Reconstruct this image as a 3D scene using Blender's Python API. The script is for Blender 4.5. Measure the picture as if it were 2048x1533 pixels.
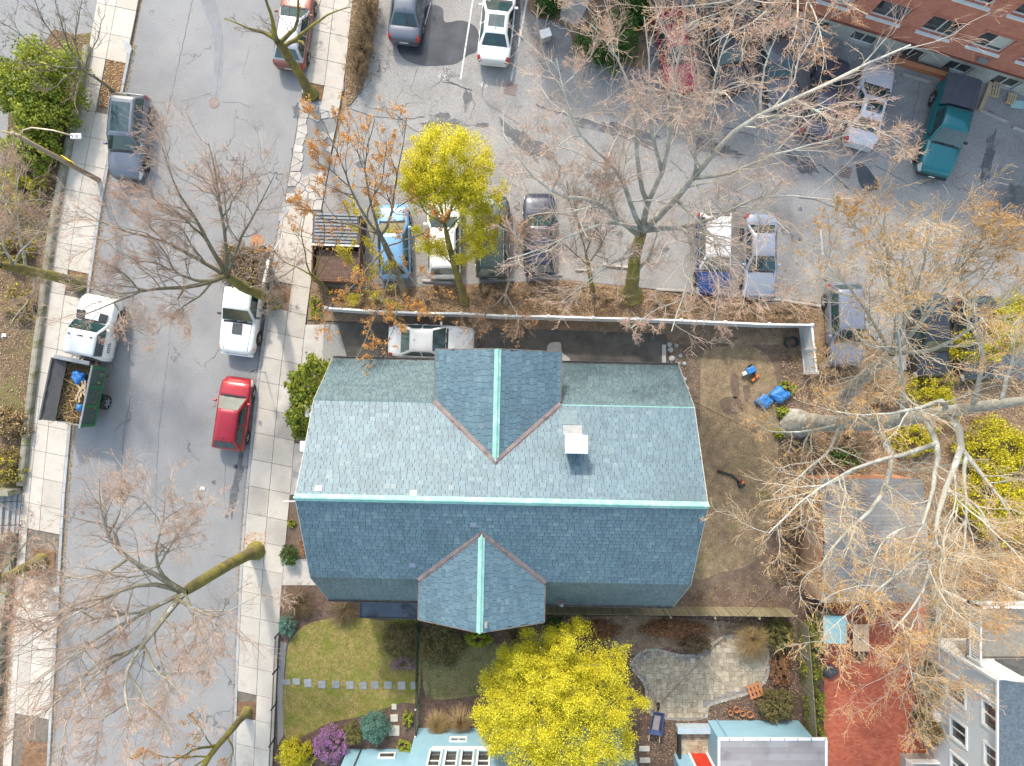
import bpy, bmesh, math, random
import numpy as np
from mathutils import Vector, Matrix
for o in list(bpy.data.objects): bpy.data.objects.remove(o)
SC = bpy.context.scene
COL = SC.collection
# ---------------------------------------------------------------- camera, light, exposure
H, F, CX, CY = 40.0, 1420.0, 1024.0, 766.5
cam = bpy.data.cameras.new('Camera'); cam_o = bpy.data.objects.new('Camera', cam); COL.objects.link(cam_o)
cam_o.location = (0, 0, H); cam_o.rotation_euler = (0, 0, 0)
cam.sensor_width = 36; cam.lens = 36 * F / 2048; cam.clip_end = 3000
SC.camera = cam_o
SUN_EL = 40.0
sd = Vector((-0.27, 1.0, 0)); sd.normalize()
sun_dir = Vector((sd.x * math.cos(math.radians(SUN_EL)), sd.y * math.cos(math.radians(SUN_EL)), math.sin(math.radians(SUN_EL))))
W = bpy.data.worlds.new('World'); SC.world = W; W.use_nodes = True
nt = W.node_tree; bg = nt.nodes['Background']
sky = nt.nodes.new('ShaderNodeTexSky'); sky.sky_type = 'NISHITA'; sky.sun_disc = False
sky.sun_elevation = math.radians(SUN_EL); sky.sun_rotation = math.atan2(sun_dir.x, sun_dir.y)
sky.air_density = 2.0; sky.dust_density = 2.8; sky.ozone_density = 1.2
nt.links.new(sky.outputs[0], bg.inputs[0]); bg.inputs[1].default_value = 0.15
sl = bpy.data.lights.new('Sun', 'SUN'); sl.energy = 1.6; sl.angle = math.radians(3.5); sl.color = (1.0, 0.94, 0.85)
so = bpy.data.objects.new('Sun', sl); COL.objects.link(so); so.rotation_euler = sun_dir.to_track_quat('Z', 'Y').to_euler()
so.location = (-20, 60, 60)
SC.view_settings.view_transform = 'Standard'; SC.view_settings.look = 'None'
SC.view_settings.exposure = 1.12; SC.view_settings.gamma = 1.0
SC.render.engine = 'CYCLES'
SC.cycles.max_bounces = 5; SC.cycles.diffuse_bounces = 2; SC.cycles.glossy_bounces = 2; SC.cycles.transmission_bounces = 2
# ---------------------------------------------------------------- helpers
R = np.random.default_rng(7); random.seed(7)
def P(x, y, z=0.0):
    s = (H - z) / F
    return Vector(((x - CX) * s, -(y - CY) * s, z))
def srgb(r, g, b):
    f = lambda c: ((c / 255 + .055) / 1.055) ** 2.4 if c > 10 else c / 255 / 12.92
    return (f(r), f(g), f(b))
def link(o, parent=None):
    COL.objects.link(o)
    if parent is not None: o.parent = parent
    return o
def tag(o, label=None, cat=None, group=None, kind=None):
    if label: o['label'] = label
    if cat: o['category'] = cat
    if group: o['group'] = group
    if kind: o['kind'] = kind
    return o
def empty(name, loc, rz=0.0, label=None, cat=None, group=None):
    o = bpy.data.objects.new(name, None); o.empty_display_size = .2
    o.location = loc; o.rotation_euler = (0, 0, rz); COL.objects.link(o)
    return tag(o, label, cat, group)
def fast_mesh(name, V, Q, mat, parent=None, tint=None, smooth=False):
    """V (n,3), Q (m,k) with k 3 or 4"""
    V = np.asarray(V, np.float32); Q = np.asarray(Q, np.int32)
    me = bpy.data.meshes.new(name); k = Q.shape[1]
    me.vertices.add(len(V)); me.vertices.foreach_set('co', V.ravel())
    me.loops.add(Q.size); me.loops.foreach_set('vertex_index', Q.ravel())
    me.polygons.add(len(Q)); me.polygons.foreach_set('loop_start', np.arange(len(Q), dtype=np.int32) * k)
    me.polygons.foreach_set('use_smooth', np.full(len(Q), smooth, bool))
    if tint is not None:
        a = me.attributes.new('tint', 'FLOAT', 'POINT'); a.data.foreach_set('value', np.asarray(tint, np.float32))
    me.update(calc_edges=True); me.validate()
    me.materials.append(mat)
    o = bpy.data.objects.new(name, me)
    return link(o, parent)
class MB:
    def __init__(s): s.v = []; s.f = []
    def add(s, vs, fs):
        n = len(s.v); s.v += [tuple(v) for v in vs]; s.f += [tuple(i + n for i in f) for f in fs]; return s
    def hexa(s, a):   # 8 points: bottom 4 ccw, top 4 ccw
        return s.add(a, [(3, 2, 1, 0), (4, 5, 6, 7), (0, 1, 5, 4), (1, 2, 6, 5), (2, 3, 7, 6), (3, 0, 4, 7)])
    def box(s, c, d, rz=0.0, m=None):
        x, y, z = d[0] / 2, d[1] / 2, d[2] / 2
        pts = [Vector(p) for p in ((-x, -y, -z), (x, -y, -z), (x, y, -z), (-x, y, -z), (-x, -y, z), (x, -y, z), (x, y, z), (-x, y, z))]
        mm = m if m is not None else Matrix.Rotation(rz, 3, 'Z')
        return s.hexa([mm @ p + Vector(c) for p in pts])
    def prism(s, poly, z0, z1):
        n = len(poly)
        a = 0
        for i in range(n): a += poly[i][0] * poly[(i + 1) % n][1] - poly[(i + 1) % n][0] * poly[i][1]
        if a < 0: poly = poly[::-1]
        vs = [(p[0], p[1], z0) for p in poly] + [(p[0], p[1], z1) for p in poly]
        fs = [tuple(range(n, 2 * n)), tuple(range(n - 1, -1, -1))] + [(i, (i + 1) % n, (i + 1) % n + n, i + n) for i in range(n)]
        return s.add(vs, fs)
    def tube(s, pts, r, n=8, cap=True):
        pts = [Vector(p) for p in pts]; rs = r if isinstance(r, (list, tuple)) else [r] * len(pts)
        b = len(s.v); up = None
        for i, p in enumerate(pts):
            t = (pts[min(i + 1, len(pts) - 1)] - pts[max(i - 1, 0)]).normalized()
            if up is None or abs(up.dot(t)) > .98: up = Vector((0, 0, 1)) if abs(t.z) < .9 else Vector((1, 0, 0))
            u = t.cross(up).normalized(); w = u.cross(t).normalized(); up = w
            for k in range(n):
                a = 2 * math.pi * k / n; s.v.append(tuple(p + (u * math.cos(a) + w * math.sin(a)) * rs[i]))
        for i in range(len(pts) - 1):
            for k in range(n):
                k2 = (k + 1) % n; s.f.append((b + i * n + k, b + i * n + k2, b + (i + 1) * n + k2, b + (i + 1) * n + k))
        if cap:
            s.f.append(tuple(b + k for k in range(n))[::-1]); e = b + (len(pts) - 1) * n; s.f.append(tuple(e + k for k in range(n)))
        return s
    def lathe(s, c, prof, n=16):   # prof list of (r,z)
        b = len(s.v)
        for r, z in prof:
            for k in range(n):
                a = 2 * math.pi * k / n; s.v.append((c[0] + r * math.cos(a), c[1] + r * math.sin(a), c[2] + z))
        for i in range(len(prof) - 1):
            for k in range(n):
                k2 = (k + 1) % n; s.f.append((b + i * n + k, b + i * n + k2, b + (i + 1) * n + k2, b + (i + 1) * n + k))
        s.f.append(tuple(b + k for k in range(n))[::-1]); e = b + (len(prof) - 1) * n; s.f.append(tuple(e + k for k in range(n)))
        return s
    def build(s, name, mat, parent=None, smooth=False, bevel=0.0, kind=None):
        me = bpy.data.meshes.new(name); me.from_pydata(s.v, [], s.f); me.update()
        me.polygons.foreach_set('use_smooth', np.full(len(me.polygons), smooth, bool))
        me.materials.append(mat)
        o = link(bpy.data.objects.new(name, me), parent)
        if bevel:
            md = o.modifiers.new('bevel', 'BEVEL'); md.width = bevel; md.segments = 2; md.limit_method = 'ANGLE'
        if kind: o['kind'] = kind
        return o
def sheet(name, pix, z, mat, kind='structure', parent=None, world=False):
    """flat polygon given in ground points"""
    pts = [Vector((p[0], p[1], z)) for p in pix] if world else [P(p[0], p[1], 0) for p in pix]
    bm = bmesh.new(); vs = [bm.verts.new((p.x, p.y, z)) for p in pts]; f = bm.faces.new(vs); f.normal_update()
    if f.normal.z < 0: f.normal_flip()
    bmesh.ops.triangulate(bm, faces=[f])
    me = bpy.data.meshes.new(name); bm.to_mesh(me); bm.free(); me.materials.append(mat)
    o = link(bpy.data.objects.new(name, me), parent)
    if kind: o['kind'] = kind
    return o
def smoothpoly(pts, n=6):
    """closed Catmull-Rom"""
    out = []; m = len(pts)
    for i in range(m):
        p0, p1, p2, p3 = (np.array(pts[(i + k) % m], float) for k in (-1, 0, 1, 2))
        for j in range(n):
            t = j / n; out.append(tuple(.5 * ((2 * p1) + (-p0 + p2) * t + (2 * p0 - 5 * p1 + 4 * p2 - p3) * t * t + (-p0 + 3 * p1 - 3 * p2 + p3) * t ** 3)))
    return out
def inpoly(x, y, poly):
    x = np.asarray(x); y = np.asarray(y); c = np.zeros(x.shape, bool); n = len(poly)
    for i in range(n):
        x1, y1 = poly[i][:2]; x2, y2 = poly[(i + 1) % n][:2]
        if y1 == y2: continue
        c ^= ((y1 > y) != (y2 > y)) & (x < (x2 - x1) * (y - y1) / (y2 - y1) + x1)
    return c
def copy_tree(o, parent=None):
    c = o.copy(); COL.objects.link(c); c.parent = parent
    for ch in o.children: copy_tree(ch, c)
    return c
# ---------------------------------------------------------------- materials
def nmat(name):
    m = bpy.data.materials.new(name); m.use_nodes = True
    return m, m.node_tree, m.node_tree.nodes['Principled BSDF']
def mixc(t, a, b, fac, mode='MIX'):
    n = t.nodes.new('ShaderNodeMix'); n.data_type = 'RGBA'; n.blend_type = mode
    for sock, val in ((n.inputs[0], fac), (n.inputs[6], a), (n.inputs[7], b)):
        if hasattr(val, 'is_linked'): t.links.new(val, sock)
        else: sock.default_value = val if not isinstance(val, tuple) else (*val[:3], 1)
    return n.outputs[2]
def ramp(t, fac, p0, p1):
    n = t.nodes.new('ShaderNodeMapRange'); n.inputs[1].default_value = p0; n.inputs[2].default_value = p1
    t.links.new(fac, n.inputs[0]); return n.outputs[0]
def noise(t, vec, scale, detail=5, rough=.6):
    n = t.nodes.new('ShaderNodeTexNoise'); n.inputs['Scale'].default_value = scale; n.inputs['Detail'].default_value = detail
    n.inputs['Roughness'].default_value = rough; t.links.new(vec, n.inputs['Vector']); return n.outputs[0]
def M(name, c1, c2=None, scale=2.0, rough=.85, bump=0.0, bscale=40, metal=0.0, c3=None, c3s=.4, c3t=(.55, .65), speck=0.0, sscale=90,
      rnd=0.0, tint=False, spec=None, coat=0.0, trans=0.0, sub=0.0, crack=0.0):
    m, t, b = nmat(name); L = t.links
    tc = t.nodes.new('ShaderNodeTexCoord'); vec = tc.outputs['Object']
    c2 = c2 or tuple(min(1, c * 1.15) for c in c1)
    if tint:
        at = t.nodes.new('ShaderNodeAttribute'); at.attribute_name = 'tint'; col = mixc(t, c1, c2, at.outputs['Fac'])
    else:
        col = mixc(t, c1, c2, ramp(t, noise(t, vec, scale), .32, .68))
    if c3: col = mixc(t, col, c3, ramp(t, noise(t, vec, c3s, 6, .65), *c3t))
    if crack:
        ns = t.nodes.new('ShaderNodeTexNoise'); ns.inputs['Scale'].default_value = 1.1; ns.inputs['Detail'].default_value = 6; L.new(vec, ns.inputs['Vector'])
        va = t.nodes.new('ShaderNodeVectorMath'); va.operation = 'SCALE'; va.inputs['Scale'].default_value = 1.6; L.new(ns.outputs['Color'], va.inputs[0])
        vb = t.nodes.new('ShaderNodeVectorMath'); vb.operation = 'ADD'; L.new(vec, vb.inputs[0]); L.new(va.outputs[0], vb.inputs[1])
        vo = t.nodes.new('ShaderNodeTexVoronoi'); vo.feature = 'DISTANCE_TO_EDGE'; vo.inputs['Scale'].default_value = crack; L.new(vb.outputs[0], vo.inputs['Vector'])
        ln = ramp(t, vo.outputs['Distance'], .014, .004); mk = ramp(t, noise(t, vec, .16, 4, .6), .5, .58); ml = t.nodes.new('ShaderNodeMath'); ml.operation = 'MULTIPLY'; L.new(ln, ml.inputs[0]); L.new(mk, ml.inputs[1])
        col = mixc(t, col, tuple(c * .42 for c in c1), ml.outputs[0])
    if speck:
        g = ramp(t, noise(t, vec, sscale, 2, .5), .3, .7); mr = t.nodes.new('ShaderNodeMapRange')
        mr.inputs[3].default_value = 1 - speck; mr.inputs[4].default_value = 1 + speck; L.new(g, mr.inputs[0])
        cc = t.nodes.new('ShaderNodeCombineColor'); [L.new(mr.outputs[0], cc.inputs[i]) for i in range(3)]
        col = mixc(t, col, cc.outputs[0], 1.0, 'MULTIPLY')
    if rnd:
        oi = t.nodes.new('ShaderNodeObjectInfo'); mr = t.nodes.new('ShaderNodeMapRange')
        mr.inputs[3].default_value = 1 - rnd; mr.inputs[4].default_value = 1 + rnd; L.new(oi.outputs['Random'], mr.inputs[0])
        cc = t.nodes.new('ShaderNodeCombineColor'); [L.new(mr.outputs[0], cc.inputs[i]) for i in range(3)]
        col = mixc(t, col, cc.outputs[0], 1.0, 'MULTIPLY')
    L.new(col, b.inputs['Base Color']); b.inputs['Roughness'].default_value = rough; b.inputs['Metallic'].default_value = metal
    if spec is not None: b.inputs['Specular IOR Level'].default_value = spec
    if coat: b.inputs['Coat Weight'].default_value = coat; b.inputs['Coat Roughness'].default_value = .06
    if trans: b.inputs['Transmission Weight'].default_value = trans
    if bump:
        bn = t.nodes.new('ShaderNodeBump'); bn.inputs['Strength'].default_value = bump; bn.inputs['Distance'].default_value = .02
        L.new(noise(t, vec, bscale, 4), bn.inputs['Height']); L.new(bn.outputs[0], b.inputs['Normal'])
    return m
m_asph = M('street_asphalt', (.24, .238, .243), (.288, .285, .286), .35, .9, .25, 120, c3=(.198, .198, .205), c3s=.2, c3t=(.48, .7), speck=.26, sscale=24, crack=.33)
m_lot = M('lot_asphalt', (.26, .25, .243), (.325, .314, .303), .5, .9, .25, 120, c3=(.17, .166, .166), c3s=.3, c3t=(.52, .7), speck=.26, sscale=24, crack=.42)
m_drive = M('driveway_asphalt', (.07, .062, .055), (.135, .122, .105), 1.0, .92, .3, 90, c3=(.20, .175, .145), c3s=.45, c3t=(.58, .66), speck=.25, sscale=60)
m_wet = M('wet_asphalt', (.045, .048, .055), (.085, .09, .1), .9, .2, speck=.15, sscale=40, spec=.35)
m_tar = M('tar', (.06, .06, .065), (.09, .09, .095), 3, .8)
m_conc = M('concrete', (.45, .41, .36), (.54, .495, .44), .9, .9, .15, 60, c3=(.31, .285, .255), c3s=.9, c3t=(.54, .78), speck=.12, sscale=30, rnd=.11)
m_oldconc = M('old_concrete', (.38, .35, .32), (.5, .465, .425), 1.4, .92, .25, 50, c3=(.25, .245, .245), c3s=1.0, speck=.15, rnd=.12)
m_granite = M('granite_curb', (.3, .305, .31), (.4, .405, .41), 3, .85, .2, 50, speck=.15, sscale=60, rnd=.1)
m_stonewall = M('mossy_stone', (.2, .19, .14), (.33, .31, .26), 2.5, .95, .4, 30, c3=(.14, .14, .07), c3s=1.2, speck=.15, rnd=.12)
m_soil = M('soil', (.12, .082, .06), (.21, .15, .11), 2.2, .97, .8, 25, c3=(.21, .155, .11), c3s=.6, speck=.35, sscale=22)
m_litter = M('leaf_litter_soil', (.17, .115, .075), (.3, .21, .14), 2.6, .97, .9, 22, c3=(.34, .25, .155), c3s=.7, speck=.4, sscale=18)
m_mulch = M('dark_mulch', (.085, .053, .042), (.175, .115, .088), 5, .97, 1, 30, speck=.4, sscale=25)
m_straw = M('dormant_lawn', (.19, .135, .085), (.36, .265, .165), 2.2, .97, .9, 35, c3=(.24, .205, .09), c3s=.6, c3t=(.55, .7), speck=.38, sscale=16)
m_lawn = M('front_lawn', (.2, .155, .045), (.33, .265, .095), 3.2, .97, .9, 35, c3=(.18, .195, .035), c3s=1.3, c3t=(.46, .62), speck=.4, sscale=16)
m_lawn2 = M('shady_lawn', (.17, .155, .07), (.28, .24, .12), 1.2, .97, .7, 35, c3=(.1, .125, .04), c3s=1.2, speck=.4, sscale=16)
m_gravel = M('gravel', (.2, .19, .18), (.36, .34, .33), 30, .95, .9, 60)
m_white = M('white_vinyl', (.78, .79, .8), (.86, .86, .87), 1, .45)
m_whitep = M('white_paint', (.74, .74, .73), (.82, .82, .81), 2, .6)
m_line = M('worn_road_paint', (.62, .63, .62), (.5, .5, .5), 9, .8, c3=(.3, .3, .3), c3s=6, c3t=(.56, .62))
m_black = M('black_iron', (.015, .016, .018), (.03, .03, .032), 4, .5)
m_rubber = M('rubber', (.018, .018, .019), (.03, .03, .03), 8, .75)
m_alloy = M('alloy', (.5, .5, .52), (.62, .62, .64), 6, .3, metal=.8)
m_chrome = M('chrome', (.7, .72, .74), None, 1, .15, metal=1)
m_red_light = M('tail_light', (.35, .012, .012), (.5, .03, .02), 4, .12, coat=.6)
m_clear_light = M('head_light', (.55, .58, .6), (.7, .72, .74), 8, .1, coat=.6)
m_amber = M('amber_light', (.8, .25, .03), None, 1, .2)
m_plate = M('plate', (.65, .67, .7), None, 1, .5)
m_glass = M('car_glass', (.012, .03, .034), (.03, .075, .08), 2.5, .04, spec=.85, coat=.4)
m_wglass = M('window_glass', (.03, .036, .042), (.10, .11, .115), 1.6, .05, spec=.8)
m_plastic = M('black_plastic', (.02, .021, .023), (.035, .036, .04), 6, .55)
m_rust = M('rust_iron', (.36, .15, .06), (.5, .22, .09), 6, .8, .3, 30)
m_iron = M('cast_iron', (.2, .15, .13), (.3, .24, .22), 8, .7, .3, 40)
m_wood = M('weathered_wood', (.23, .19, .11), (.36, .31, .2), 5, .9, .3, 30, rnd=.16)
m_woodtan = M('pale_wood', (.5, .36, .22), (.6, .45, .29), 5, .85, .2, 30, rnd=.1)
m_brown = M('brown_steel', (.1, .05, .032), (.16, .08, .05), 3, .75, .2, 30)
m_darkgrey = M('dark_grey', (.05, .053, .06), (.08, .084, .09), 5, .6)
m_grey = M('grey_metal', (.22, .23, .24), (.3, .31, .32), 5, .55)
m_bluetarp = M('blue_plastic', (.02, .14, .42), (.05, .25, .6), 5, .45, .4, 12)
m_terra = M('terracotta', (.45, .17, .07), (.55, .24, .11), 6, .85)
m_yellow = M('yellow_sign', (.85, .62, .02), None, 1, .5)
m_bark_g = M('grey_bark', (.24, .215, .175), (.4, .38, .33), 3.5, .95, .7, 22, c3=(.46, .47, .44), c3s=2.2, c3t=(.5, .62), speck=.2, sscale=30)
m_bark_m = M('mossy_bark', (.115, .095, .05), (.17, .145, .06), 3, .97, .8, 22, c3=(.26, .235, .04), c3s=1.3, c3t=(.42, .62), speck=.25, sscale=25)
m_bark_d = M('dark_bark', (.14, .12, .085), (.26, .235, .18), 4, .95, .7, 24, c3=(.33, .34, .29), c3s=2.4, c3t=(.55, .66), speck=.2)
m_limb = M('mossy_to_pale_bark', (.15, .125, .06), (.4, .385, .335), rough=.95, bump=.7, bscale=22, c3=(.5, .51, .47), c3s=2.6, c3t=(.56, .66), speck=.25, sscale=26, tint=True)
m_limbp = M('grey_to_pale_bark', (.27, .25, .2), (.47, .465, .42), rough=.95, bump=.7, bscale=22, c3=(.54, .56, .51), c3s=2.0, c3t=(.52, .64), speck=.25, sscale=26, tint=True)
m_limbd = M('mossy_to_brown_bark', (.14, .115, .05), (.25, .22, .17), rough=.95, bump=.7, bscale=22, c3=(.4, .4, .35), c3s=2.6, c3t=(.58, .66), speck=.25, sscale=26, tint=True)
m_bark_p = M('pale_bark', (.28, .265, .22), (.44, .44, .395), 3.5, .95, .6, 20, c3=(.5, .52, .47), c3s=1.8, c3t=(.5, .64), speck=.2, sscale=30)
# ================================================================ SETTING
g = sheet('ground', [(-400, -400), (400, -400), (400, 400), (-400, 400)], -.03, m_litter, world=True)
LY = np.array([-900, -700, 0, 200, 400, 600, 800, 1000, 1200, 1400, 1533, 2400], float)
LX = np.array([470, 428, 285, 245, 207, 178, 149, 131, 120, 108, 101, 55], float)
RY = np.array([-900, -700, 0, 190, 300, 400, 500, 640, 760, 900, 1000, 1120, 1300, 1533, 2400], float)
RX = np.array([780, 745, 628, 604, 586, 570, 551, 532, 515, 501, 491, 482, 474, 466, 437], float)
Lc = lambda y: float(np.interp(y, LY, LX)); Rc = lambda y: float(np.interp(y, RY, RX))
WYL = np.array([-900, 0, 97, 390, 480, 780, 970, 1100, 1300, 1533, 2400], float)   # left edge of the left pavement
WXL = np.array([390, 197, 180, 123, 107, 69, 48, 38, 24, 8, -40], float)
Wl = lambda y: float(np.interp(y, WYL, WXL))
WYR = np.array([-900, 0, 160, 300, 440, 640, 700, 800, 900, 1000, 1180, 1300, 1533, 2400], float)
WXR = np.array([850, 706, 690, 664, 640, 613, 606, 597, 589, 580, 564, 557, 546, 515], float)
Wr = lambda y: float(np.interp(y, WYR, WXR))
ys = list(range(-880, 2400, 40))
road = sheet('road', [(Lc(y), y) for y in ys] + [(Rc(y), y) for y in ys[::-1]], 0.0, m_asph)
def rpart(name, poly, z, mat, parent): return sheet(name, poly, z, mat, kind=None, parent=parent)
# --- road details
def crack(pts, w, parent, z, mat=m_tar, jit=3, seed=0, name='crack'):
    rg = random.Random(seed); a, b = [], []
    fine = []
    for i in range(len(pts) - 1):
        n = max(2, int(math.hypot(pts[i + 1][0] - pts[i][0], pts[i + 1][1] - pts[i][1]) / 9))
        for k in range(n): fine.append((pts[i][0] + (pts[i + 1][0] - pts[i][0]) * k / n + rg.uniform(-jit, jit), pts[i][1] + (pts[i + 1][1] - pts[i][1]) * k / n + rg.uniform(-jit, jit)))
    fine.append(pts[-1])
    for i, p in enumerate(fine):
        q0 = fine[max(0, i - 1)]; q1 = fine[min(len(fine) - 1, i + 1)]
        d = np.array([q1[0] - q0[0], q1[1] - q0[1]]); d /= np.linalg.norm(d) + 1e-6
        ww = w * rg.uniform(.4, 1.2) * .5
        a.append((p[0] - d[1] * ww, p[1] + d[0] * ww)); b.append((p[0] + d[1] * ww, p[1] - d[0] * ww))
    mb = MB()
    va = [P(*q) for q in a]; vb = [P(*q) for q in b]
    for i in range(len(a) - 1): mb.add([(q.x, q.y, z) for q in (va[i], va[i + 1], vb[i + 1], vb[i])], [(0, 1, 2, 3)])
    return mb.build(name, mat, parent)
m_crack = M('crack_line', (.1, .1, .108), (.16, .16, .17), 3, .95)
for i, (pts, w) in enumerate([([(385, 0), (352, 150), (332, 240)], 1.6), ([(445, 70), (432, 200)], 1), ([(262, 790), (248, 860), (244, 930), (240, 1000)], 1.8),
                              ([(330, 760), (318, 860), (313, 950), (310, 1050)], 1.4), ([(360, 205), (420, 188), (425, 193)], 1), ([(446, 204), (480, 205), (500, 216)], 1),
                              ([(270, 540), (262, 640), (258, 720)], 1.3), ([(345, 560), (338, 700), (330, 760)], 1.1), ([(330, 205), (280, 205)], .8),
                              ([(452, 930), (448, 990), (455, 1040)], 1.6), ([(500, 90), (485, 150)], .8), ([(300, 1150), (290, 1300), (270, 1500)], 1.3)]):
    crack(pts, w * .75, road, .006, m_crack, 1.0, i)
m_patch = M('asphalt_patch', (.2, .205, .22), (.25, .255, .27), .8, .9, speck=.2, sscale=50)
for poly in ([(402, 0), (430, 0), (447, 90), (440, 190), (425, 185), (428, 80)],): rpart('patch', smoothpoly(poly, 4), .004, m_patch, road)
def blob(poly, seed):
    rg_ = random.Random(seed); q = smoothpoly(poly, 10); cx = sum(p[0] for p in q) / len(q); cy = sum(p[1] for p in q) / len(q); out = []; a = [rg_.uniform(0, 6.3) for _ in range(6)]
    for i, p in enumerate(q):
        t = 2 * math.pi * i / len(q); k = 1 + .16 * math.sin(3 * t + a[0]) + .13 * math.sin(7 * t + a[1]) + .10 * math.sin(13 * t + a[2]) + .08 * math.sin(22 * t + a[3]) + rg_.uniform(-.06, .06)
        out.append((cx + (p[0] - cx) * k * .85, cy + (p[1] - cy) * k * .85))
    return out
m_stain = M('oil_stain', (.09, .09, .097), (.16, .16, .168), 4, .9, speck=.3, sscale=30)
for poly in ([(478, 900), (490, 930), (478, 985), (462, 1040), (455, 1020), (466, 960)], [(467, 930), (473, 930), (475, 936), (468, 938)],
             [(424, 962), (431, 961), (432, 968), (425, 969)], [(588, 205), (608, 210), (613, 225), (606, 240), (592, 246), (586, 225)],
             [(450, 1030), (457, 1030), (456, 1037), (450, 1036)], [(582, 300), (596, 288), (602, 310), (586, 318)], [(528, 735), (538, 738), (530, 760), (522, 762)]):
    rpart('stain_shade_patch', blob(poly, int(poly[0][0])), .008, m_stain, road)
def manhole(px, py, r, mat, label):
    c = P(px, py, 0); t = empty('manhole_cover', (c.x, c.y, .004), .3, label, 'manhole cover')
    mb = MB().lathe((0, 0, 0), [(r, 0), (r, .012), (r * .93, .016), (r * .9, .01), (.0001, .01)], 24); mb.build('lid', mat, t)
    r2 = MB()
    for a in range(-2, 3): r2.box((a * r * .3, 0, .014), (.03, 2 * r * math.sqrt(max(.05, .72 - (a * .3) ** 2)), .008))
    r2.build('rib', m_iron, t)
manhole(428, 206, .3, m_iron, 'pinkish grey round manhole cover in the middle of the street near the grey SUV')
manhole(514, 482, .36, m_rust, 'orange rusty round manhole cover by the kerb behind the brush-laden pickup')
manhole(272, 378, .3, m_rust, 'rusty round manhole cover in front of the grey SUV by the left kerb')
# --- pavements: slabs and kerb stones
def make_pavement(name, fl, fr, y0, y1, step, cols, pits, mat, skip=None, seed=1, sign=1):
    base = sheet(name, [(fl(y), y) for y in range(y0, y1 + 1, 40)] + [(fr(y), y) for y in range(y1, y0 - 1, -40)], .05, m_crackfill)
    rg = random.Random(seed)
    y = y0
    while y < y1:
        st = step * rg.uniform(.93, 1.07)
        cs = cols(y)
        for k in range(len(cs) - 1):
            ym = y + st / 2
            if skip and skip(ym, k): continue
            if any(a <= ym <= b and k in kk for a, b, kk in pits): continue
            g = .45
            def q(c, yy): 
                sl = 8 * (c - .5) * 2
                return P(fl(yy + sl) + (fr(yy + sl) - fl(yy + sl)) * c, yy + sl)
            a = q(cs[k], y); b = q(cs[k + 1], y); c = q(cs[k + 1], y + st); d = q(cs[k], y + st)
            cen = (a + b + c + d) / 4
            def shr(p):
                v = p - cen; return (p.x - .012 * (1 if v.x > 0 else -1), p.y - .012 * (1 if v.y > 0 else -1))
            dz = rg.uniform(-.006, .006)
            MB().prism([shr(a), shr(b), shr(c), shr(d)], .02, .12 + dz).build('slab', mat, base)
        y += st
    return base
m_crackfill = M('joint_soil', (.12, .1, .08), (.2, .17, .14), 4, .95, speck=.3)
kl = lambda y: Lc(y) - 5.5; kr = lambda y: Rc(y) + 5.5
pav_l = make_pavement('pavement_left', Wl, kl, -600, 2200, 52, lambda y: (0, .2, .5, 1) if y > 780 else (0, .48, 1),
                      [(118, 212, (1,)), (535, 580, (1,)), (1085, 1150, (1, 2)), (1440, 1545, (1, 2))], m_conc, seed=3)
pav_r = make_pavement('pavement_right', kr, Wr, -600, 2200, 51, lambda y: (0, .5, 1), [(153, 198, (0,)), (568, 640, (0,)), (1062, 1112, (0,)), (1398, 1455, (0,))], m_conc,
                      skip=lambda y, k: 208 < y < 418 or (153 < y < 178 and k == 1), seed=5)
def kerb(name, f, y0, y1, parent, side, skip=()):
    y = y0; rg = random.Random(9)
    while y < y1:
        L_ = rg.uniform(62, 84)
        if not any(a < y + L_ / 2 < b for a, b in skip):
            pts = [P(f(y), y + .4), P(f(y + L_), y + L_ - .4), P(f(y + L_) + side * 5.3, y + L_ - .4), P(f(y) + side * 5.3, y + .4)]
            MB().prism([(p.x, p.y) for p in pts], -.1, .13 + rg.uniform(-.006, .006)).build('kerb_stone', m_granite, parent)
        y += L_
kerb('kerb', Lc, -600, 2200, pav_l, -1, [(-80, 80)]); kerb('kerb', Rc, -600, 2200, pav_r, 1, [(215, 420)])
# curved kerb ends
for (pts, par) in (([(247, 82), (253, 84), (262, 90), (266, 100), (262, 112), (255, 108)], pav_l), ([(602, 205), (609, 208), (617, 220), (614, 226), (603, 222), (598, 214)], pav_r), ([(560, 428), (568, 418), (580, 420), (575, 430), (566, 440), (559, 445)], pav_r)):
    MB().prism([(P(*p).x, P(*p).y) for p in pts], .0, .14).build('kerb_stone', m_granite, par)
# tree pits
m_pit = M('pit_soil', (.13, .075, .045), (.25, .14, .075), 4, .97, .9, 25, speck=.4, sscale=20)
def pit(poly, par): rpart('tree_pit', poly, .085, m_pit, par)
pit([(215, 120), (256, 126), (245, 183), (228, 217), (199, 214)], pav_l); pit([(142, 535), (181, 538), (176, 585), (133, 580)], pav_l)
pit([(70, 1096), (113, 1100), (110, 1150), (55, 1150)], pav_l); pit([(50, 1480), (102, 1485), (98, 1560), (40, 1560)], pav_l)
pit([(614, 156), (648, 162), (645, 200), (608, 200)], pav_r); pit([(537, 572), (588, 572), (578, 636), (535, 628)], pav_r)
pit([(491, 1063), (534, 1063), (530, 1114), (486, 1110)], pav_r); pit([(473, 1403), (513, 1403), (509, 1447), (471, 1447)], pav_r)
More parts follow.
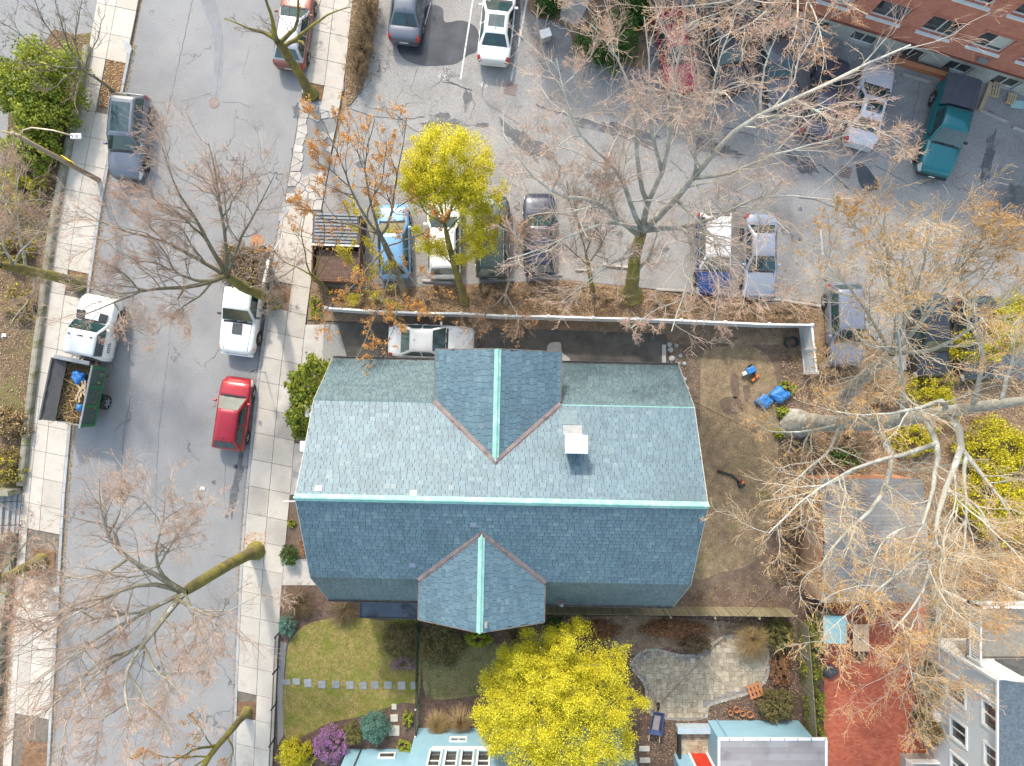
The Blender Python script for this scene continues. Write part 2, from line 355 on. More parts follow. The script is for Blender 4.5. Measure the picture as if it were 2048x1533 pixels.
# broken entrance slabs (right pavement, lot entrance)
rg = random.Random(21); pts = []
for i in range(16):
    for j in range(4):
        y = 205 + i * 13.5 + rg.uniform(-4, 4); f = (j + .5) / 4 + rg.uniform(-.09, .09)
        x = Rc(y) + 3 + (Wr(y) - Rc(y)) * f; pts.append((x, y))
def voronoi_cells(pts, bound):
    cells = []
    for i, p in enumerate(pts):
        poly = list(bound)
        for j, q in enumerate(pts):
            if i == j or abs(p[0] - q[0]) + abs(p[1] - q[1]) > 130: continue
            mx, my = (p[0] + q[0]) / 2, (p[1] + q[1]) / 2; nx, ny = q[0] - p[0], q[1] - p[1]
            out = []
            for k in range(len(poly)):
                a, b = poly[k], poly[(k + 1) % len(poly)]
                da = (a[0] - mx) * nx + (a[1] - my) * ny; db = (b[0] - mx) * nx + (b[1] - my) * ny
                if da <= 0: out.append(a)
                if da * db < 0: t = da / (da - db); out.append((a[0] + (b[0] - a[0]) * t, a[1] + (b[1] - a[1]) * t))
            poly = out
            if len(poly) < 3: break
        cells.append(poly)
    return cells
bound = [(Rc(203) + 2, 203), (Wr(203), 207), (Wr(300), 300), (Wr(420), 422), (Rc(420) + 2, 418), (Rc(300) + 2, 300)]
m_oldasph = M('entrance_asphalt', (.2, .195, .195), (.27, .262, .26), 1, .92, .3, 80, speck=.2, sscale=50)
ent = sheet('lot_entrance', bound, .062, m_oldasph)
for c, p in zip(voronoi_cells(pts, bound), pts):
    if len(c) < 3: continue
    if 240 < p[1] < 345 and p[0] > Rc(p[1]) + 26 and rg.random() < .85: continue
    if rg.random() < .06: continue
    cx = sum(q[0] for q in c) / len(c); cy = sum(q[1] for q in c) / len(c); k = rg.uniform(.88, .96)
    MB().prism([(P(cx + (q[0] - cx) * k, cy + (q[1] - cy) * k).x, P(cx + (q[0] - cx) * k, cy + (q[1] - cy) * k).y) for q in c], .03, .105 + rg.uniform(-.012, .012)).build('broken_slab', m_oldconc, ent)
MB().prism([(P(*q).x, P(*q).y) for q in ((651, 163), (690, 167), (688, 185), (652, 182))], .03, .115).build('asphalt_patch', m_oldasph, pav_r)
# left asphalt yard behind the trees
sheet('asphalt_yard', [(-500, -700), (240, -700), (196, 0), (186, 66), (150, 72), (110, 60), (60, 130), (20, 230), (12, 330), (-500, 340)], .03, m_asph)
# left garden ground
m_leftbed = M('wild_bed_soil', (.1, .07, .045), (.2, .135, .08), 2, .97, .9, 22, c3=(.15, .15, .045), c3s=.4, c3t=(.5, .68), speck=.4, sscale=18)
sheet('left_bed', [(186, 67), (150, 72), (110, 60), (60, 130), (20, 230), (12, 330), (-300, 340), (-300, 980), (44, 978), (70, 780), (108, 480), (124, 390)], .10, m_leftbed)
# --- parking lot
lot = sheet('parking_lot', [(790, -700), (757, 0), (737, 130), (722, 180), (694, 212), (666, 300), (644, 420), (637, 575), (700, 580), (1130, 560), (1320, 580), (1400, 592), (1620, 602), (1720, 645), (1800, 740), (2048, 760), (2900, 760), (2900, -700)], .02, m_lot)
for i, (pts, w) in enumerate([([(690, 215), (740, 232), (790, 240), (850, 235)], 2.5), ([(880, 150), (900, 165), (930, 178), (950, 210), (940, 240)], 1.3), ([(835, 140), (820, 180), (845, 200)], 1.2),
                              ([(862, 178), (890, 155), (925, 150)], 1.4), ([(885, 165), (915, 172), (945, 182)], 2.8), ([(970, 160), (965, 195), (985, 215), (1040, 250)], 1.2),
                              ([(1070, 210), (1130, 230), (1190, 248), (1260, 262), (1320, 275)], 5), ([(1050, 270), (1100, 310), (1130, 350)], 3), ([(1400, 240), (1480, 265), (1560, 290), (1640, 330), (1700, 380)], 3),
                              ([(1570, 390), (1630, 400), (1700, 430)], 3), ([(1655, 430), (1662, 500), (1650, 540)], 1.2), ([(1840, 165), (1820, 250), (1780, 350)], 1.2), ([(1745, 330), (1800, 360), (1840, 385)], 1.4),
                              ([(1340, 320), (1400, 380), (1450, 430)], 2), ([(790, 230), (830, 262), (900, 262)], 3)]):
    crack(pts, w, lot, .027, m_crack, 2.0, 40 + i)
m_stain_shade = M('lot_stain_shade', (.085, .085, .09), (.15, .148, .15), 2, .8, c3=(.22, .217, .217), c3s=1.3, c3t=(.52, .62), speck=.25, sscale=30)
for poly in ([(838, 245), (880, 225), (930, 240), (925, 258), (860, 262)], [(1150, 235), (1250, 250), (1330, 290), (1310, 300), (1230, 275), (1160, 255)], [(1000, 240), (1050, 262), (1110, 310), (1090, 330), (1040, 300), (1005, 270)],
             [(1170, 350), (1230, 340), (1250, 370), (1190, 380)], [(930, 178), (945, 190), (935, 225), (925, 215)], [(952, 246), (980, 248), (975, 256), (950, 255)],
             [(1990, 390), (2048, 370), (2100, 420), (2048, 450), (1990, 440)], [(1975, 270), (1995, 280), (1980, 350), (1965, 380), (1960, 340)], [(1560, 300), (1620, 320), (1640, 350), (1600, 345)],  # first patch here is the apartment block's shadow, painted onto the lot
             [(1370, 270), (1480, 300), (1470, 320), (1390, 300)]):
    rpart('stain_shade_patch', blob(poly, len(poly) + int(poly[0][0])), .024, m_stain_shade, lot)
for poly in ([(797, 75), (810, 60), (845, 60), (850, 20), (862, 10), (885, 18), (890, 45), (925, 42), (955, 60), (955, 100), (935, 112), (912, 128), (880, 132), (845, 132), (810, 120), (795, 98)],
             [(1712, 328), (1730, 332), (1745, 350), (1758, 375), (1740, 383), (1720, 372)]):
    rpart('puddle', smoothpoly(poly, 5), .030, m_wet, lot)
for k_, (x_, y_) in enumerate(((787, 430), (888, 425), (1080, 420), (1180, 480), (1240, 470), (1330, 500), (1600, 480), (1650, 560), (905, 90), (1790, 250), (1980, 230), (720, 330), (1000, 330), (1600, 420))):
    rr_ = 5 + (k_ * 7) % 6; rpart('stain_shade_patch', blob([(x_ - rr_, y_), (x_, y_ + rr_ * .8), (x_ + rr_, y_), (x_, y_ - rr_)], k_), .0245, m_stain_shade, lot)
for a, b, w in (((946, 0), (921, 160), 3.2), ((1043, 60), (1022, 162), 4), ((1640, 455), (1645, 510), 4), ((862, 5), (850, 50), 2), ((955, -140), (946, 0), 3), ((1660, 265), (1672, 245), 3), ((1060, -40), (1043, 60), 4)):
    d = np.array([b[0] - a[0], b[1] - a[1]], float); d /= np.linalg.norm(d); n = np.array([-d[1], d[0]]) * w / 2
    rpart('painted_line', [(a[0] + n[0], a[1] + n[1]), (b[0] + n[0], b[1] + n[1]), (b[0] - n[0], b[1] - n[1]), (a[0] - n[0], a[1] - n[1])], .034, m_line, lot)
def painted_number(txt, px, py, h, rz):
    cu = bpy.data.curves.new('num', 'FONT'); cu.body = txt; cu.size = h; cu.align_x = 'CENTER'; cu.align_y = 'CENTER'; cu.extrude = 0; cu.space_character = 1.5
    o = bpy.data.objects.new('num', cu); COL.objects.link(o); bpy.context.view_layer.update()
    me = bpy.data.meshes.new_from_object(o.evaluated_get(bpy.context.evaluated_depsgraph_get())); bpy.data.objects.remove(o)
    me.materials.clear(); me.materials.append(m_line); n = bpy.data.objects.new('painted_number', me); link(n, lot)
    p = P(px, py); n.location = (p.x, p.y, .036); n.rotation_euler = (0, 0, rz); return n
painted_number('45', 884, 155, .42, -.3); painted_number('46', 968, 172, .42, -.3)
def grate(px, py, rz, label, n=6):
    c = P(px, py); t = empty('drain_grate', (c.x, c.y, .026), rz, label, 'drain grate')
    s = .62; MB().box((0, 0, .001), (s - .02, s - .02, .002)).build('pit', m_black, t)
    fr = MB()
    for a in (-1, 1): fr.box((a * s / 2, 0, .01), (.06, s + .06, .02)); fr.box((0, a * s / 2, .0102), (s - .06, .06, .02))
    fr.build('frame', m_iron, t)
    for k in range(1, n):
        MB().box((-s / 2 + k * s / n, 0, .009), (.045, s - .06, .014)).build('bar', m_iron, t); MB().box((0, -s / 2 + k * s / n, .0085), (s - .06, .045, .013)).build('bar', m_iron, t)
grate(1021, 178, -.22, 'square rusty drain grate at the end of the white stall line', 7); grate(1690, 345, -.25, 'square drain grate beside the small puddle in the lot', 6)
manhole_c = P(1780, 389); manhole(1780, 389, .26, m_darkgrey, 'dark round cover in the lot asphalt below the small puddle')
# wheel stops
def wheelstop(px0, py0, px1, py1, label):
    a, b = P(px0, py0), P(px1, py1); d = b - a; L_ = d.length
    prof = [(-.09, 0), (.09, 0), (.07, .1), (.05, .13), (-.05, .13), (-.07, .1)]
    mb = MB(); vs = []
    for x in (-L_ / 2, L_ / 2): vs += [(x, p[0], p[1]) for p in prof]
    n = 6; mb.add(vs, [tuple(range(n))[::-1], tuple(range(n, 2 * n))] + [(i, (i + 1) % n, (i + 1) % n + n, i + n) for i in range(n)])
    o = mb.build('wheel_stop', m_oldconc, bevel=.01); o.location = ((a.x + b.x) / 2, (a.y + b.y) / 2, .021); o.rotation_euler = (0, 0, math.atan2(d.y, d.x))
    tag(o, label, 'wheel stop', 'concrete wheel stops in the parking lot')
for a in ((845, 562, 905, 566, 'concrete wheel stop behind the white SUV under the maple'), (963, 558, 1028, 561, 'concrete wheel stop behind the dark green SUV'), (1058, 556, 1124, 550, 'concrete wheel stop behind the navy car'),
          (1150, 540, 1186, 541, 'short concrete wheel stop left of the big mossy trunk'), (1205, 530, 1260, 536, 'concrete wheel stop touching the big mossy trunk'), (1312, 580, 1378, 583, 'concrete wheel stop left of the blue car with painted roof glare'),
          (1492, 597, 1560, 601, 'concrete wheel stop in front of the pale blue sedan'), (1562, 601, 1640, 613, 'concrete wheel stop between the pale blue sedan and the fence corner'), (1700, 145, 1790, 165, 'hidden concrete wheel stop under branches near the brick building'),
          (1803, 150, 1862, 167, 'concrete wheel stop left of the teal pickup'), (1958, 222, 2014, 246, 'concrete wheel stop right of the teal pickup'), (2024, 256, 2080, 276, 'concrete wheel stop cut by the right edge of the picture')): wheelstop(*a)
# hedge bed beside the lot, beds at top
sheet('hedge_bed', smoothpoly([(700, -300), (770, -300), (757, 0), (737, 130), (722, 180), (694, 214), (690, 165), (698, 60)], 3), .08, m_litter)
sheet('shrub_bed', [(1050, -200), (1056, 20), (1075, 38), (1105, 42), (1140, 60), (1150, 112), (1245, 132), (1290, 140), (1330, -60), (1400, -200)], .07, m_litter)
MB().prism([(P(*q).x, P(*q).y) for q in ((1122, -60), (1120, 42), (1155, 54), (1182, 0), (1185, -60))], .02, .11).build('walk_slab', m_conc, bpy.data.objects['shrub_bed'])
# strip between lot and fence
sheet('planting_strip', [(622, 560), (640, 570), (700, 580), (1130, 560), (1320, 582), (1400, 594), (1620, 604), (1720, 650), (1800, 745), (2048, 770), (2048, 960), (1560, 960), (1560, 700), (1320, 672), (615, 640)], .05, m_litter)
# driveway
drv = sheet('driveway', [(607, 655), (660, 645), (1330, 668), (1336, 790), (600, 790), (601, 720)], .07, m_drive)
rpart('concrete_apron', [(611, 650), (648, 650), (645, 790), (597, 790)], .078, m_oldconc, drv)
rpart('grey_apron', [(640, 648), (676, 650), (688, 690), (697, 725), (704, 790), (640, 790)], .0745, m_lot, drv)
rpart('patch', smoothpoly([(1098, 688), (1120, 686), (1124, 705), (1140, 720), (1125, 735), (1108, 730), (1095, 705)], 5), .077, m_oldconc, drv)
crack([(1000, 660), (1060, 672), (1090, 655), (1150, 690), (1180, 665)], 1.2, drv, .08, m_crack, 2, 77)
MB().prism([(P(*q).x, P(*q).y) for q in ((1323, 690), (1331, 690), (1330, 790), (1322, 790))], .02, .16).build('edging', m_oldconc, drv)
# house plot soil and back yard
sheet('house_plot', [(596, 788), (1340, 790), (1340, 690), (1560, 690), (1620, 760), (1620, 1240), (560, 1240), (566, 1150)], .055, m_soil)
sheet('back_lawn', smoothpoly([(1404, 712), (1440, 694), (1500, 692), (1545, 730), (1556, 830), (1552, 960), (1540, 1060), (1505, 1125), (1440, 1145), (1385, 1150), (1385, 1000), (1398, 850)], 5), .075, m_straw)
for poly in ([(1460, 755), (1474, 752), (1478, 790), (1465, 795)], [(1440, 800), (1475, 795), (1485, 822), (1450, 828)], [(1485, 775), (1497, 772), (1500, 800), (1490, 802)]):
    rpart('bare_patch', smoothpoly(poly, 4), .083, m_soil, bpy.data.objects['back_lawn'])
# front walk at the house, lower left
fw = sheet('front_walk', [(560, 1118), (640, 1118), (640, 1170), (565, 1170)], .09, m_oldconc)
# front garden
sheet('front_lawn', smoothpoly([(572, 1340), (580, 1285), (615, 1248), (690, 1234), (770, 1240), (836, 1240), (838, 1392), (800, 1405), (730, 1430), (660, 1445), (610, 1470), (575, 1480), (566, 1420)], 5), .09, m_lawn)
sheet('garden_soil', [(552, 1170), (840, 1170), (840, 1560), (545, 1560)], .07, m_mulch)
sheet('gravel_strip', [(562, 1282), (574, 1285), (569, 1350), (566, 1400), (568, 1470), (556, 1490), (556, 1360)], .096, m_gravel)
sheet('middle_garden', [(840, 1225), (1600, 1225), (1600, 1560), (840, 1560)], .065, m_mulch)
sheet('middle_lawn', smoothpoly([(848, 1262), (920, 1290), (1010, 1285), (1080, 1265), (1130, 1290), (1080, 1380), (960, 1390), (860, 1395), (845, 1330)], 5), .085, m_lawn2)
sheet('russet_bed', smoothpoly([(1130, 1238), (1300, 1232), (1470, 1245), (1500, 1260), (1400, 1300), (1330, 1295), (1265, 1310), (1190, 1275)], 5), .1, m_litter)
# patio
m_pav = M('patio_paver', (.37, .315, .225), (.47, .41, .31), 5, .9, .2, 40, speck=.12, sscale=50, rnd=.22)
patio_px = smoothpoly([(1262, 1330), (1285, 1303), (1315, 1299), (1350, 1308), (1385, 1309), (1420, 1290), (1450, 1272), (1500, 1275), (1530, 1295), (1536, 1330), (1528, 1362), (1495, 1385), (1440, 1402), (1415, 1412), (1405, 1438), (1330, 1438), (1296, 1420), (1290, 1370)], 6)
patio = sheet('patio', patio_px, .08, m_gravel)
cell = .146; rgp = random.Random(4); occ = {}
xs0, ys0 = P(1255, 1445).x, P(1255, 1445).y
def pwin(x, y):
    px = x * F / H + CX; py = CY - y * F / H
    return bool(inpoly(np.array([px]), np.array([py]), patio_px)[0])
paver_n = 0
for j in range(60):
    for i in range(75):
        if (i, j) in occ: continue
        w, h = rgp.choice(((2, 2), (2, 3), (3, 2), (2, 2), (1, 2), (2, 1)))
        w = w if all((i + a, j) not in occ for a in range(w)) else 1
        for a in range(w):
            for b in range(h): occ[(i + a, j + b)] = 1
        x0, y0 = xs0 + i * cell, ys0 + j * cell; x1, y1 = x0 + w * cell, y0 + h * cell
        if not all(pwin(x, y) for x, y in ((x0, y0), (x1, y0), (x0, y1), (x1, y1))): continue
        paver_n += 1
        if paver_n <= 300: MB().prism([(x0 + .008, y0 + .008), (x1 - .008, y0 + .008), (x1 - .008, y1 - .008), (x0 + .008, y1 - .008)], .06, .108 + rgp.uniform(-.004, .004)).build('paver', m_pav, patio)
        else:
            if paver_n == 301: rest = MB()
            rest.prism([(x0 + .008, y0 + .008), (x1 - .008, y0 + .008), (x1 - .008, y1 - .008), (x0 + .008, y1 - .008)], .06, .108 + rgp.uniform(-.004, .004))
if paver_n > 300: rest.build('remaining_pavers', m_pav, patio, kind='stuff')
m_edge = M('paver_edging', (.34, .31, .27), (.42, .39, .34), 5, .9, rnd=.15)
for i in range(0, len(patio_px) - 1):   # soldier course
    a, b = patio_px[i], patio_px[(i + 1) % len(patio_px)]
    if a[1] > 1434 and b[1] > 1434: continue
    d = np.array([b[0] - a[0], b[1] - a[1]]); ln = np.linalg.norm(d); d /= ln; n = np.array([-d[1], d[0]]) * 2.6
    k = max(1, int(ln / 5.2))
    for q in range(k):
        s0, s1 = a + d * (ln * q / k + .35), a + d * (ln * (q + 1) / k - .35)
        MB().prism([(P(*p).x, P(*p).y) for p in (s0 + n, s1 + n, s1 - n, s0 - n)], .05, .113).build('edging_stone', m_edge, patio)
# landing pavers
land = sheet('landing', [(1352, 1452), (1416, 1452), (1416, 1508), (1352, 1508)], .08, m_gravel)
for i in range(8):
    for j in range(6):
        x0 = P(1356, 0).x + i * .215 + (.08 if j % 2 else 0); y0 = P(0, 1507).y + j * .24
        MB().prism([(x0 + .006, y0 + .006), (x0 + .21, y0 + .006), (x0 + .21, y0 + .23), (x0 + .006, y0 + .23)], .06, .105).build('paver', m_pav, land)
# red brick drive
def brickmat(name, c1, c2, mortar, sx, sy, bw=.22, bh=.075, rough=.9, coords='Object', rot=None):
    m, t, b = nmat(name); L = t.links
    tc = t.nodes.new('ShaderNodeTexCoord'); mp = t.nodes.new('ShaderNodeMapping'); L.new(tc.outputs[coords], mp.inputs[0])
    if rot: mp.inputs['Rotation'].default_value = rot
    br = t.nodes.new('ShaderNodeTexBrick'); L.new(mp.outputs[0], br.inputs['Vector'])
    br.inputs['Color1'].default_value = (*c1, 1); br.inputs['Color2'].default_value = (*c2, 1); br.inputs['Mortar'].default_value = (*mortar, 1)
    br.inputs['Scale'].default_value = 1; br.inputs['Brick Width'].default_value = bw; br.inputs['Row Height'].default_value = bh; br.inputs['Mortar Size'].default_value = .008; br.inputs['Bias'].default_value = .1
    col = mixc(t, br.outputs['Color'], tuple(c * .6 for c in c1), ramp(t, noise(t, tc.outputs[coords], .8), .5, .8))
    L.new(col, b.inputs['Base Color']); b.inputs['Roughness'].default_value = rough
    bn = t.nodes.new('ShaderNodeBump'); bn.inputs['Strength'].default_value = .5; bn.inputs['Distance'].default_value = .01; L.new(br.outputs['Fac'], bn.inputs['Height']); bn.invert = True
    L.new(bn.outputs[0], b.inputs['Normal']); return m
m_brickdrive = brickmat('drive_brick', (.42, .08, .04), (.56, .15, .08), (.3, .13, .085), 1, 1, .21, .105)
sheet('brick_drive', [(1650, 1180), (1850, 1180), (1852, 1560), (1645, 1560)], .07, m_brickdrive)
sheet('side_strip', [(1590, 1180), (1650, 1180), (1645, 1560), (1590, 1560)], .06, m_mulch)
sheet('far_yard', [(1560, 780), (2300, 780), (2300, 1180), (1850, 1180), (1590, 1180), (1600, 960)], .045, m_litter)
# ================================================================ WALLS, FENCES, STAIRS (left side)
wl = empty('retaining_wall', P(110, 480), 0, 'low weathered stone retaining wall edging the left pavement', 'wall')
y = 92
rgw = random.Random(2)
while y < 965:
    L_ = rgw.uniform(55, 105); y2 = min(y + L_, 972)
    a = P(Wl(y) - 6.5, y + .5, .3); b = P(Wl(y2) - 6.5, y2 - .5, .3); d = (b - a); ln = d.length
    prof = [(-.18, 0), (.18, 0), (.19, .3), (.16, .42), (.08, .47), (-.08, .47), (-.16, .42), (-.19, .3)]
    mb = MB(); vs = []
    for x in (0, ln): vs += [(x, p[0], p[1] + rgw.uniform(-.01, .01)) for p in prof]
    n = 8; mb.add(vs, [tuple(range(n))[::-1], tuple(range(n, 2 * n))] + [(i, (i + 1) % n, (i + 1) % n + n, i + n) for i in range(n)])
    o = mb.build('coping_stone', m_stonewall, wl); o.location = Vector((a.x, a.y, 0)) - wl.location; o.rotation_euler = (0, 0, math.atan2(d.y, d.x))
    y = y2
st = empty('stone_steps', P(20, 1025), 0, 'grey stone steps with side walls at the left picture edge', 'steps')
def wp(mb, pix, z0, z1): return mb.prism([(P(p[0], p[1]).x - st.location.x, P(p[0], p[1]).y - st.location.y) for p in pix], z0, z1)
for i in range(5): wp(MB(), [(38 - i * 9, 988), (29 - i * 9, 987), (24 - i * 9, 1064), (33 - i * 9, 1065)], 0, .2 + .17 * i).build('step', m_granite, st, bevel=.01)
wp(MB(), [(45, 976), (46, 987), (-40, 984), (-40, 974)], 0, 1.2).build('side_wall', m_stonewall, st, bevel=.02); wp(MB(), [(38, 1066), (37, 1077), (-40, 1078), (-40, 1067)], 0, 1.2).build('side_wall', m_stonewall, st, bevel=.02)
wp(MB(), [(46, 988), (40, 988), (33, 1065), (39, 1065)], 0, .12).build('step', m_granite, st)
for yy in (1003, 1050): MB().tube([P(40, yy, .95) - st.location, P(-30, yy + 3, 1.7) - st.location], .025, 6).build('handrail', m_black, st); MB().tube([P(40, yy, .1) - st.location, P(40, yy, .95) - st.location], .02, 6).build('handrail_post', m_black, st)
w2 = empty('retaining_wall', P(25, 1150), 0, 'short stone retaining wall below the stone steps at the left', 'wall')
for (a, b) in (((30, 1080), (20, 1160)), ((20, 1161), (5, 1260)), ((5, 1261), (-5, 1400)), ((-5, 1401), (-15, 1560))):
    A, B = P(*a), P(*b); d = (B - A).normalized(); n = Vector((-d.y, d.x, 0)) * .18
    MB().prism([tuple((p - w2.location)[:2]) for p in (A + n, B + n, B - n, A - n)], 0, .45).build('coping_stone', m_stonewall, w2, bevel=.03)
# white vinyl fence
def vinyl_fence():
    t = empty('vinyl_fence', P(1130, 640), 0, 'long white vinyl privacy fence between the driveway and the parking lot', 'fence')
    O = t.location
    top = [(652, 616), (740, 622), (833, 626), (922, 627), (1012, 632), (1096, 633), (1186, 636), (1273, 638), (1362, 641), (1450, 645), (1538, 649), (1624, 650), (1629, 697), (1634, 746)]
    pts = [P(x, y, 1.75) for x, y in top]
    for i in range(len(pts) - 1):
        a, b = pts[i], pts[i + 1]; d = b - a; ln = d.length; ang = math.atan2(d.y, d.x); c = (a + b) / 2 - O
        MB().box((c.x, c.y, .9), (ln - .13, .045, 1.5), ang).build('panel', m_white, t)
        MB().box((c.x, c.y, 1.68), (ln - .128, .1, .13), ang).build('top_rail', m_white, t, bevel=.01); MB().box((c.x, c.y, .16), (ln - .128, .09, .13), ang).build('bottom_rail', m_white, t)
        seams = MB()
        for k in range(1, int(ln / .28)):
            p = a + d * (k * .28 / ln) - O; seams.box((p.x, p.y, .9), (.012, .052, 1.44), ang)
        seams.build('board_joint', m_whitep, t)
    for p in pts:
        q = p - O; po = MB().box((q.x, q.y, .9), (.13, .13, 1.85)).build('post', m_white, t)
        MB().add([(q.x - .085, q.y - .085, 1.83), (q.x + .085, q.y - .085, 1.83), (q.x + .085, q.y + .085, 1.83), (q.x - .085, q.y + .085, 1.83), (q.x, q.y, 1.92)], [(3, 2, 1, 0), (0, 1, 4), (1, 2, 4), (2, 3, 4), (3, 0, 4)]).build('cap', m_white, po)
vinyl_fence()
def wood_fence():
    t = empty('wooden_fence', P(1340, 1225), 0, 'weathered wooden board fence behind the slate-roofed house', 'fence'); O = t.location
    a, b = P(1075, 1228, 1.6), P(1600, 1234, 1.6); a.z = b.z = 0; d = b - a; ln = d.length; u = d / ln; ang = math.atan2(d.y, d.x); n = int(ln / .145); rg = random.Random(6)
    proto = MB().hexa([Vector(p) for p in ((-.066, -.011, 0), (.066, -.011, 0), (.066, .011, 0), (-.066, .011, 0), (-.066, -.011, 1.6), (.066, -.011, 1.6), (.066, .011, 1.6), (-.066, .011, 1.6))]).build('board', m_wood, t)
    for k in range(n):
        o = proto if k == 0 else proto.copy()
        if k: link(o, t)
        p = a + u * (.07 + k * .145) - O; o.location = (p.x, p.y, rg.uniform(-.02, .03)); o.rotation_euler = (0, rg.uniform(-.012, .012), ang)
    for z in (.35, 1.3):
        c = (a + b) / 2 - O; MB().box((c.x + u.y * .04, c.y - u.x * .04, z), (ln, .04, .09), ang).build('rail', m_wood, t)
    k = 0
    while k * 2.4 < ln: p = a + u * (k * 2.4) - O; MB().box((p.x + u.y * .11, p.y - u.x * .11, .82), (.1, .1, 1.7), ang).build('post', m_wood, t); k += 1
wood_fence()
def iron_fence():
    t = empty('iron_fence', P(550, 1400), 0, 'black iron picket fence along the front garden and pavement', 'fence'); O = t.location
    a, b = P(562, 1262), P(548, 1545); d = b - a; ln = d.length; u = d / ln; ang = math.atan2(d.y, d.x); n = int(ln / .115)
    pk = MB().tube([(0, 0, 0), (0, 0, .98)], .011, 5).build('picket', m_black, t); tip = MB().lathe((0, 0, .98), [(.022, 0), (.001, .07)], 5); tip.build('spike', m_black, pk)
    for k in range(n):
        o = pk if k == 0 else copy_tree(pk, t); p = a + u * (k * .115) - O; o.location = (p.x, p.y, .05)
    for z in (.2, .9): c = (a + b) / 2 - O; MB().box((c.x, c.y, z), (ln, .03, .035), ang).build('rail', m_black, t)
    for k in range(5): p = a + u * (ln * k / 4) - O; MB().box((p.x, p.y, .56), (.06, .06, 1.15), ang).build('post', m_black, t)
iron_fence()
def chain_fence():
    t = empty('chain_link_fence', P(840, 1390), 0, 'dark green chain-link fence with white-capped posts dividing the gardens', 'fence'); O = t.location
    m_green = M('green_vinyl', (.02, .035, .02), (.035, .05, .03), 5, .6)
    a, b = P(838, 1243), P(836, 1505); d = b - a; ln = d.length; u = d / ln
    for k in range(6):
        p = a + u * (ln * k / 5) - O; o = MB().tube([(p.x, p.y, 0), (p.x, p.y, 1.2)], .03, 8).build('post', m_green, t)
        MB().lathe((p.x, p.y, 1.2), [(.04, 0), (.045, .03), (.02, .06)], 8).build('cap', m_whitep if k in (3, 4) else m_green, o)
    MB().tube([a - O + Vector((0, 0, 1.16)), b - O + Vector((0, 0, 1.16))], .024, 6).build('top_rail', m_green, t)
    V, Q = [], []
    nn = int(ln / .09)
    for s in (1, -1):
        for k in range(-10, nn):
            x0 = k * .09; x1 = x0 + 1.05; z0, z1 = (.08, 1.13) if s > 0 else (1.13, .08)
            c0 = max(0, x0); c1 = min(ln, x1)
            if c1 <= c0: continue
            za = z0 + (z1 - z0) * (c0 - x0) / 1.05; zb = z0 + (z1 - z0) * (c1 - x0) / 1.05
            A = a - O + u * c0; B = a - O + u * c1; n = len(V)
            V += [(A.x - .004, A.y, za), (A.x + .004, A.y, za), (B.x + .004, B.y, zb), (B.x - .004, B.y, zb)]; Q.append((n, n + 1, n + 2, n + 3))
    fast_mesh('wire_mesh', V, Q, m_green, t)
chain_fence()
# ================================================================ SLATE HOUSE
TH = math.radians(-1.18)
hc = P(1003, 1003.5, 10.67)
house = empty('slate_roofed_house', (hc.x, hc.y, 0), TH, 'large house with grey-blue slate gambrel roof and green copper ridges', 'house')
zE, zB, zR = 5.0, 8.17, 10.67; yB, yE = 3.95, 5.9; HL = 8.53
def slatemat(name, base, dark, lite):
    m, t, b = nmat(name); L = t.links
    at = t.nodes.new('ShaderNodeAttribute'); at.attribute_name = 'tint'; oi = t.nodes.new('ShaderNodeObjectInfo')
    ad = t.nodes.new('ShaderNodeMath'); ad.operation = 'ADD'; L.new(at.outputs['Fac'], ad.inputs[0]); L.new(oi.outputs['Random'], ad.inputs[1])
    fr = t.nodes.new('ShaderNodeMath'); fr.operation = 'FRACT'; L.new(ad.outputs[0], fr.inputs[0])
    cr = t.nodes.new('ShaderNodeValToRGB'); e = cr.color_ramp.elements; e[0].position = 0; e[0].color = (*dark, 1); e[1].position = 1; e[1].color = (*lite, 1)
    x = e.new(.35); x.color = (*base, 1); x = e.new(.8); x.color = (*[c * 1.12 for c in base], 1); x = e.new(.955); x.color = (base[0] * 1.25, base[1] * 1.22, base[2] * 1.15, 1)
    L.new(fr.outputs[0], cr.inputs[0])
    geo = t.nodes.new('ShaderNodeNewGeometry')
    col = mixc(t, cr.outputs[0], tuple(c * .72 for c in base), ramp(t, noise(t, geo.outputs['Position'], .55, 5, .6), .5, .8))
    col = mixc(t, col, (.5, .5, .5), ramp(t, noise(t, geo.outputs['Position'], 14, 3, .5), .45, 2.4))
    mp = t.nodes.new('ShaderNodeMapping'); mp.inputs['Scale'].default_value = (2.6, .3, .3); L.new(geo.outputs['Position'], mp.inputs[0])
    col = mixc(t, col, tuple(c * .6 for c in base), ramp(t, noise(t, mp.outputs[0], 1.3, 4, .6), .56, .95))
    L.new(col, b.inputs['Base Color']); b.inputs['Roughness'].default_value = .5; b.inputs['Specular IOR Level'].default_value = .46
    bn = t.nodes.new('ShaderNodeBump'); bn.inputs['Strength'].default_value = .12; bn.inputs['Distance'].default_value = .01
    L.new(noise(t, geo.outputs['Position'], 18, 4), bn.inputs['Height']); L.new(bn.outputs[0], b.inputs['Normal'])
    return m
m_slate = slatemat('slate', (.088, .155, .195), (.07, .13, .17), (.145, .21, .24))
m_slate_l = slatemat('slate_weathered', (.1, .158, .18), (.08, .132, .156), (.13, .19, .21))
m_under = M('roof_felt', (.03, .04, .05), (.045, .055, .065), 4, .9)
m_copper = M('verdigris_copper', (.2, .43, .37), (.3, .54, .48), 3, .7, .2, 30, c3=(.42, .62, .56), c3s=2, c3t=(.5, .7))
m_valley = M('rusty_flashing', (.16, .13, .13), (.25, .2, .19), 3, .75, .3, 25, c3=(.12, .09, .09), c3s=1.6)
m_gut = M('gutter', (.1, .085, .07), (.2, .18, .16), 4, .6)
